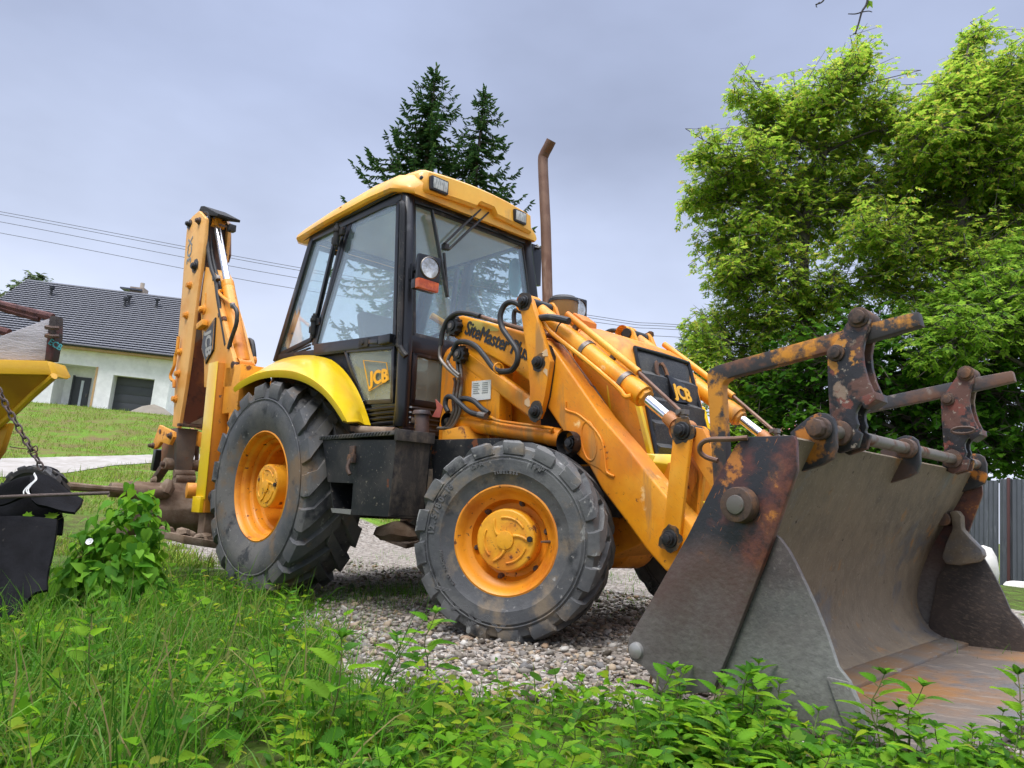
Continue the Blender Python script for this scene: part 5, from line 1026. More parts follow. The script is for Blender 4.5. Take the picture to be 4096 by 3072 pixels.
# ================================================================== GROUND
NW = RW @ Vector((0, 0, 1)); RWI = RW.transposed()
_Ld = [0, 4, 7, 10, 14, 18, 20, 26, 31, 43, 60, 110]; _Lz = [-.60, -.72, -.74, -.62, -.41, -.10, .12, 1.30, 1.95, 2.75, 3.4, 5]
_Rd = [0, 6, 12, 20, 60, 110]; _Rz = [-.6, -.72, -.90, -.90, -.7, 0]
def sstep(a, b, x):
    t = np.clip((x-a)/(b-a), 0, 1); return t*t*(3-2*t)
cwx, cwy, cwz = CAM_W
def ground_z(x, y):
    x = np.asarray(x, float); y = np.asarray(y, float)
    d = (x-cwx)*FH.x+(y-cwy)*FH.y; l = (x-cwx)*RH.x+(y-cwy)*RH.y
    zp = -(NW.x*x+NW.y*y)/NW.z
    w = sstep(-.22, .10, l/np.maximum(d, 1.5))
    zt = cwz+np.interp(d, _Ld, _Lz)*(1-w)+np.interp(d, _Rd, _Rz)*w
    mx = RWI[0][0]*x+RWI[0][1]*y+RWI[0][2]*zp; my = RWI[1][0]*x+RWI[1][1]*y+RWI[1][2]*zp
    r = np.hypot(mx+.8, my); b = sstep(5.2, 10.5, r)
    z = zp*(1-b)+zt*b
    z = z-.055*sstep(.7, 1.2, mx)*(1-b)-.012
    z = z+.012*np.sin(x*3.1+.7*y)*np.cos(y*2.7-.4*x)+.03*b*np.sin(x*.9+1)*np.cos(y*.8)
    return z
def hit(s, x, y):
    d = RW @ ray(s, x, y); k = .8
    for _ in range(4000):
        p = CAM_W+d*k
        if p.z <= float(ground_z(p.x, p.y)): break
        k += .01 if k < 12 else .05
        if k > 110: break
    return Vector((p.x, p.y, float(ground_z(p.x, p.y))))
def to_m(p): return RWI @ Vector(p)
# where bare gravel shows: machine side of this border (machine frame, z = 0)
GB = [P('O', *q, z=0) for q in ((335, 1165), (430, 1208), (520, 1232), (600, 1252), (660, 1290), (640, 1335), (700, 1385), (765, 1440), (840, 1490), (950, 1500), (1080, 1520), (1250, 1500), (1400, 1490), (1560, 1540))]
GBx = np.array([p.x for p in GB]); GBy = np.array([p.y for p in GB])
gpoly = np.array([(p.x, p.y) for p in GB]+[(2.6, -1.2), (2.6, 3.2), (-2.5, 4.6), (-8.5, 4.2), (-7.5, -.6)])
def inpoly(px_, py_, poly):
    c = np.zeros(px_.shape, bool); n = len(poly)
    for i in range(n):
        x0, y0 = poly[i]; x1, y1 = poly[(i+1) % n]
        if y0 == y1: continue
        k = ((y0 > py_) != (y1 > py_)) & (px_ < (x1-x0)*(py_-y0)/(y1-y0)+x0); c ^= k
    return c
def gravel_mask(x, y):
    z = ground_z(x, y); mx = RWI[0][0]*x+RWI[0][1]*y+RWI[0][2]*z; my = RWI[1][0]*x+RWI[1][1]*y+RWI[1][2]*z
    j = .10*np.sin(mx*7+my*3)+.06*np.sin(mx*17-my*11)
    return inpoly(mx+j, my+j*.7, gpoly)
def build_ground():
    n = 260; t = np.linspace(-1, 1, n); a = np.sign(t)*(np.abs(t)**2.3)*120+t*3.0
    gx, gy = np.meshgrid(a+0.3, a-1.2, indexing='ij'); gzv = ground_z(gx, gy)
    V = np.stack([gx, gy, gzv], -1).reshape(-1, 3); i = np.arange(n*n).reshape(n, n)
    Fq = np.stack([i[:-1, :-1], i[1:, :-1], i[1:, 1:], i[:-1, 1:]], -1).reshape(-1, 4)
    M_ = bpy.data.materials.new('ground_gravel_and_turf'); M_.use_nodes = True; t_ = M_.node_tree; b = t_.nodes['Principled BSDF']; b.inputs['Roughness'].default_value = .95; b.inputs['Specular IOR Level'].default_value = .15
    at = nn(t_, 'ShaderNodeAttribute', attribute_name='cover'); tcn = nn(t_, 'ShaderNodeTexCoord')
    def nz_(sc, d=8):
        q = nn(t_, 'ShaderNodeTexNoise'); q.inputs['Scale'].default_value = sc; q.inputs['Detail'].default_value = d; q.inputs['Roughness'].default_value = .7; t_.links.new(tcn.outputs['Object'], q.inputs['Vector']); return q.outputs[0]
    def rmp(f, st):
        r = nn(t_, 'ShaderNodeValToRGB'); e_ = r.color_ramp.elements
        while len(e_) < len(st): e_.new(.5)
        for k, (p, c) in enumerate(st): e_[k].position = p; e_[k].color = (*c, 1)
        t_.links.new(f, r.inputs[0]); return r.outputs[0]
    def mixc(f, a_, b_):
        m_ = nn(t_, 'ShaderNodeMixRGB'); t_.links.new(f, m_.inputs[0]); t_.links.new(a_, m_.inputs[1]); t_.links.new(b_, m_.inputs[2]); return m_.outputs[0]
    vo = nn(t_, 'ShaderNodeTexVoronoi'); vo.inputs['Scale'].default_value = 30; t_.links.new(tcn.outputs['Object'], vo.inputs['Vector'])
    grav = rmp(vo.outputs['Color'], [(.1, (.10, .085, .07)), (.5, (.24, .205, .17)), (.9, (.36, .33, .29))])
    turf = rmp(nz_(9), [(.30, (.035, .030, .014)), (.47, (.060, .075, .018)), (.60, (.075, .13, .018)), (.75, (.14, .20, .03))])
    bank = rmp(nz_(1.6), [(.36, (.15, .105, .055)), (.47, (.14, .15, .035)), (.58, (.10, .19, .02)), (.75, (.20, .30, .03))])
    sepn = nn(t_, 'ShaderNodeSeparateColor'); t_.links.new(at.outputs['Color'], sepn.inputs[0])
    c1 = mixc(sepn.outputs[1], turf, bank)
    ad = nn(t_, 'ShaderNodeMath', operation='MULTIPLY_ADD'); t_.links.new(nz_(6), ad.inputs[0]); ad.inputs[1].default_value = .9; t_.links.new(sepn.outputs[0], ad.inputs[2])
    mr_ = nn(t_, 'ShaderNodeMapRange'); mr_.inputs[1].default_value = .85; mr_.inputs[2].default_value = 1.05; t_.links.new(ad.outputs[0], mr_.inputs[0])
    t_.links.new(mixc(mr_.outputs[0], c1, grav), b.inputs['Base Color'])
    bpn = nn(t_, 'ShaderNodeBump'); bpn.inputs['Strength'].default_value = .6; bpn.inputs['Distance'].default_value = .03; t_.links.new(vo.outputs['Distance'], bpn.inputs['Height']); t_.links.new(bpn.outputs[0], b.inputs['Normal'])
    o = raw('ground', V, Fq, M_, None, True)
    gm = gravel_mask(V[:, 0], V[:, 1]).astype(float)
    dd = (V[:, 0]-cwx)*FH.x+(V[:, 1]-cwy)*FH.y; ll = (V[:, 0]-cwx)*RH.x+(V[:, 1]-cwy)*RH.y
    bk_ = sstep(9, 13, dd)
    ca = o.data.color_attributes.new('cover', 'FLOAT_COLOR', 'POINT'); arr = np.stack([gm, bk_, np.zeros_like(gm), np.ones_like(gm)], 1).astype(np.float32); ca.data.foreach_set('color', arr.ravel())
    prop(o, kind='structure'); return o
build_ground()
# concrete lane on the left, laid over the terrain
def lane():
    top = [(-260, 900), (0, 878), (400, 868), (800, 858), (1250, 846), (1500, 842), (2100, 838)]; bot = [(-260, 1040), (0, 1030), (400, 1008), (600, 985), (900, 935), (1250, 912), (1500, 905), (2100, 895)]
    def samp(pts, xs): return np.interp(xs, [p[0] for p in pts], [p[1] for p in pts])
    xs = np.linspace(-260, 2100, 50); V = []; 
    for x, y0, y1 in zip(xs, samp(top, xs), samp(bot, xs)):
        a, b = hit('B', x, y0), hit('B', x, y1)
        for k in range(6):
            q = a.lerp(b, k/5); V.append((q.x, q.y, float(ground_z(q.x, q.y))+.015))
    i = np.arange(50*6).reshape(50, 6); Fq = np.stack([i[:-1, :-1], i[1:, :-1], i[1:, 1:], i[:-1, 1:]], -1).reshape(-1, 4)
    o = raw('road', np.array(V), Fq[:, ::-1], mat('pale_concrete', (.34, .31, .28), .9, layers=[((.26, .235, .20), 1.2, .54, .1, .9), ((.40, .375, .35), 5, .6, .1, .9)], bump=(20, .2)), None, True); prop(o, kind='structure')
lane()
# second stretch of light gravel lane seen between the wheels
# ------------------------------------------------------------------ loose stones
def stones():
    ico = np.array([(0, 0, 1), *[(.894*math.cos(a), .894*math.sin(a), .447) for a in np.arange(5)*2*math.pi/5], *[(.894*math.cos(a), .894*math.sin(a), -.447) for a in (np.arange(5)+.5)*2*math.pi/5], (0, 0, -1)])
    f = [(0, 1+k, 1+(k+1) % 5) for k in range(5)]+[(1+k, 6+k, 1+(k+1) % 5) for k in range(5)]+[(1+(k+1) % 5, 6+k, 6+(k+1) % 5) for k in range(5)]+[(11, 6+(k+1) % 5, 6+k) for k in range(5)]
    f = np.array(f)
    Vs, Fs, off = [], [], 0
    N = 90000; mx = rng.uniform(-5.6, 2.3, N); my = rng.uniform(-2.7, 1.2, N)
    dcam = np.hypot(mx-CAM_M.x, my-CAM_M.y); keep = rng.random(N) < np.clip(1.5/(dcam-.9)**1.0, .12, 1); mx, my = mx[keep], my[keep]
    # to world
    wx = RW[0][0]*mx+RW[0][1]*my; wy = RW[1][0]*mx+RW[1][1]*my; k = gravel_mask(wx, wy); wx, wy = wx[k], wy[k]; mx, my = mx[k], my[k]
    # thinner where grass creeps in by the rear wheel
    k = (mx > -1.6) | (rng.random(len(mx)) < .45); wx, wy = wx[k], wy[k]
    wz = ground_z(wx, wy); K = len(wx); var = rng.integers(0, 8, K)
    for v in range(8):
        tv = ico*rng.uniform(.52, 1.35, (12, 1))*np.array([1, .72, .48])*np.array([1, 1, 1]); s = var == v; n = s.sum()
        sz = rng.lognormal(math.log(.0115), .45, n); sz = np.clip(sz, .005, .036)
        an = rng.uniform(0, 6.28, n); fw = np.stack([np.cos(an), np.sin(an), rng.normal(0, .35, n)], 1); up = np.stack([rng.normal(0, .35, n), rng.normal(0, .35, n), np.ones(n)], 1)
        V, Fa = scatter(tv, f, np.stack([wx[s], wy[s], wz[s]+sz*.25], 1), fw, up, sz); Vs.append(V); Fs.append(Fa+off); off += len(V)
    sm = leafmat('crushed_stone', [(.07, .055, .042), (.20, .175, .14), (.33, .30, .26), (.14, .135, .13), (.36, .28, .19), (.25, .22, .18), (.10, .085, .065), (.48, .45, .40), (.28, .19, .12), (.40, .38, .35)], .85, 0)
    o = raw('gravel', np.concatenate(Vs), np.concatenate(Fs), sm); prop(o, 'loose crushed grey and beige stones around the front wheel', 'gravel', kind='stuff'); return o
stones()

# ------------------------------------------------------------------ leaf and blade templates
LEAF = (np.array([(0, 0, 0), (.42, .30, .06), (.5, 0, 0), (.42, -.30, .06), (1, 0, -.10)]), np.array([(0, 2, 4, 1), (0, 3, 4, 2)]))
def serrated(nt_=7, w=.36, droop=.22):
    v = [(0, 0, 0)]; L = []; R = []
    for k in range(nt_):
        u0 = .04+.92*k/nt_; u1 = .04+.92*(k+.8)/nt_
        for u, s in ((u0, .76), (u1, 1.14)):
            prof = math.sin(math.pi*min(1, u**.72))**.85*w; z = .09*prof/w-droop*u*u
            R.append((u, prof*s, z)); L.append((u, -prof*s, z))
    tip = (1, 0, -droop); mid = [(R[i][0], 0, -droop*R[i][0]**2) for i in range(len(R))]
    V = [(0, 0, 0)]+R+L+mid+[tip]; n = len(R); f = []
    r0, l0, m0, tp = 1, 1+n, 1+2*n, 1+3*n
    f += [(0, m0, r0, r0), (0, l0, m0, m0)]
    for i in range(n-1): f += [(m0+i, m0+i+1, r0+i+1, r0+i), (l0+i, l0+i+1, m0+i+1, m0+i)]
    f += [(m0+n-1, tp, r0+n-1, r0+n-1), (l0+n-1, tp, m0+n-1, m0+n-1)]
    tri = []
    for q in f:
        if q[2] == q[3]: tri.append(q[:3])
        else: tri += [(q[0], q[1], q[2]), (q[0], q[2], q[3])]
    return np.array(V), np.array(tri)
NETL = serrated(8, .25, .25)
def fan(outline, zf):
    V = [(.0, 0, 0), (.35, 0, .0)]+[(x, y, zf(x, y)) for x, y in outline]; n = len(outline)
    return np.array(V), np.array([(1, 2+i, 2+(i+1) % n) for i in range(n)])
HEART = fan([(.0, 0), (-.10, .16), (-.06, .34), (.12, .42), (.38, .36), (.70, .18), (1, 0), (.70, -.18), (.38, -.36), (.12, -.42), (-.06, -.34), (-.10, -.16)], lambda x, y: .22*abs(y)-.15*x*x)
MAPLE = fan([(0, 0), (.05, .12), (-.08, .34), (.18, .30), (.22, .56), (.42, .36), (.52, .44), (.60, .22), (.80, .22), (1, 0), (.80, -.22), (.60, -.22), (.52, -.44), (.42, -.36), (.22, -.56), (.18, -.30), (-.08, -.34), (.05, -.12)], lambda x, y: .1*abs(y)-.2*x*x)
def blade(bend, seg=4, w=.5):
    V, f = [], []
    for i in range(seg+1):
        t = i/seg; a = bend*t; x = (1-math.cos(a))/bend if abs(bend) > .01 else 0; z = math.sin(a)/bend if abs(bend) > .01 else t; h = w*(1-t**2.2)*.5+.01
        V += [(x, h, z), (x, -h, z)]
    for i in range(seg): f.append((2*i, 2*i+1, 2*i+3, 2*i+2))
    return np.array(V), np.array(f)
BLADES = [blade(b) for b in (.3, .8, 1.3, 1.9, 2.5)]
UPK = lambda n: np.tile(np.array([0, 0, 1.]), (n, 1))
grassm = leafmat('grass_blades', [(.018, .066, .006), (.034, .125, .009), (.060, .195, .012), (.10, .28, .016), (.14, .27, .06), (.040, .145, .010), (.16, .20, .04), (.075, .23, .012), (.28, .22, .10)], .7, .48)
weedm = leafmat('weed_leaves', [(.028, .095, .007), (.05, .16, .009), (.10, .26, .011), (.18, .36, .014), (.06, .17, .025), (.28, .38, .02), (.035, .11, .008), (.30, .30, .04)], .65, .48)
nettlem = leafmat('nettle_leaves', [(.032, .11, .008), (.055, .17, .010), (.10, .27, .012), (.17, .37, .016), (.06, .17, .03), (.24, .42, .02)], .6, .48)
bindm = leafmat('bindweed_leaves', [(.045, .15, .014), (.075, .22, .018), (.13, .32, .022), (.21, .42, .03), (.10, .26, .04)], .5, .42)
stemm = leafmat('green_stems', [(.08, .15, .03), (.12, .17, .05), (.10, .06, .03)], .6, 0)

def scatter2(tv, tf, pos, fwd, up, scale, width):
    # as scatter, but the blade's own upright axis follows 'up'
    up = up/np.linalg.norm(up, axis=1)[:, None]; s = np.cross(up, fwd); s /= np.linalg.norm(s, axis=1)[:, None]+1e-9
    return scatter(tv, tf, pos, np.cross(s, up), up, scale, width)
def grass():
    Vs, Fs, off = [], [], 0
    def emit(wx, wy, lo, hi, wd_, lean=.25):
        nonlocal off
        K = len(wx); wz = ground_z(wx, wy); pick = rng.integers(0, 5, K)
        for k in range(5):
            s = pick == k; n = s.sum()
            if not n: continue
            L = rng.uniform(lo, hi, n)*rng.uniform(.7, 1.1, n); an = rng.uniform(0, 6.28, n); f = np.stack([np.cos(an), np.sin(an), rng.normal(0, .18, n)], 1); uu_ = UPK(n)+rng.normal(0, lean, (n, 3))*np.array([1, 1, 0])
            V, Fa = scatter2(*BLADES[k], np.stack([wx[s], wy[s], wz[s]-.01], 1), f, uu_, L, rng.uniform(.6, 1.3, n)*wd_)
            Vs.append(V); Fs.append(Fa+off); off += len(V)
    # foreground verge (machine frame coordinates, denser near the lens)
    N = 150000; mx = rng.uniform(-4.5, 3.2, N); my = rng.uniform(-4.6, -.9, N); q = np.stack([mx-CAM_M.x, my-CAM_M.y], 1)
    dd = q @ np.array([W_M.x, W_M.y])/math.hypot(W_M.x, W_M.y); ll = q @ np.array([R_M.x, R_M.y])/math.hypot(R_M.x, R_M.y)
    k = (dd > 1.05) & (np.abs(ll) < dd*.78+.25) & (dd < 7.5) & (rng.random(N) < np.clip(2.6/dd**1.5, .05, 1)); mx, my, dd, ll = mx[k], my[k], dd[k], ll[k]
    wx = RW[0][0]*mx+RW[0][1]*my; wy = RW[1][0]*mx+RW[1][1]*my; g = gravel_mask(wx, wy)
    patch = np.sin(mx*5.1+my*2.3)*np.cos(my*4.3-mx*1.7)+.5*np.sin(mx*11+1)*np.cos(my*9.3)
    left = ll < -.15*dd
    keep = (~g) & ((rng.random(len(mx)) < .85) & (left | (rng.random(len(mx)) < .45))) & (patch > -.75)
    wx, wy, dd_, left = wx[keep], wy[keep], dd[keep], left[keep]
    tall = (rng.random(len(wx)) < .20) & left
    emit(wx[~tall], wy[~tall], .07, .18, .0075, .5); emit(wx[tall], wy[tall], .18, .38, .011, .4)
    for x_ in range(-30, 430, 6):
        p = hit('O', x_, 1400+rng.uniform(-70, 60)); n = 16; emit(np.array([p.x]*n)+rng.normal(0, .05, n), np.array([p.y]*n)+rng.normal(0, .05, n), .14, .30, .010, .25)
    # thin, trodden grass by the rear wheel and sparse tufts in the gravel
    for (cx_, cy_, sx, sy, n, lo, hi) in ((-1.55, -1.45, .45, .22, 1500, .04, .12), (-.9, -1.6, .5, .12, 500, .04, .10), (-3.4, -1.6, .8, .35, 900, .05, .13), (-1.6, -.2, .35, .5, 1500, .05, .16), (-3.0, .8, 1.5, .6, 700, .05, .12), (.3, .9, .5, .35, 900, .05, .14), (.9, 1.7, .9, .4, 1600, .05, .15), (1.9, -1.5, .5, .15, 300, .08, .22), (-2.6, 2.2, 1.2, .3, 900, .06, .14)):
        a = rng.normal(cx_, sx, n); b = rng.normal(cy_, sy, n); emit(RW[0][0]*a+RW[0][1]*b, RW[1][0]*a+RW[1][1]*b, lo, hi, .006)
    o = raw('grass', np.concatenate(Vs), np.concatenate(Fs), grassm); prop(o, 'long green grass blades growing over the verge and beside the gravel', 'grass', kind='stuff')
    # rough grass of the banks beyond the lane
    Vs.clear(); Fs.clear(); off = 0
    N = 120000; d = 7+26*rng.random(N)**1.25; l = d*rng.uniform(-.78, .30, N); wx = cwx+FH.x*d+RH.x*l; wy = cwy+FH.y*d+RH.y*l
    k = (rng.random(N) < .75)
    zz = ground_z(wx, wy); yv = np.stack([wx-cwx, wy-cwy, zz-cwz], 1); px_ = 2048+F_PX*(yv @ np.array(R_W))/(yv @ np.array(W_W)); py_ = 1536-F_PX*(yv @ np.array(U_W))/(yv @ np.array(W_W))
    onlane = (py_ > np.interp(px_, [0, 620, 1050], [1838, 1822, 1817])-2) & (py_ < np.interp(px_, [0, 200, 300, 450, 620, 1050], [1914, 1903, 1891, 1866, 1855, 1846])+2)
    pn = np.sin(wx*1.3+wy*.6)*np.cos(wy*1.1-wx*.4)+.6*np.sin(wx*3.1)*np.cos(wy*2.7)
    k &= ~onlane & (px_ > -100) & (px_ < 2900) & (pn > -.55); k &= ~gravel_mask(wx, wy); wx, wy = wx[k], wy[k]
    emit(wx, wy, .07, .20, .022)
    bm_ = leafmat('bank_grass', [(.07, .14, .012), (.12, .23, .018), (.18, .31, .022), (.22, .20, .06), (.10, .19, .016), (.24, .36, .03), (.26, .20, .09)], .6, .25)
    o = raw('rough_grass', np.concatenate(Vs), np.concatenate(Fs), bm_); prop(o, 'rough mown grass covering the bank below the white house', 'grass', kind='stuff')
grass()

def weeds():
    N = 60000; mx = rng.uniform(-4, 3.1, N); my = rng.uniform(-4.4, -1., N); q = np.stack([mx-CAM_M.x, my-CAM_M.y], 1)
    dd = q @ np.array([W_M.x, W_M.y])/math.hypot(W_M.x, W_M.y); ll = q @ np.array([R_M.x, R_M.y])/math.hypot(R_M.x, R_M.y)
    k = (dd > 1.1) & (np.abs(ll) < dd*.76+.2) & (dd < 6) & (rng.random(N) < np.clip(2.6/dd**1.4, .05, 1)); mx, my, dd, ll = mx[k], my[k], dd[k], ll[k]
    wx = RW[0][0]*mx+RW[0][1]*my; wy = RW[1][0]*mx+RW[1][1]*my; g = gravel_mask(wx, wy); cl_ = np.sin(mx*4.3-my*3.1)*np.cos(mx*2.9+my*5.3)
    k = ~g & (cl_ > np.where(ll < -.12*dd, -.1, -.45)) & (rng.random(len(mx)) < np.where(ll < -.12*dd, .62, .8)); wx, wy = wx[k], wy[k]; n = len(wx); z = ground_z(wx, wy)+rng.uniform(.02, .16, n)*rng.random(n)**.5
    an = rng.uniform(0, 6.28, n); f = np.stack([np.cos(an), np.sin(an), rng.normal(-.05, .3, n)], 1); up = np.stack([rng.normal(0, .45, n), rng.normal(0, .45, n), np.ones(n)], 1)
    h = n//3; S = rng.uniform(.022, .07, n)*rng.uniform(.6, 1.1, n)
    V1, F1 = scatter(*HEART, np.stack([wx, wy, z], 1)[:h], f[:h], up[:h], S[:h]*.9)
    V2, F2 = scatter(*NETL, np.stack([wx, wy, z], 1)[h:], f[h:], up[h:], S[h:])
    o = raw('weeds', np.concatenate([V1, V2]), np.concatenate([F1, F2+len(V1)]), weedm); prop(o, 'low broadleaf weeds matted between the grass of the verge', 'weeds', kind='stuff')
weeds()

# ------------------------------------------------------------------ nettles: every plant its own thing
def nettle_meshes(h, nl, seed):
    r = np.random.default_rng(seed); st = MB(); pts = [Vector((.02*math.sin(k*1.3+seed)*k/nl, .02*math.cos(k+seed)*k/nl, h*k/nl)) for k in range(nl+1)]
    st.tube(pts, [.0035*(1-.55*k/nl) for k in range(nl+1)], 5)
    pos, fw, up, sc = [], [], [], []
    for k in range(1, nl+1):
        a0 = k*math.pi/2+r.uniform(-.3, .3); t = k/nl; L = h*(.62-.30*t)*r.uniform(.75, 1.1); L = min(L, .11)*(1 if k < nl else .55)
        for j in range(2):
            a = a0+j*math.pi; c = Vector((math.cos(a), math.sin(a), .15+.5*t+r.uniform(-.2, .2))).normalized(); q = pts[k]+c*L*.28
            st.tube([pts[k], q], .0014, 4, False); pos.append(q); fw.append(c); up.append((r.normal(0, .15), r.normal(0, .15), 1)); sc.append(L)
    for j in range(4):
        a = j*math.pi/2+.4; c = Vector((math.cos(a), math.sin(a), .9)).normalized(); pos.append(pts[-1]); fw.append(c); up.append((-math.cos(a), -math.sin(a), .6)); sc.append(h*.16)
    V, Fa = scatter(*NETL, np.array([list(p) for p in pos]), np.array([list(p) for p in fw]), np.array(up), np.array(sc))
    return st, V, Fa
NV = []
for k, (h, nl) in enumerate(((.16, 5), (.20, 6), (.24, 6), (.30, 7), (.13, 4), (.22, 5))):
    t = thing('stinging_nettle', 'x', 'nettle'); st, V, Fa = nettle_meshes(h, nl, 40+k)
    s = st.build('stem', stemm, t); l_ = raw('leaves', V, Fa, nettlem, t); NV.append(t)
used = [False]*len(NV)
def place_nettle(p, k, sc, rz, label, group=None):
    src = NV[k]
    if not used[k]: r = src; used[k] = True
    else:
        r = src.copy(); COL.objects.link(r)
        for ch in src.children:
            c = ch.copy(); COL.objects.link(c); c.parent = r
    r.location = p; r.scale = (sc,)*3; r.rotation_euler = (rng.normal(0, .10), rng.normal(0, .10), rz); r['label'] = label; r['category'] = 'nettle'
    if group: r['group'] = group
    elif 'group' in r: del r['group']
    return r
NL = 'young stinging nettle with serrated leaves in the green strip along the front of the gravel'
NLL = 'stinging nettle growing among the long grass of the verge'
n_ = 0
while n_ < 150:
    x = rng.uniform(540, 2230) if n_ < 105 else rng.uniform(1400, 2000); y = rng.uniform(1500, 1860) if n_ < 105 else rng.uniform(1560, 1720)
    if x < 800 and (y < 1580 or rng.random() < .5): continue
    if 860 < x < 1450 and y < 1590: continue
    p = hit('O', x, y)
    mp_ = to_m(p)
    if gravel_mask(np.array([p.x]), np.array([p.y]))[0] and y < 1530: continue
    if mp_.x > 1.15 and mp_.y > -1.18: continue
    dz = (p-CAM_W).dot(FH)
    if dz < 1.35: continue
    place_nettle(p, int(rng.integers(0, 6)), rng.uniform(.42, .85)*(1 if dz > 1.75 else .85), rng.uniform(0, 6.28), NL, 'nettles along the front of the gravel'); n_ += 1
for k in range(12):
    p = hit('O', rng.uniform(20, 620), rng.uniform(1360, 1760))
    if (p-CAM_W).dot(FH) < 1.3: continue
    place_nettle(p, int(rng.integers(0, 6)), rng.uniform(.5, .9), rng.uniform(0, 6.28), NLL, 'nettles among the verge grass')
place_nettle(hit('O', 918, 1490), 3, .85, .6, 'lone reddish stemmed nettle standing up from the gravel before the front wheel')
place_nettle(hit('O', 700, 1640), 3, .95, 2.1, 'large nettle with broad dark toothed leaves at the left end of the nettle strip')
for k in range(16):
    p = hit('O', rng.uniform(1990, 2270), rng.uniform(1640, 1800)); place_nettle(p, int(rng.integers(0, 6)), rng.uniform(.42, .72), rng.uniform(0, 6.28), 'nettle growing in front of the bucket lip at the lower right', 'nettles in front of the bucket lip')
place_nettle(hit('O', 2205, 1690), 3, .92, 1.1, 'tall nettle at the right edge in front of the bucket floor')
# cut stalks
for (x, y, h, nm, lab) in ((1413, 1520, .13, 'cut_stalk', 'green cut plant stalk against the lower edge of the bucket side plate'), (1305, 1490, .08, 'cut_stalk', 'short cut green stalk at the gravel edge left of the bucket'), (1400, 1500, .11, 'dry_stalk', 'dry brown broken stalk leaning beside the bucket corner')):
    p = hit('O', x, y); mb = MB().tube([p, p+Vector((.01, .0, h*.6)), p+Vector((.03 if 'dry' in nm else .0, .01, h))], .0055, 7); o = mb.build(nm, stemm if 'cut' in nm else mat('dry_straw', (.28, .18, .09), .8), None); prop(o, lab, 'stalk')

# ------------------------------------------------------------------ bindweed mound
def bindweed():
    b = hit('O', 238, 1330); dz = (b-CAM_W).dot(FH); print('bindweed depth', dz); dz = (b-CAM_W).dot(FH); sc = dz/F_PX*4096/2212
    t = thing('bindweed_plant', 'mound of heart leaved bindweed overgrowing the black rubber belt', 'plant', b)
    N = 1000; u = rng.normal(size=(N, 3)); u /= np.linalg.norm(u, axis=1)[:, None]; u[:, 2] = np.abs(u[:, 2])
    ex, ey = RH, FH
    rad = rng.uniform(.72, 1.05, N)
    lumps = 1+.22*np.sin(u[:, 0]*5+1)*np.cos(u[:, 1]*4)+.12*np.sin(u[:, 2]*9)
    c = np.stack([u[:, 0]*125*sc*rad*lumps, u[:, 1]*85*sc*rad, (u[:, 2]*222-6)*sc*rad*lumps], 1)
    c[:, 0] += 18*sc*(c[:, 2] < 60*sc)*0
    pos = c[:, :1]*np.array(ex)+c[:, 1:2]*np.array(ey)+np.array([[0, 0, 1.]])*c[:, 2:]
    out = u[:, :1]*np.array(ex)+u[:, 1:2]*np.array(ey)+np.array([[0, 0, 1.]])*u[:, 2:]
    fw = out*.35+np.array([0, 0, -.75])+rng.normal(0, .35, (N, 3)); up = out+rng.normal(0, .25, (N, 3))+np.array([0, 0, .3])
    V, Fa = scatter(*HEART, pos, fw, up, rng.uniform(15, 36, N)*sc)
    raw('leaves', V, Fa, bindm, t)
    mb = MB()
    for k in range(26):
        a = rng.uniform(0, 6.28); q = Vector(pos[rng.integers(0, N)]); mb.tube(bez([Vector((0, 0, 0))+Vector(ex)*rng.uniform(-.06, .06), q*.6+Vector((0, 0, .02)), q, q+Vector(ex)*rng.uniform(-.1, .14)+Vector((0, 0, rng.uniform(-.02, .08)))]), .0022, 4)
    mb.build('vines', stemm, t)
    fl = MB(); q = -RH*20*sc+Vector((0, 0, 1))*150*sc-FH*85*sc; fl.lathe([(.003, 0), (.004, .014), (.013, .024), (.018, .027)], q, (-FH+Vector((0, 0, .6))), 10); fl.build('flower', mat('white_petal', (.8, .8, .78), .6), t)
    # trailing lobed leaves creeping over the belt to the left
    t2 = thing('hop_vine', 'thin vine with lobed leaves trailing over the black belt at the left edge', 'plant', hit('O', 60, 1290)); pts = [PW('B', x, y, dz-.10)-t2.location for x, y in ((-20, 1560), (60, 1530), (170, 1540), (280, 1490), (420, 1390), (540, 1330))]
    MB().tube(bez(pts), .002, 4).build('vine', stemm, t2)
    pp = [PW('B', x, y, dz-.12)-t2.location for x, y in ((70, 1500), (150, 1480), (230, 1490), (330, 1420), (290, 1400), (210, 1600), (430, 1310), (260, 1320), (110, 1520), (360, 1440), (20, 1590))]
    V, Fa = scatter(*MAPLE, np.array([list(p) for p in pp]), np.array([list(RH*rng.normal(0, 1)-FH*.5+Vector((0, 0, -.4))) for p in pp]), np.array([list(-FH*.6+Vector((0, 0, 1))) for p in pp]), rng.uniform(.045, .075, len(pp)))
    raw('leaves', V, Fa, weedm, t2)
bindweed()
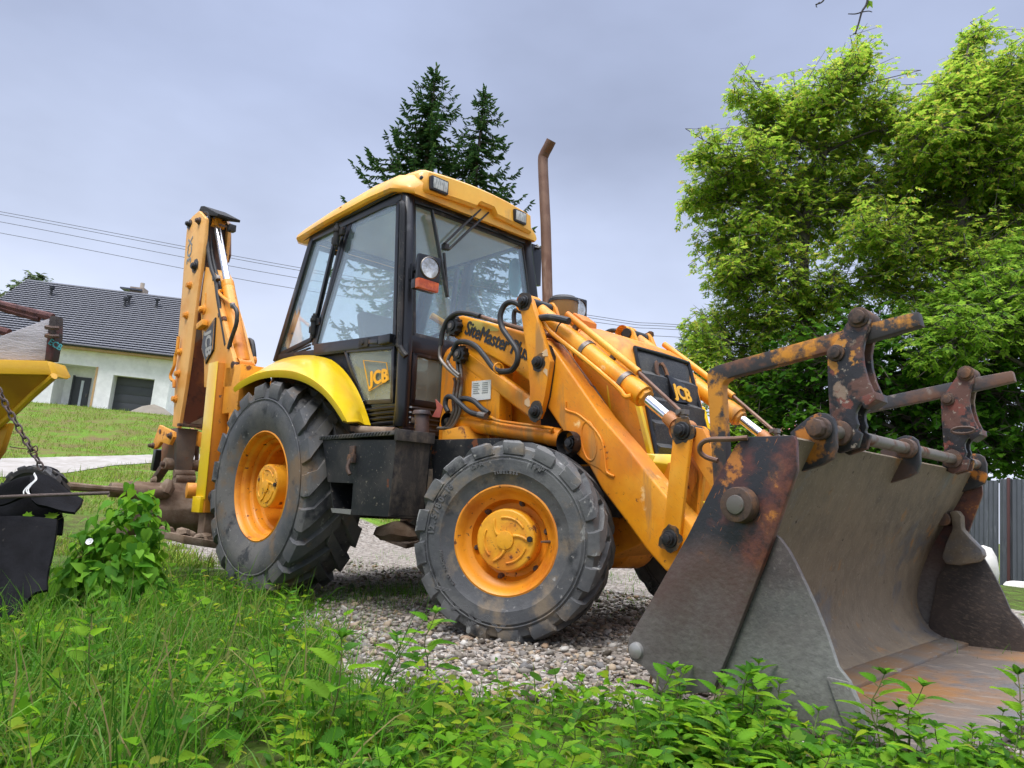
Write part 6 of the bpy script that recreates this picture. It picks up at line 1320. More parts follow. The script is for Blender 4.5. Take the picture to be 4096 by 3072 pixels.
# ================================================================== THE WHITE HOUSE ON THE BANK
def plane_hit(s, x, y, q0, n):
    d = RW @ ray(s, x, y); return CAM_W+d*((q0-CAM_W).dot(n)/d.dot(n))
def house():
    Q0 = PW('T', 1150, 900, 43.); ph = math.radians(7); ex = (RH*math.cos(ph)+FH*math.sin(ph)).normalized(); nn_ = (FH*math.cos(ph)-RH*math.sin(ph)).normalized(); ez = Vector((0, 0, 1))
    def uv(x, y, s='T'):
        p = plane_hit(s, x, y, Q0, nn_)-Q0; return p.dot(ex), p.z
    base = Q0.copy(); base.z = float(ground_z(Q0.x, Q0.y))-.4
    H = thing('white_house', 'white rendered house with dark tiled roof and grey garage door up on the bank', 'house', base)
    def W_(u, v, w=0.): return Q0+ex*u+ez*v+nn_*w-base
    def quadbox(u0, u1, v0, v1, w0, w1): return [W_(u0, v0, w0), W_(u1, v0, w0), W_(u1, v1, w0), W_(u0, v1, w0)], nn_*(w1-w0)
    u_r = uv(1745, 900)[0]; v_b = -4.0; v_e = .5*(uv(560, 585)[1]+uv(1740, 715)[1])
    u_l = u_r-14.5
    nu0, nu1, nv1 = uv(560, 900)[0], uv(1000, 815)[0], .5*(uv(590, 770)[1]+uv(1000, 815)[1])
    gu0, gu1, gv1 = uv(1140, 1000)[0], uv(1570, 1000)[0], .5*(uv(1160, 890)[1]+uv(1585, 942)[1])
    wm = mat('white_render', (.88, .87, .86), .9, layers=[((.72, .72, .70), .8, .58, .12, .9), ((.86, .86, .84), 3, .6, .1, .9)], bump=(12, .05))
    mb = MB()
    for (a, b, c, d) in ((u_l, nu0, v_b, v_e), (nu0, nu1, nv1, v_e), (nu1, gu0, v_b, v_e), (gu0, gu1, gv1, v_e), (gu1, u_r, v_b, v_e)): q, o = quadbox(a, b, c, d, 0, .35); mb.prism(q, o)
    for (a, b, c, d, w) in ((nu0, nu1, v_b, nv1, 1.3), (gu0, gu1, v_b, gv1, .75)):
        q, o = quadbox(a-.1, b+.1, c, d+.1, w, w+.2); mb.prism(q, o); q, o = quadbox(a-.12, a, c, d+.1, .34, w); mb.prism(q, o); q, o = quadbox(b, b+.12, c, d+.1, .34, w); mb.prism(q, o); q, o = quadbox(a, b, d, d+.12, .34, w); mb.prism(q, o)
    for u in (u_l, u_r-.35): q, o = quadbox(u, u+.35, v_b, v_e, .35, 8.); mb.prism(q, o)
    q, o = quadbox(u_l, u_r, v_b, v_e, 8., 8.3); mb.prism(q, o)
    mb.build('wall', wm, H)
    # doors
    dgm = mat('anthracite_door', (.050, .053, .060), .45)
    p0 = plane_hit('T', 760, 1100, Q0+nn_*1.3, nn_)-Q0; du0 = p0.dot(ex)-.0; p1 = plane_hit('T', 905, 1050, Q0+nn_*1.3, nn_)-Q0; du1 = p1.dot(ex)+.06; dv = (plane_hit('T', 850, 918, Q0+nn_*1.3, nn_)-Q0).z
    du0 -= .12
    q, o = quadbox(du0, du1, dv-2.15, dv, 1.22, 1.30); do = MB().prism(q, o).build('front_door', dgm, H, bevel=.01)
    w_ = du1-du0; q, o = quadbox(du0+w_*.46, du0+w_*.62, dv-2.0, dv-.2, 1.19, 1.22); MB().prism(q, o).build('door_glass', mat('pale_pane', (.62, .66, .70), .1), do)
    q, o = quadbox(du0-.09, du0, dv-2.15, dv+.06, 1.18, 1.30); MB().prism(q, o).build('door_frame', dgm, do)
    q, o = quadbox(du1-.12, du1-.07, dv-1.15, dv-.95, 1.15, 1.22); MB().prism(q, o).build('handle', steel, do)
    q, o = quadbox(nu1-.07, nu1+.04, v_b, nv1+.02, -.03, .10); MB().prism(q, o).build('timber_jamb', mat('raw_timber', (.52, .33, .16), .7), H)
    mb = MB()
    for k in range(5): a = gv1-.50*k; q, o = quadbox(gu0, gu1, a-.49, a, .60, .74); mb.prism(q, o); q, o = quadbox(gu0, gu1, a-.50, a-.488, .63, .74); mb.prism(q, o)
    mb.build('garage_door', mat('garage_grey', (.062, .066, .072), .5, bump=(3, .05)), H, bevel=.012)
    q, o = quadbox(uv(1700, 1305)[0], uv(1715, 1305)[0], uv(1705, 1325)[1], uv(1705, 1295)[1], -.05, 0); MB().prism(q, o).build('meter_box', redm, H)
    MB().tube([W_(*uv(1525, 668), -.02), W_(*uv(1508, 715), -.06), W_(*uv(1515, 750), -.04), W_(*uv(1500, 785), -.03)], .02, 6).build('loose_cable', wm, H)
    # roof: stepped metal tiles; ridge found where the sight line meets a 36 degree plane
    ov = .55; tp = math.tan(math.radians(36)); e0 = W_(0, v_e+.02, -ov)+base; sl = (nn_*math.cos(math.radians(36))+ez*math.sin(math.radians(36))); rn = sl.cross(ex).normalized()
    rl = plane_hit('A', 330, 872, e0, rn)-e0; rr_ = plane_hit('A', 1300, 990, e0, rn)-e0; Lr = .5*(rl.dot(sl)+rr_.dot(sl)); print('roof slope length', Lr, 'eave', v_e, 'base ground', base.z-Q0.z)
    ul = (plane_hit('A', 195, 867, e0, rn)-e0).dot(ex); ur = u_r+.45
    rows, cols = 27, 84; V, Fq = [], []; up_n = rn if rn.z > 0 else -rn
    uu = np.linspace(ul, ur, cols*4+1)
    idx = 0
    n_ = len(uu); wave = [.004*math.sin(u*2*math.pi/.24) for u in uu]
    for r in range(rows):
        s0, s1 = Lr*r/rows, Lr*(r+1)/rows       # each course: nosing overhanging the one below, set-back riser, pan
        for s_, h in ((s0+.05, .0), (s0-.05, .075), (s0-.05, .105), (s1+.06, .01)):
            for u, w_ in zip(uu, wave): V.append(tuple(e0-base+ex*u+sl*s_+up_n*(h+w_)))
        for k in range(3):
            b0 = idx+k*n_; Fq += [(b0+i, b0+i+1, b0+n_+i+1, b0+n_+i) for i in range(n_-1)]
        idx += 4*n_
    rm = mat('graphite_roof_tile', (.066, .073, .100), .42, layers=[((.075, .083, .112), 2, .55, .1, .4)])
    ro = raw('roof', np.array(V), np.array(Fq), rm, H, False)
    back = MB().prism([e0-base+ex*ul+sl*Lr, e0-base+ex*ur+sl*Lr, W_(0, v_e, 2*Lr*math.cos(math.radians(36))-ov)-W_(0, 0, 0)*0+ex*(ur), W_(0, v_e, 2*Lr*math.cos(math.radians(36))-ov)+ex*ul], ez*-.08); back.build('rear_slope', rm, ro)
    MB().tube([e0-base+ex*ul+sl*Lr+ez*.05, e0-base+ex*ur+sl*Lr+ez*.05], .11, 10).build('ridge_tiles', rm, ro)
    for u in (ul, ur): MB().bar(e0-base+ex*u-ez*.08, e0-base+ex*u+sl*Lr-ez*.08, .05, .26, rn).build('verge_board', mat('dark_trim', (.03, .032, .036), .4), ro)
    for u in (u_r-.36, u_l): MB().prism([W_(u, v_e, .0), W_(u, v_e, 8.), W_(u, v_e+4*tp, 4.)], ex*.34).build('gable_wall', wm, H)
    MB().tube([W_(u_l-.4, v_e+.04, -ov-.08), W_(u_r+.45, v_e+.04, -ov-.08)], .10, 10).build('gutter', mat('dark_gutter', (.028, .03, .038), .35), H)
    q, o = quadbox(u_l-.4, u_r+.4, v_e-.16, v_e-.02, -ov, 0); MB().prism(q, o).build('timber_soffit', mat('raw_timber', (.52, .33, .16), .7), H)
    for (x, y) in ((405, 955), (1000, 1045), (1030, 1025), (1255, 1050)):
        p = plane_hit('A', x, y+25, e0, rn)-base; mb = MB().cyl(p, p+ez*.52, .075, n=10); mb.cyl(p+ez*.52, p+ez*.66, .15, .15, 12); mb.cyl(p+ez*-.1, p+ez*.12, .16, .09, 12); mb.build('roof_vent', mat('dark_vent', (.02, .021, .025), .5), ro)
    p = plane_hit('A', 1085, 960, e0, rn)-base+nn_*.6
    ch = MB().prism([p+ex*a+nn_*b for a, b in ((-.45, -.4), (.45, -.4), (.45, .4), (-.45, .4))], ez*.55); c1 = ch.build('chimney', mat('brick_stack', (.30, .24, .20), .8), ro); MB().prism([p+ez*.3+ex*a+nn_*b for a, b in ((-1.0, -.6), (.35, -.6), (.35, .6), (-1.0, .6))], ez*.10).build('chimney_cap', rm, c1); MB().cyl(p+ex*.15+ez*.4, p+ex*.15+ez*.95, .14, n=10).build('flue', mat('pale_flue', (.45, .38, .32), .7), c1)
    # heap of spoil by the corner
    g = hit('T', 1540, 1345); g.z -= .1
    mb = MB().lathe([(.001, .9), (.5, .75), (1.2, .35), (1.9, 0)], (0, 0, 0), (0, 0, 1), 20); o = mb.build('spoil_heap', mat('grey_spoil', (.19, .165, .125), .95, bump=(8, .5)), None, wobble=.15, wscale=1.4); o.location = PW('T', 1540, 1375, 38.); prop(o, 'low grey heap of soil on the grass in front of the house corner', 'soil heap')
house()

# ================================================================== YELLOW SKIP, BOARD, CHAIN, BELT AT THE LEFT EDGE
def TWp(x, y, d): return PW('T', x, y, d)
def left_clutter():
    DS = 3.9; ex = RH
    t = thing('yellow_skip', 'yellow steel skip with tapering sides cut off by the left edge', 'skip', hit('O', 5, 1230)); L_ = t.location
    loc = lambda p: p-L_
    back = FH*.16
    rim = [TWp(-700, 715, DS), TWp(480, 748, DS), TWp(525, 880, DS), TWp(510, 892, DS), TWp(-700, 868, DS)]
    MB().prism([loc(p) for p in rim], back).build('rim', lemon2, t, bevel=.006)
    MB().prism([loc(TWp(478, 750, DS-.003)), loc(TWp(522, 756, DS+.03)), loc(TWp(580, 865, DS+.05)), loc(TWp(578, 885, DS+.05)), loc(TWp(525, 895, DS-.003))], back*.8).build('rim_end', lemon2, t, bevel=.006)
    pan = [loc(TWp(-700, 868, DS+.02)), loc(TWp(560, 893, DS+.02)), loc(TWp(330, 1110, DS+.14)), loc(TWp(0, 1408, DS+.30)), loc(TWp(-700, 1900, DS+.55))]
    MB().prism(pan, FH*.012).build('side_panel', skipm, t)
    MB().tube([loc(TWp(552, 905, DS)), loc(TWp(330, 1100, DS+.12)), loc(TWp(150, 1275, DS+.20)), loc(TWp(-60, 1450, DS+.3))], .018, 8).build('corner_seam', lemon2, t, wobble=.003, wscale=20)
    MB().prism([loc(PW('B', -300, 700, DS+.3)), loc(PW('B', 78, 585, DS+.3)), loc(PW('B', 0, 820, DS+.32)), loc(PW('B', -60, 900, DS+.32)), loc(PW('B', -300, 1000, DS+.32))], FH*.05).build('lower_hopper', skipm, t, bevel=.004)
    # plank standing on the rim
    p0 = TWp(0, 735, DS+.08)
    t2 = thing('weathered_plank', 'whitewashed cracked board with a dark end standing on the yellow skip', 'board', p0); loc = lambda p: p-p0
    MB().prism([loc(TWp(-500, 690, DS+.06)), loc(TWp(-500, 730, DS+.06)), loc(TWp(458, 744, DS+.06)), loc(TWp(505, 312, DS+.06)), loc(TWp(0, 500, DS+.06))], FH*.045).build('board', mat('whitewashed_board', (.42, .39, .41), .85, layers=[((.30, .27, .28), 5, .56, .08, .9, (1, 1, 5)), ((.10, .08, .08), 14, .70, .02, .9, (3, 3, 1)), ((.26, .04, .05), 2.2, .70, .04, .8)], bump=(20, .5), stretch=(1, 1, 6)), t2, bevel=.004, wobble=.003)
    MB().prism([loc(TWp(508, 290, DS+.04)), loc(TWp(575, 287, DS+.05)), loc(TWp(565, 500, DS+.05)), loc(TWp(520, 742, DS+.05)), loc(TWp(455, 744, DS+.04)), loc(TWp(490, 480, DS+.04))], FH*.07).build('dark_end_post', mat('tarred_end', (.035, .025, .022), .8, layers=[((.12, .03, .03), 5, .6, .06, .8)], bump=(25, .5)), t2, bevel=.005, wobble=.003, wscale=16)
    mb = MB()
    for y in (405, 490): mb.tube([loc(TWp(470, y, DS+.02)), loc(TWp(530, y+10, DS+.01)), loc(TWp(585, y+8, DS+.05))], .012, 6)
    mb.build('wire_ties', rustpin, t2)
    text('end_mark', 'ECB', .045, loc(TWp(486, 570, DS+.035)), loc(TWp(530, 596, DS+.035))-loc(TWp(486, 570, DS+.035)), Vector((0, 0, 1)), mat('teal_mark', (.05, .28, .30), .6), t2, .001, .001)
    for k, pts in enumerate((((-200, 110), (0, 172), (250, 235), (540, 305)), ((-200, 165), (0, 210), (200, 268), (400, 322)), ((-200, 400), (0, 440), (95, 462)))):
        q = TWp(*pts[0], DS+.12); o = MB().tube([TWp(*p, DS+.12)-q for p in pts], .022 if k != 1 else .016, 8).build('rusty_bar', mat('rusted_rebar', (.10, .035, .03), .8, layers=[((.05, .02, .02), 20, .55, .05, .9)], bump=(40, .5)), None); o.location = q
        prop(o, ('topmost rusty steel bar running along the top of the whitewashed board', 'thinner rusty bar just under the topmost bar beside the board', 'lowest short rusty bar behind the left end of the board')[k], 'steel bar')
    # chain
    pts = bez([PW('B', x, y, DS-.15) for x, y in ((-60, 260), (0, 345), (60, 470), (120, 570), (180, 680), (245, 790), (300, 880), (335, 960))], 12)
    ln = [0]
    for a, b in zip(pts, pts[1:]): ln.append(ln[-1]+(b-a).length)
    q0 = pts[-1]; mb = MB(); n_ = int(ln[-1]/.036)
    for k in range(n_):
        s_ = ln[-1]*(k+.5)/n_; i = max(j for j in range(len(ln)) if ln[j] <= s_); i = min(i, len(pts)-2); p = pts[i].lerp(pts[i+1], (s_-ln[i])/(ln[i+1]-ln[i])); d = (pts[i+1]-pts[i]).normalized(); sd = d.cross(FH).normalized() if k % 2 else FH.copy()
        lp = [p-q0+d*(.024*math.cos(a))+sd*(.0135*math.sin(a)) for a in np.linspace(0, 2*math.pi, 13)]
        mb.tube(lp, .0052, 6, False)
    o = mb.build('chain', mat('rusty_chain', (.085, .06, .055), .7, .2, layers=[((.18, .09, .05), 18, .6, .05, .8)], bump=(60, .3)), None); o.location = q0; prop(o, 'rusty link chain hanging from the yellow skip down to the black rubber', 'chain')
    o = MB().tube(bez([PW('B', x, y, DS-.16)-q0 for x, y in ((80, 778), (160, 790), (245, 795), (290, 770), (300, 810), (250, 830), (225, 815), (270, 775))]), .003, 5).build('tie_wire', rustpin, None); o.location = q0; prop(o, 'thin rusty wire twisted round the chain', 'wire')
    # black conveyor rubber, folded
    bm_ = mat('black_belt', (.006, .006, .007), .7, layers=[((.012, .012, .014), 6, .55, .1, .8), ((.05, .045, .04), 24, .69, .03, .9)], bump=(30, .4), spec=.06)
    q0 = hit('O', 120, 1235)
    t3 = thing('rubber_belt', 'folded sheets of black conveyor rubber lying beside the bindweed', 'rubber sheet', q0)
    def sheet(name, A, B, th=.012, wob=.045):
        """two edge curves [(x, y, depth)] in photo region B, skinned"""
        a = bez([PW('B', *p)-q0 for p in A], 5); b = bez([PW('B', *p)-q0 for p in B], 5); rows = [[p.lerp(r, k/8)+Vector((0, 0, .03*math.sin(math.pi*k/8))) for p, r in zip(a, b)] for k in range(9)]
        top = rows; bot = [[p+FH*th-Vector((0, 0, th)) for p in r] for r in rows]
        ring = [r+list(reversed(s)) for r, s in zip(top, bot)]
        return MB().loft(ring).build(name, bm_, t3, wobble=wob, wscale=3.2)
    sheet('folded_sheet', [(255, 995, 4.12), (340, 1000, 4.22), (470, 1050, 4.35), (580, 1120, 4.45), (700, 1190, 4.50)], [(255, 1180, 3.95), (300, 1225, 3.95), (370, 1250, 3.95), (470, 1285, 3.98), (575, 1305, 4.02)])
    sheet('left_fold', [(-120, 1160, 4.20), (0, 1110, 4.16), (120, 1040, 4.12), (200, 1010, 4.12), (262, 995, 4.12)], [(-120, 1260, 4.10), (0, 1240, 4.06), (120, 1180, 4.05), (200, 1130, 4.05), (258, 1085, 4.05)])
    sheet('dark_inside_sheet', [(-150, 1200, 4.40), (50, 1180, 4.40), (200, 1120, 4.35), (300, 1150, 4.30), (480, 1290, 4.25)], [(-150, 1420, 4.25), (50, 1420, 4.25), (200, 1420, 4.20), (330, 1420, 4.16), (470, 1430, 4.10)])  # black sheet added for the dark inside of the roll
    sheet('front_sheet', [(-150, 1345, 3.80), (0, 1350, 3.80), (150, 1352, 3.82), (300, 1370, 3.85), (440, 1392, 3.90)], [(-150, 2165, 3.55), (0, 2165, 3.55), (150, 2165, 3.56), (300, 1950, 3.60), (430, 1900, 3.64)])
    # old tyre behind
    c = PW('B', 275, 1175, 4.7); mb = tyre_mesh(.19, .15, .12, 13, .014, .3, 0); M_ = Matrix((RH, FH, Vector((0, 0, 1)))).transposed().to_4x4(); mb.xform(M_); o = mb.build('old_tyre', rubber, None, ang=30); o.location = c; prop(o, 'worn lugged tyre standing behind the folded black rubber', 'tyre')
    c = PW('B', 0, 1180, 3.3); o = MB().tube([PW('B', x, y, d)-c for x, y, d in ((-100, 1187, 3.72), (0, 1183, 3.74), (300, 1170, 3.76), (600, 1160, 3.80), (880, 1150, 3.85))], .0085, 8).build('rusty_rod', mat('ribbed_rod', (.085, .06, .05), .8, bump=(90, .6)), None); o.location = c; prop(o, 'long thin rusty rod lying across the black rubber into the bindweed', 'steel rod')
    rp = MB()
    for k in range(4):
        x = rng.uniform(-6, 6); rp.tube(bez([PW('B', 275+x*.5, 990+3*k, 3.98)-c, PW('B', 290+x, 1040, 3.93)-c, PW('B', 240+x*2, 1090, 3.90)-c, PW('B', 215+x*4+rng.uniform(-10, 10), 1125+rng.uniform(-15, 15), 3.88)-c, PW('B', 225+x*6, 1165+rng.uniform(-10, 12), 3.86)-c]), .0030, 5)
    o = rp.build('frayed_rope', mat('white_rope', (.62, .62, .60), .8), None); o.location = c; prop(o, 'frayed white rope end knotted through the black rubber', 'rope')
    # muddy timber lying behind the weeds
    c = PW('B', 600, 1110, 5.2); o = MB().tube([PW('B', 540, 1092, 5.2)-c, PW('B', 800, 1120, 5.5)-c, PW('B', 1000, 1130, 5.9)-c], .03, 10).build('muddy_pole', mudm, None, wobble=.008, wscale=9); o.location = c; prop(o, 'mud caked pole lying behind the bindweed', 'pole')
lemon2 = mat('skip_yellow', (.72, .40, .015), .35, layers=[((.62, .30, .01), 3, .56, .1, .4), (RUST, 16, .70, .03, .8)], bump=(22, .15), coat=.2)
skipm = mat('skip_side_yellow', (.62, .30, .012), .45, layers=[((.42, .17, .012), 2.4, .52, .1, .5), ((.20, .08, .02), 8, .66, .05, .7)], bump=(25, .1))
left_clutter()

# ================================================================== TREES
barkm = mat('tree_bark', (.075, .062, .050), .9, layers=[((.14, .12, .10), 9, .56, .08, .95, (1, 1, .25))], bump=(16, .8), stretch=(1, 1, .3))
def px_at(x, y, depth): return PW('O', x, y, depth)
def broadleaf(name, label, depth, base_px, trunk_pts, blobs, leaf, tones, lsize, nsub, nleaf, kind='compound', group=None, seed=1, spread=.8, dj=1.6):
    r = np.random.default_rng(seed); b = px_at(base_px[0], base_px[1], depth); b.z = float(ground_z(b.x, b.y))-.1
    T = thing(name, label, 'tree', b, group); k2 = depth/F_PX*4096/2212
    tr = MB(); tp = [b-b]+[px_at(x, y, depth)-b for x, y, _ in trunk_pts]; rad = [trunk_pts[0][2]*1.25]+[q[2] for q in trunk_pts]
    tpb = bez(tp, 4); tr.tube(tpb, list(np.interp(np.linspace(0, len(rad)-1, len(tpb)), range(len(rad)), rad)), 10)
    pos, fw, up, sc = [], [], [], []
    ends = []
    for (x, y, rr) in blobs:                     # limbs reach into every part of the crown
        c = px_at(x, y, depth+r.uniform(-dj, dj))-b; R = rr*k2
        cand = [q for q in tpb if q.z < c.z-.2] or tpb[:2]; st = min(cand, key=lambda q: (q-c).length+abs(q.z-c.z+R)*.5)
        mid = st.lerp(c, .55)+Vector((0, 0, R*.25)); br = bez([st, mid, c], 4); r0 = max(.025, .05*R)
        tr.tube(br, list(np.linspace(r0*1.5, r0*.4, len(br))), 6); ends.append((c, R, br))
    nt_ = nsub*len(blobs); w_ = np.array([R**1.4 for c, R, br in ends]); w_ /= w_.sum()
    for k in r.choice(len(ends), nt_, p=w_):     # shoots spread evenly through the crown, each with drooping leaves
        c, R, br = ends[k]; v = Vector(r.normal(size=3)).normalized(); e_ = c+v*R*(1.28*r.random()**.45+.22*r.random()**5); e_ += FH*r.normal(0, .45*dj)
        s0 = br[int(r.integers(len(br)//2, len(br)))]; sd = (e_-s0); ln = sd.length; sd = (sd.normalized()+Vector(r.normal(0, .45, 3))).normalized(); sh = min(.55, .35*ln+.12)*spread
        tr.tube([s0.lerp(e_, .35)+Vector((0, 0, .05*ln)), e_-sd*sh, e_+sd*.02], [.011, .007, .003], 4, False)
        for q in range(nleaf):
            t = (q+r.random())/nleaf; p = e_-sd*sh*(1-t)+Vector(r.normal(0, .03, 3)); a_ = q*2.4+r.uniform(-.5, .5)
            o_ = sd*.45+Vector((math.cos(a_), math.sin(a_), -.35+r.normal(0, .3))); pos.append(tuple(p)); fw.append(tuple(o_)); up.append((r.normal(0, .3), r.normal(0, .3), 1)); sc.append(lsize*r.uniform(.6, 1.25))
    tr.build('trunk', barkm, T)
    if kind == 'compound':
        lv, lf = LEAF; V0, F0 = [], []
        for i in range(7):
            s_ = 0 if i == 6 else (1 if i % 2 else -1); a = .95*s_; u0 = .25+.25*(i//2) if i < 6 else .85; L = .40+.06*(i//2) if i < 6 else .55
            q = lv*np.array([L, L*.95, L]); ca, sa = math.cos(a), math.sin(a); q = np.stack([u0+q[:, 0]*ca-q[:, 1]*sa, q[:, 0]*sa+q[:, 1]*ca, q[:, 2]-.22*u0*u0-.15*abs(s_)*q[:, 0]], 1); V0.append(q); F0.append(lf+5*i)
        tv, tf = np.concatenate(V0), np.concatenate(F0)
    else: tv, tf = leaf
    V, Fa = scatter(tv, tf, np.array(pos), np.array(fw), np.array(up), np.array(sc)); raw('crown', V, Fa, tones, T)
    return T
walm = leafmat('walnut_leaves', [(.07, .16, .016), (.12, .25, .02), (.18, .34, .03), (.26, .42, .04), (.14, .28, .025), (.33, .46, .05), (.38, .34, .06), (.22, .38, .035)], .6, .58)
walm2 = leafmat('walnut_leaves_fresh', [(.08, .19, .02), (.14, .29, .025), (.21, .37, .04), (.28, .42, .05)], .6, .55)
mapm = leafmat('maple_leaves', [(.026, .085, .010), (.042, .13, .012), (.065, .18, .014), (.11, .25, .02)], .55, .42)
W1 = [(1800, 205, 75), (1840, 150, 45), (1715, 255, 80), (1640, 285, 60), (1610, 340, 60), (1560, 380, 55), (1900, 235, 60), (1945, 270, 40), (1525, 440, 50), (1510, 330, 28), (1500, 420, 30), (1590, 200, 22), (1640, 230, 30), (1640, 410, 90), (1750, 360, 95), (1850, 320, 80), (1610, 500, 70), (1550, 520, 45), (1700, 480, 90), (1590, 600, 60), (1560, 580, 34), (1540, 690, 50), (1680, 600, 85), (1640, 690, 70), (1530, 730, 34), (1790, 450, 85), (1880, 420, 75), (1740, 700, 80), (1800, 620, 60), (1590, 780, 55), (1650, 790, 60), (1525, 800, 40), (1560, 850, 50), (1620, 860, 60), (1510, 755, 30), (1690, 860, 60), (1500, 720, 26)]
W2 = [(2095, 80, 24), (2085, 130, 40), (2060, 185, 55), (2030, 215, 45), (2120, 200, 60), (2195, 190, 50), (2180, 260, 75), (2100, 270, 80), (2010, 300, 70), (1970, 340, 60), (2060, 380, 90), (2150, 360, 90), (2220, 350, 80), (1960, 430, 80), (2060, 480, 90), (2160, 470, 90), (2230, 460, 80), (1920, 520, 70), (1990, 540, 80), (2090, 560, 80), (1900, 600, 60), (1980, 640, 60), (2200, 560, 80), (1880, 500, 60), (2040, 230, 50), (1985, 250, 35), (2215, 165, 45), (2235, 240, 70), (1985, 300, 45), (2150, 165, 40)]
W3 = [(2120, 610, 60), (2190, 590, 70), (2060, 650, 60), (2130, 680, 80), (2210, 670, 80), (2000, 700, 60), (2050, 740, 70), (2150, 750, 70), (2220, 760, 70)]
M1 = [(1720, 790, 80), (1800, 760, 80), (1880, 720, 70), (1830, 840, 90), (1740, 880, 80), (1900, 820, 90), (1660, 850, 60), (1960, 900, 90), (1990, 800, 70), (2060, 850, 90), (2130, 830, 90), (2200, 850, 90), (2060, 930, 80), (2150, 930, 80), (2220, 950, 80), (1880, 930, 80), (2100, 1000, 50), (2180, 985, 50), (2000, 1010, 70), (1800, 940, 70)]
broadleaf('walnut_tree', 'left of the two tall walnut trees, its crown edge against open sky', 16., (1770, 1000), [(1760, 800, .17), (1735, 640, .15), (1740, 480, .12), (1780, 330, .08), (1800, 220, .04)], W1, None, walm, .165, 96, 6, seed=3, dj=1.0, spread=1.)
broadleaf('walnut_tree', 'right of the two tall walnut trees, with a spire reaching the top right corner', 15., (2080, 1000), [(2070, 800, .18), (2060, 620, .15), (2080, 450, .12), (2100, 300, .08), (2090, 120, .03)], W2, None, walm, .16, 116, 6, seed=5, dj=1.0, spread=1.)
broadleaf('young_walnut', 'bright fresh green young walnut in front of the dark maple at the right edge', 13.2, (2275, 1010), [(2268, 900, .06), (2225, 780, .05), (2150, 650, .03)], W3, None, walm2, .165, 90, 6, seed=7, dj=.6, spread=1.)
broadleaf('maple_tree', 'dark green maple with lobed leaves filling the space above the metal fence', 14.2, (1990, 1020), [(1985, 950, .10), (1960, 850, .09), (1950, 760, .05)], M1, MAPLE, mapm, .13, 100, 8, kind='simple', seed=9, dj=.7)
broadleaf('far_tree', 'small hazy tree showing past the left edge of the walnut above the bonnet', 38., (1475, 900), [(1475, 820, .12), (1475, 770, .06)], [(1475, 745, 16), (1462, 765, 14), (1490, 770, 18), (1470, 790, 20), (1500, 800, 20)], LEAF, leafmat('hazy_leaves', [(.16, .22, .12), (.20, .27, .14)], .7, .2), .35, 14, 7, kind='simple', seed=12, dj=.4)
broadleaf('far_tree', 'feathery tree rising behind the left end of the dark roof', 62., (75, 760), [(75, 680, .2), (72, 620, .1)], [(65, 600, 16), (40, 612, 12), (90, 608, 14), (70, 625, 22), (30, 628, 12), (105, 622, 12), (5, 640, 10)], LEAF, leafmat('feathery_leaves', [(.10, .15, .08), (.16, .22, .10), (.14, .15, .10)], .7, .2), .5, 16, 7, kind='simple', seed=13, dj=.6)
broadleaf('bright_shrub', 'sunny yellow green shrub behind the raised silver bucket rod', 15., (1590, 960), [(1590, 930, .05), (1590, 900, .03)], [(1585, 890, 36), (1620, 900, 40), (1560, 930, 36), (1610, 950, 40), (1660, 930, 40), (1570, 970, 36), (1640, 975, 36)], LEAF, leafmat('shrub_leaves', [(.12, .26, .02), (.20, .38, .03), (.28, .42, .05)], .5, .35), .14, 60, 8, kind='simple', seed=15, dj=.4)

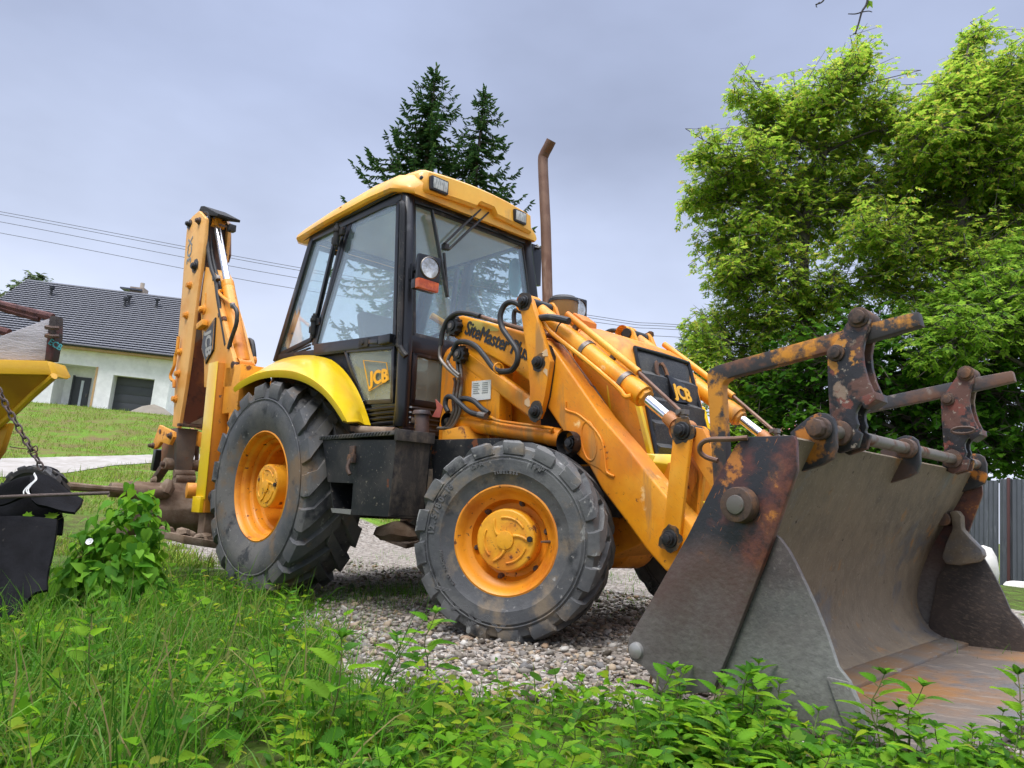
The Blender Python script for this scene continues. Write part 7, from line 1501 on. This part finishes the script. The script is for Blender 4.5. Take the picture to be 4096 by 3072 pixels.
def spruce(depth, top_px, slope_px, wid, label, seed, hgt_px=760):
    r = np.random.default_rng(seed); top = PW('O', *top_px, depth); k2 = depth/F_PX*4096/2212; base = top.copy(); base.z = float(ground_z(top.x, top.y))-.1; H = top.z-base.z
    T = thing('spruce_tree', label, 'tree', base, 'spruces behind the cab'); tr = MB()
    tr.tube([Vector((0, 0, 0)), Vector((0, 0, H*.5)), Vector((0, 0, H))], [.20, .12, .012], 9); pos, fw, up, sc = [], [], [], []
    z = H-.25; n_ = 0
    while z > H*.16:
        dz = H-z; L = min(wid*dz**.9, 1.95)*1.0; n_ += 1
        for j in range(int(r.integers(4, 7))):
            a = r.uniform(0, 6.28); l = L*r.uniform(.6, 1.15); c = Vector((math.cos(a), math.sin(a), 0)); p0 = Vector((0, 0, z+r.uniform(-.08, .08)))
            lift = .45 if dz < 1.2 else .15
            br = bez([p0, p0+c*l*.4+Vector((0, 0, l*(lift-.25))), p0+c*l*.8+Vector((0, 0, l*(lift-.32))), p0+c*l+Vector((0, 0, l*(lift-.18)))], 4)
            tr.tube(br, list(np.linspace(.012+.010*l, .004, len(br))), 4, False)
            m_ = max(4, int(l/.055)); sd = c.cross(Vector((0, 0, 1)))
            for q in range(m_):
                t = (q+.6)/m_; i = min(int(t*(len(br)-1)), len(br)-2); p = br[i].lerp(br[i+1], t*(len(br)-1)-i)
                for s in (-1, 1):
                    if r.random() < .12: continue
                    f = c*r.uniform(.3, .9)+sd*s*r.uniform(.5, 1.1)+Vector((0, 0, r.uniform(-.8, .15))); ll = r.uniform(.12, .27)*(1.1-.5*t)*(1 if l > .7 else .7)
                    pos.append(tuple(p)); fw.append(tuple(f)); up.append((r.normal(0, .5), r.normal(0, .5), 1)); sc.append(ll)
            pos.append(tuple(br[-1]-c*.05)); fw.append(tuple(c+Vector((0, 0, .5)))); up.append((0, 0, 1)); sc.append(.2)
        z -= r.uniform(.11, .19)*(1 if dz > 1 else .8)
    for k in range(7): a = r.uniform(0, 6.28); pos.append((0, 0, H-.05-.09*k)); fw.append((.45*math.cos(a), .45*math.sin(a), 1)); up.append((math.cos(a), math.sin(a), 0)); sc.append(.22)
    # a needle twig: three crossed slim ragged blades
    tv, tf = [], []
    for k in range(3):
        a = k*math.pi/3; w = .17
        pts = [(0, .02), (.2, w), (.28, w*.55), (.45, w*.95), (.55, w*.5), (.7, w*.75), (.8, w*.35), (1, 0)]
        b0 = len(tv)
        for x, h in pts: tv += [(x, h*math.cos(a), h*math.sin(a)), (x, -h*math.cos(a), -h*math.sin(a))]
        tf += [(b0+2*i, b0+2*i+1, b0+2*i+3, b0+2*i+2) for i in range(len(pts)-1)]
    V, Fa = scatter(np.array(tv), np.array(tf), np.array(pos), np.array(fw), np.array(up), np.array(sc)); tr.build('trunk', barkm, T); raw('crown', V, Fa, leafmat('spruce_needles', [(.024, .07, .026), (.042, .11, .034), (.07, .15, .04), (.11, .20, .048)], .6, .25), T)
spruce(20., (944, 140), 0, .60, 'taller left spruce rising behind the cab roof', 21)
spruce(21., (1048, 190), 0, .53, 'shorter right spruce close beside the taller one', 22)

# bare twig at the top of the picture (end of an overhanging branch)
c = PW('O', 1850, -40, 4.2); t = thing('overhanging_branch', 'bare dark twig hanging into the sky at the top edge', 'branch', c); lo = lambda x, y: PW('O', x, y, 4.2)-c
mb = MB()
for pts, r0 in ((((1900, -120), (1880, -30), (1872, 8), (1862, 25), (1855, 50), (1848, 72)), .008), (((1862, 26), (1848, 30), (1832, 30)), .005), (((1862, 26), (1876, 24), (1884, 26)), .004), (((1850, 72), (1843, 73)), .004), (((1890, -80), (1800, -30), (1778, 2), (1762, 10)), .007), (((1770, 5), (1763, 12), (1765, 16)), .004)):
    q = bez([lo(*p) for p in pts], 5); mb.tube(q, list(np.linspace(r0, r0*.6, len(q))), 6)
mb.build('twig', mat('dark_twig', (.035, .03, .028), .8), t)
V, Fa = scatter(*LEAF, np.array([list(lo(1874, 0)), list(lo(1876, 3))]), np.array([list(RH*.6+Vector((0, 0, -.8))), list(RH*-.1+Vector((0, 0, -1)))]), np.array([list(-FH), list(-FH)]), np.array([.06, .05])); raw('leaf', V, Fa, walm, t)

# ================================================================== WIRES, FENCE, SACKS, RED ROOF
wirem = mat('wire', (.10, .10, .12), .6)
for k, (yl, ym, yr, lab) in enumerate(((457, 577, 701, 'topmost of the overhead wires crossing the sky behind the cab'), (463, 583, 706, 'overhead wire just below the topmost one, nearly touching it'), (479, 600, 712, 'third overhead wire from the top behind the backhoe boom'), (503, 624, 728, 'lowest overhead wire, hanging apart from the bundle'))):
    a = [PW('O', x, y, 30.) for x, y in ((-400, yl-68), (0, yl), (640, ym), (1290, ym+(yr-ym)*.86), (1460, yr), (2000, yr+30))]; c = a[2].copy()
    o = MB().tube(bez([p-c for p in a], 8), .0115, 6).build('power_line', wirem, None); o.location = c; prop(o, lab, 'power line')
def fence():
    a = PW('O', 2040, 1040, 12.6); b = PW('O', 2420, 1040, 10.2); a.z = float(ground_z(a.x, a.y)); b.z = float(ground_z(b.x, b.y)); d = (b-a); d.z = 0; L = d.length; d.normalize(); nrm = Vector((-d.y, d.x, 0))
    if nrm.dot(FH) > 0: nrm = -nrm
    F_ = thing('corrugated_fence', 'grey corrugated metal fence behind the bucket at the right edge', 'fence', a)
    ztop = PW('O', 2180, 1034, 11.5).z-a.z; gm = mat('galvanised_sheet', (.11, .118, .135), .5, .25, layers=[((.075, .082, .095), 3, .55, .1, .5, (1, 1, .2)), ((.17, .18, .20), 12, .6, .06, .45, (1, 1, .15))], bump=(30, .06))
    x = -2.2; k = 0
    while x < L+1.0:
        w = 1.05; n = 120; us = np.linspace(x, x+w-.02, n); V, Fq = [], []
        for z in (-.1, ztop*.5, ztop+.03*math.sin(k*2.1)): 
            for u in us: p = d*u+nrm*(.011*math.sin(u*2*math.pi/.076)+.02*(k % 2)); V.append((p.x, p.y, z))
        i = np.arange(3*n).reshape(3, n); Fq = np.stack([i[:-1, :-1], i[:-1, 1:], i[1:, 1:], i[1:, :-1]], -1).reshape(-1, 4); raw('panel', np.array(V), Fq, gm, F_, True); x += w; k += 1
    for px_ in (2140,):
        q = PW('O', px_, 1150, 11.4)-a; u = q.dot(d); p = d*u+nrm*.05
        MB().box((p.x-.02, p.y-.02, -.1), (p.x+.02, p.y+.02, ztop+.02)).build('post', mat('oxide_red_post', (.075, .028, .026), .7), F_, bevel=.004)
    for u in (-1.2, .1, 3.5): p = d*u+nrm*.05; MB().box((p.x-.02, p.y-.02, -.1), (p.x+.02, p.y+.02, ztop+.02)).build('post', MATS['oxide_red_post'], F_, bevel=.004)
    q = PW('O', 2100, 1210, 11.2)-a; MB().lathe([(.02, -.05), (.06, -.03), (.07, .03), (.02, .06)], q, (0, 0, 1), 12).build('fence_bracket', MATS['oxide_red_post'], F_)
fence()
sackm = mat('white_sack', (.66, .63, .58), .8, layers=[((.5, .46, .40), 4, .56, .1, .9)], bump=(18, .3))
def sack(x, y, depth, w, h, lab):
    c = PW('O', x, y, depth); c.z = max(c.z, float(ground_z(c.x, c.y)))
    mb = MB().lathe([(.001, 0), (.8*w, .02), (w, .3*h), (.85*w, .7*h), (.5*w, .95*h), (.001, h)], (0, 0, 0), (0, 0, 1), 20); o = mb.build('white_sack', sackm, None, wobble=.08*w*2, wscale=4); o.location = c; prop(o, lab, 'sack')
sack(2122, 1270, 8.4, .17, .40, 'tall pale sack standing behind the far side of the bucket')
sack(2200, 1302, 9.0, .16, .10, 'low white sack lying on the grass at the right edge')
# shed with a faded red roof beyond the trees
def shed():
    c = PW('F', 1440, 980, 24.); gz0 = float(ground_z(c.x, c.y)); b = Vector((c.x, c.y, gz0)); S = thing('red_roofed_shed', 'shed with a pinkish red roof glimpsed through the leaves', 'shed', b); e0 = PW('F', 1300, 960, 24.)-b; e1 = PW('F', 1640, 975, 24.)-b; r0 = PW('F', 1350, 810, 26.)-b; r1 = PW('F', 1620, 850, 26.)-b
    MB().prism([e0, e1, r1, r0], (0, 0, -.1)).build('roof', mat('faded_red_roof', (.36, .11, .10), .7, layers=[((.45, .20, .17), 3, .55, .1, .8)], bump=(6, .3)), S)
    w = [e0+RH*.2+FH*.2, e1-RH*.2+FH*.2]; MB().prism([Vector((w[0].x, w[0].y, 0)), Vector((w[1].x, w[1].y, 0)), w[1]-Vector((0, 0, .12)), w[0]-Vector((0, 0, .12))], FH*3).build('wall', mat('shed_wall', (.4, .36, .30), .8), S)
shed()
prop(bpy.data.objects['grass'])
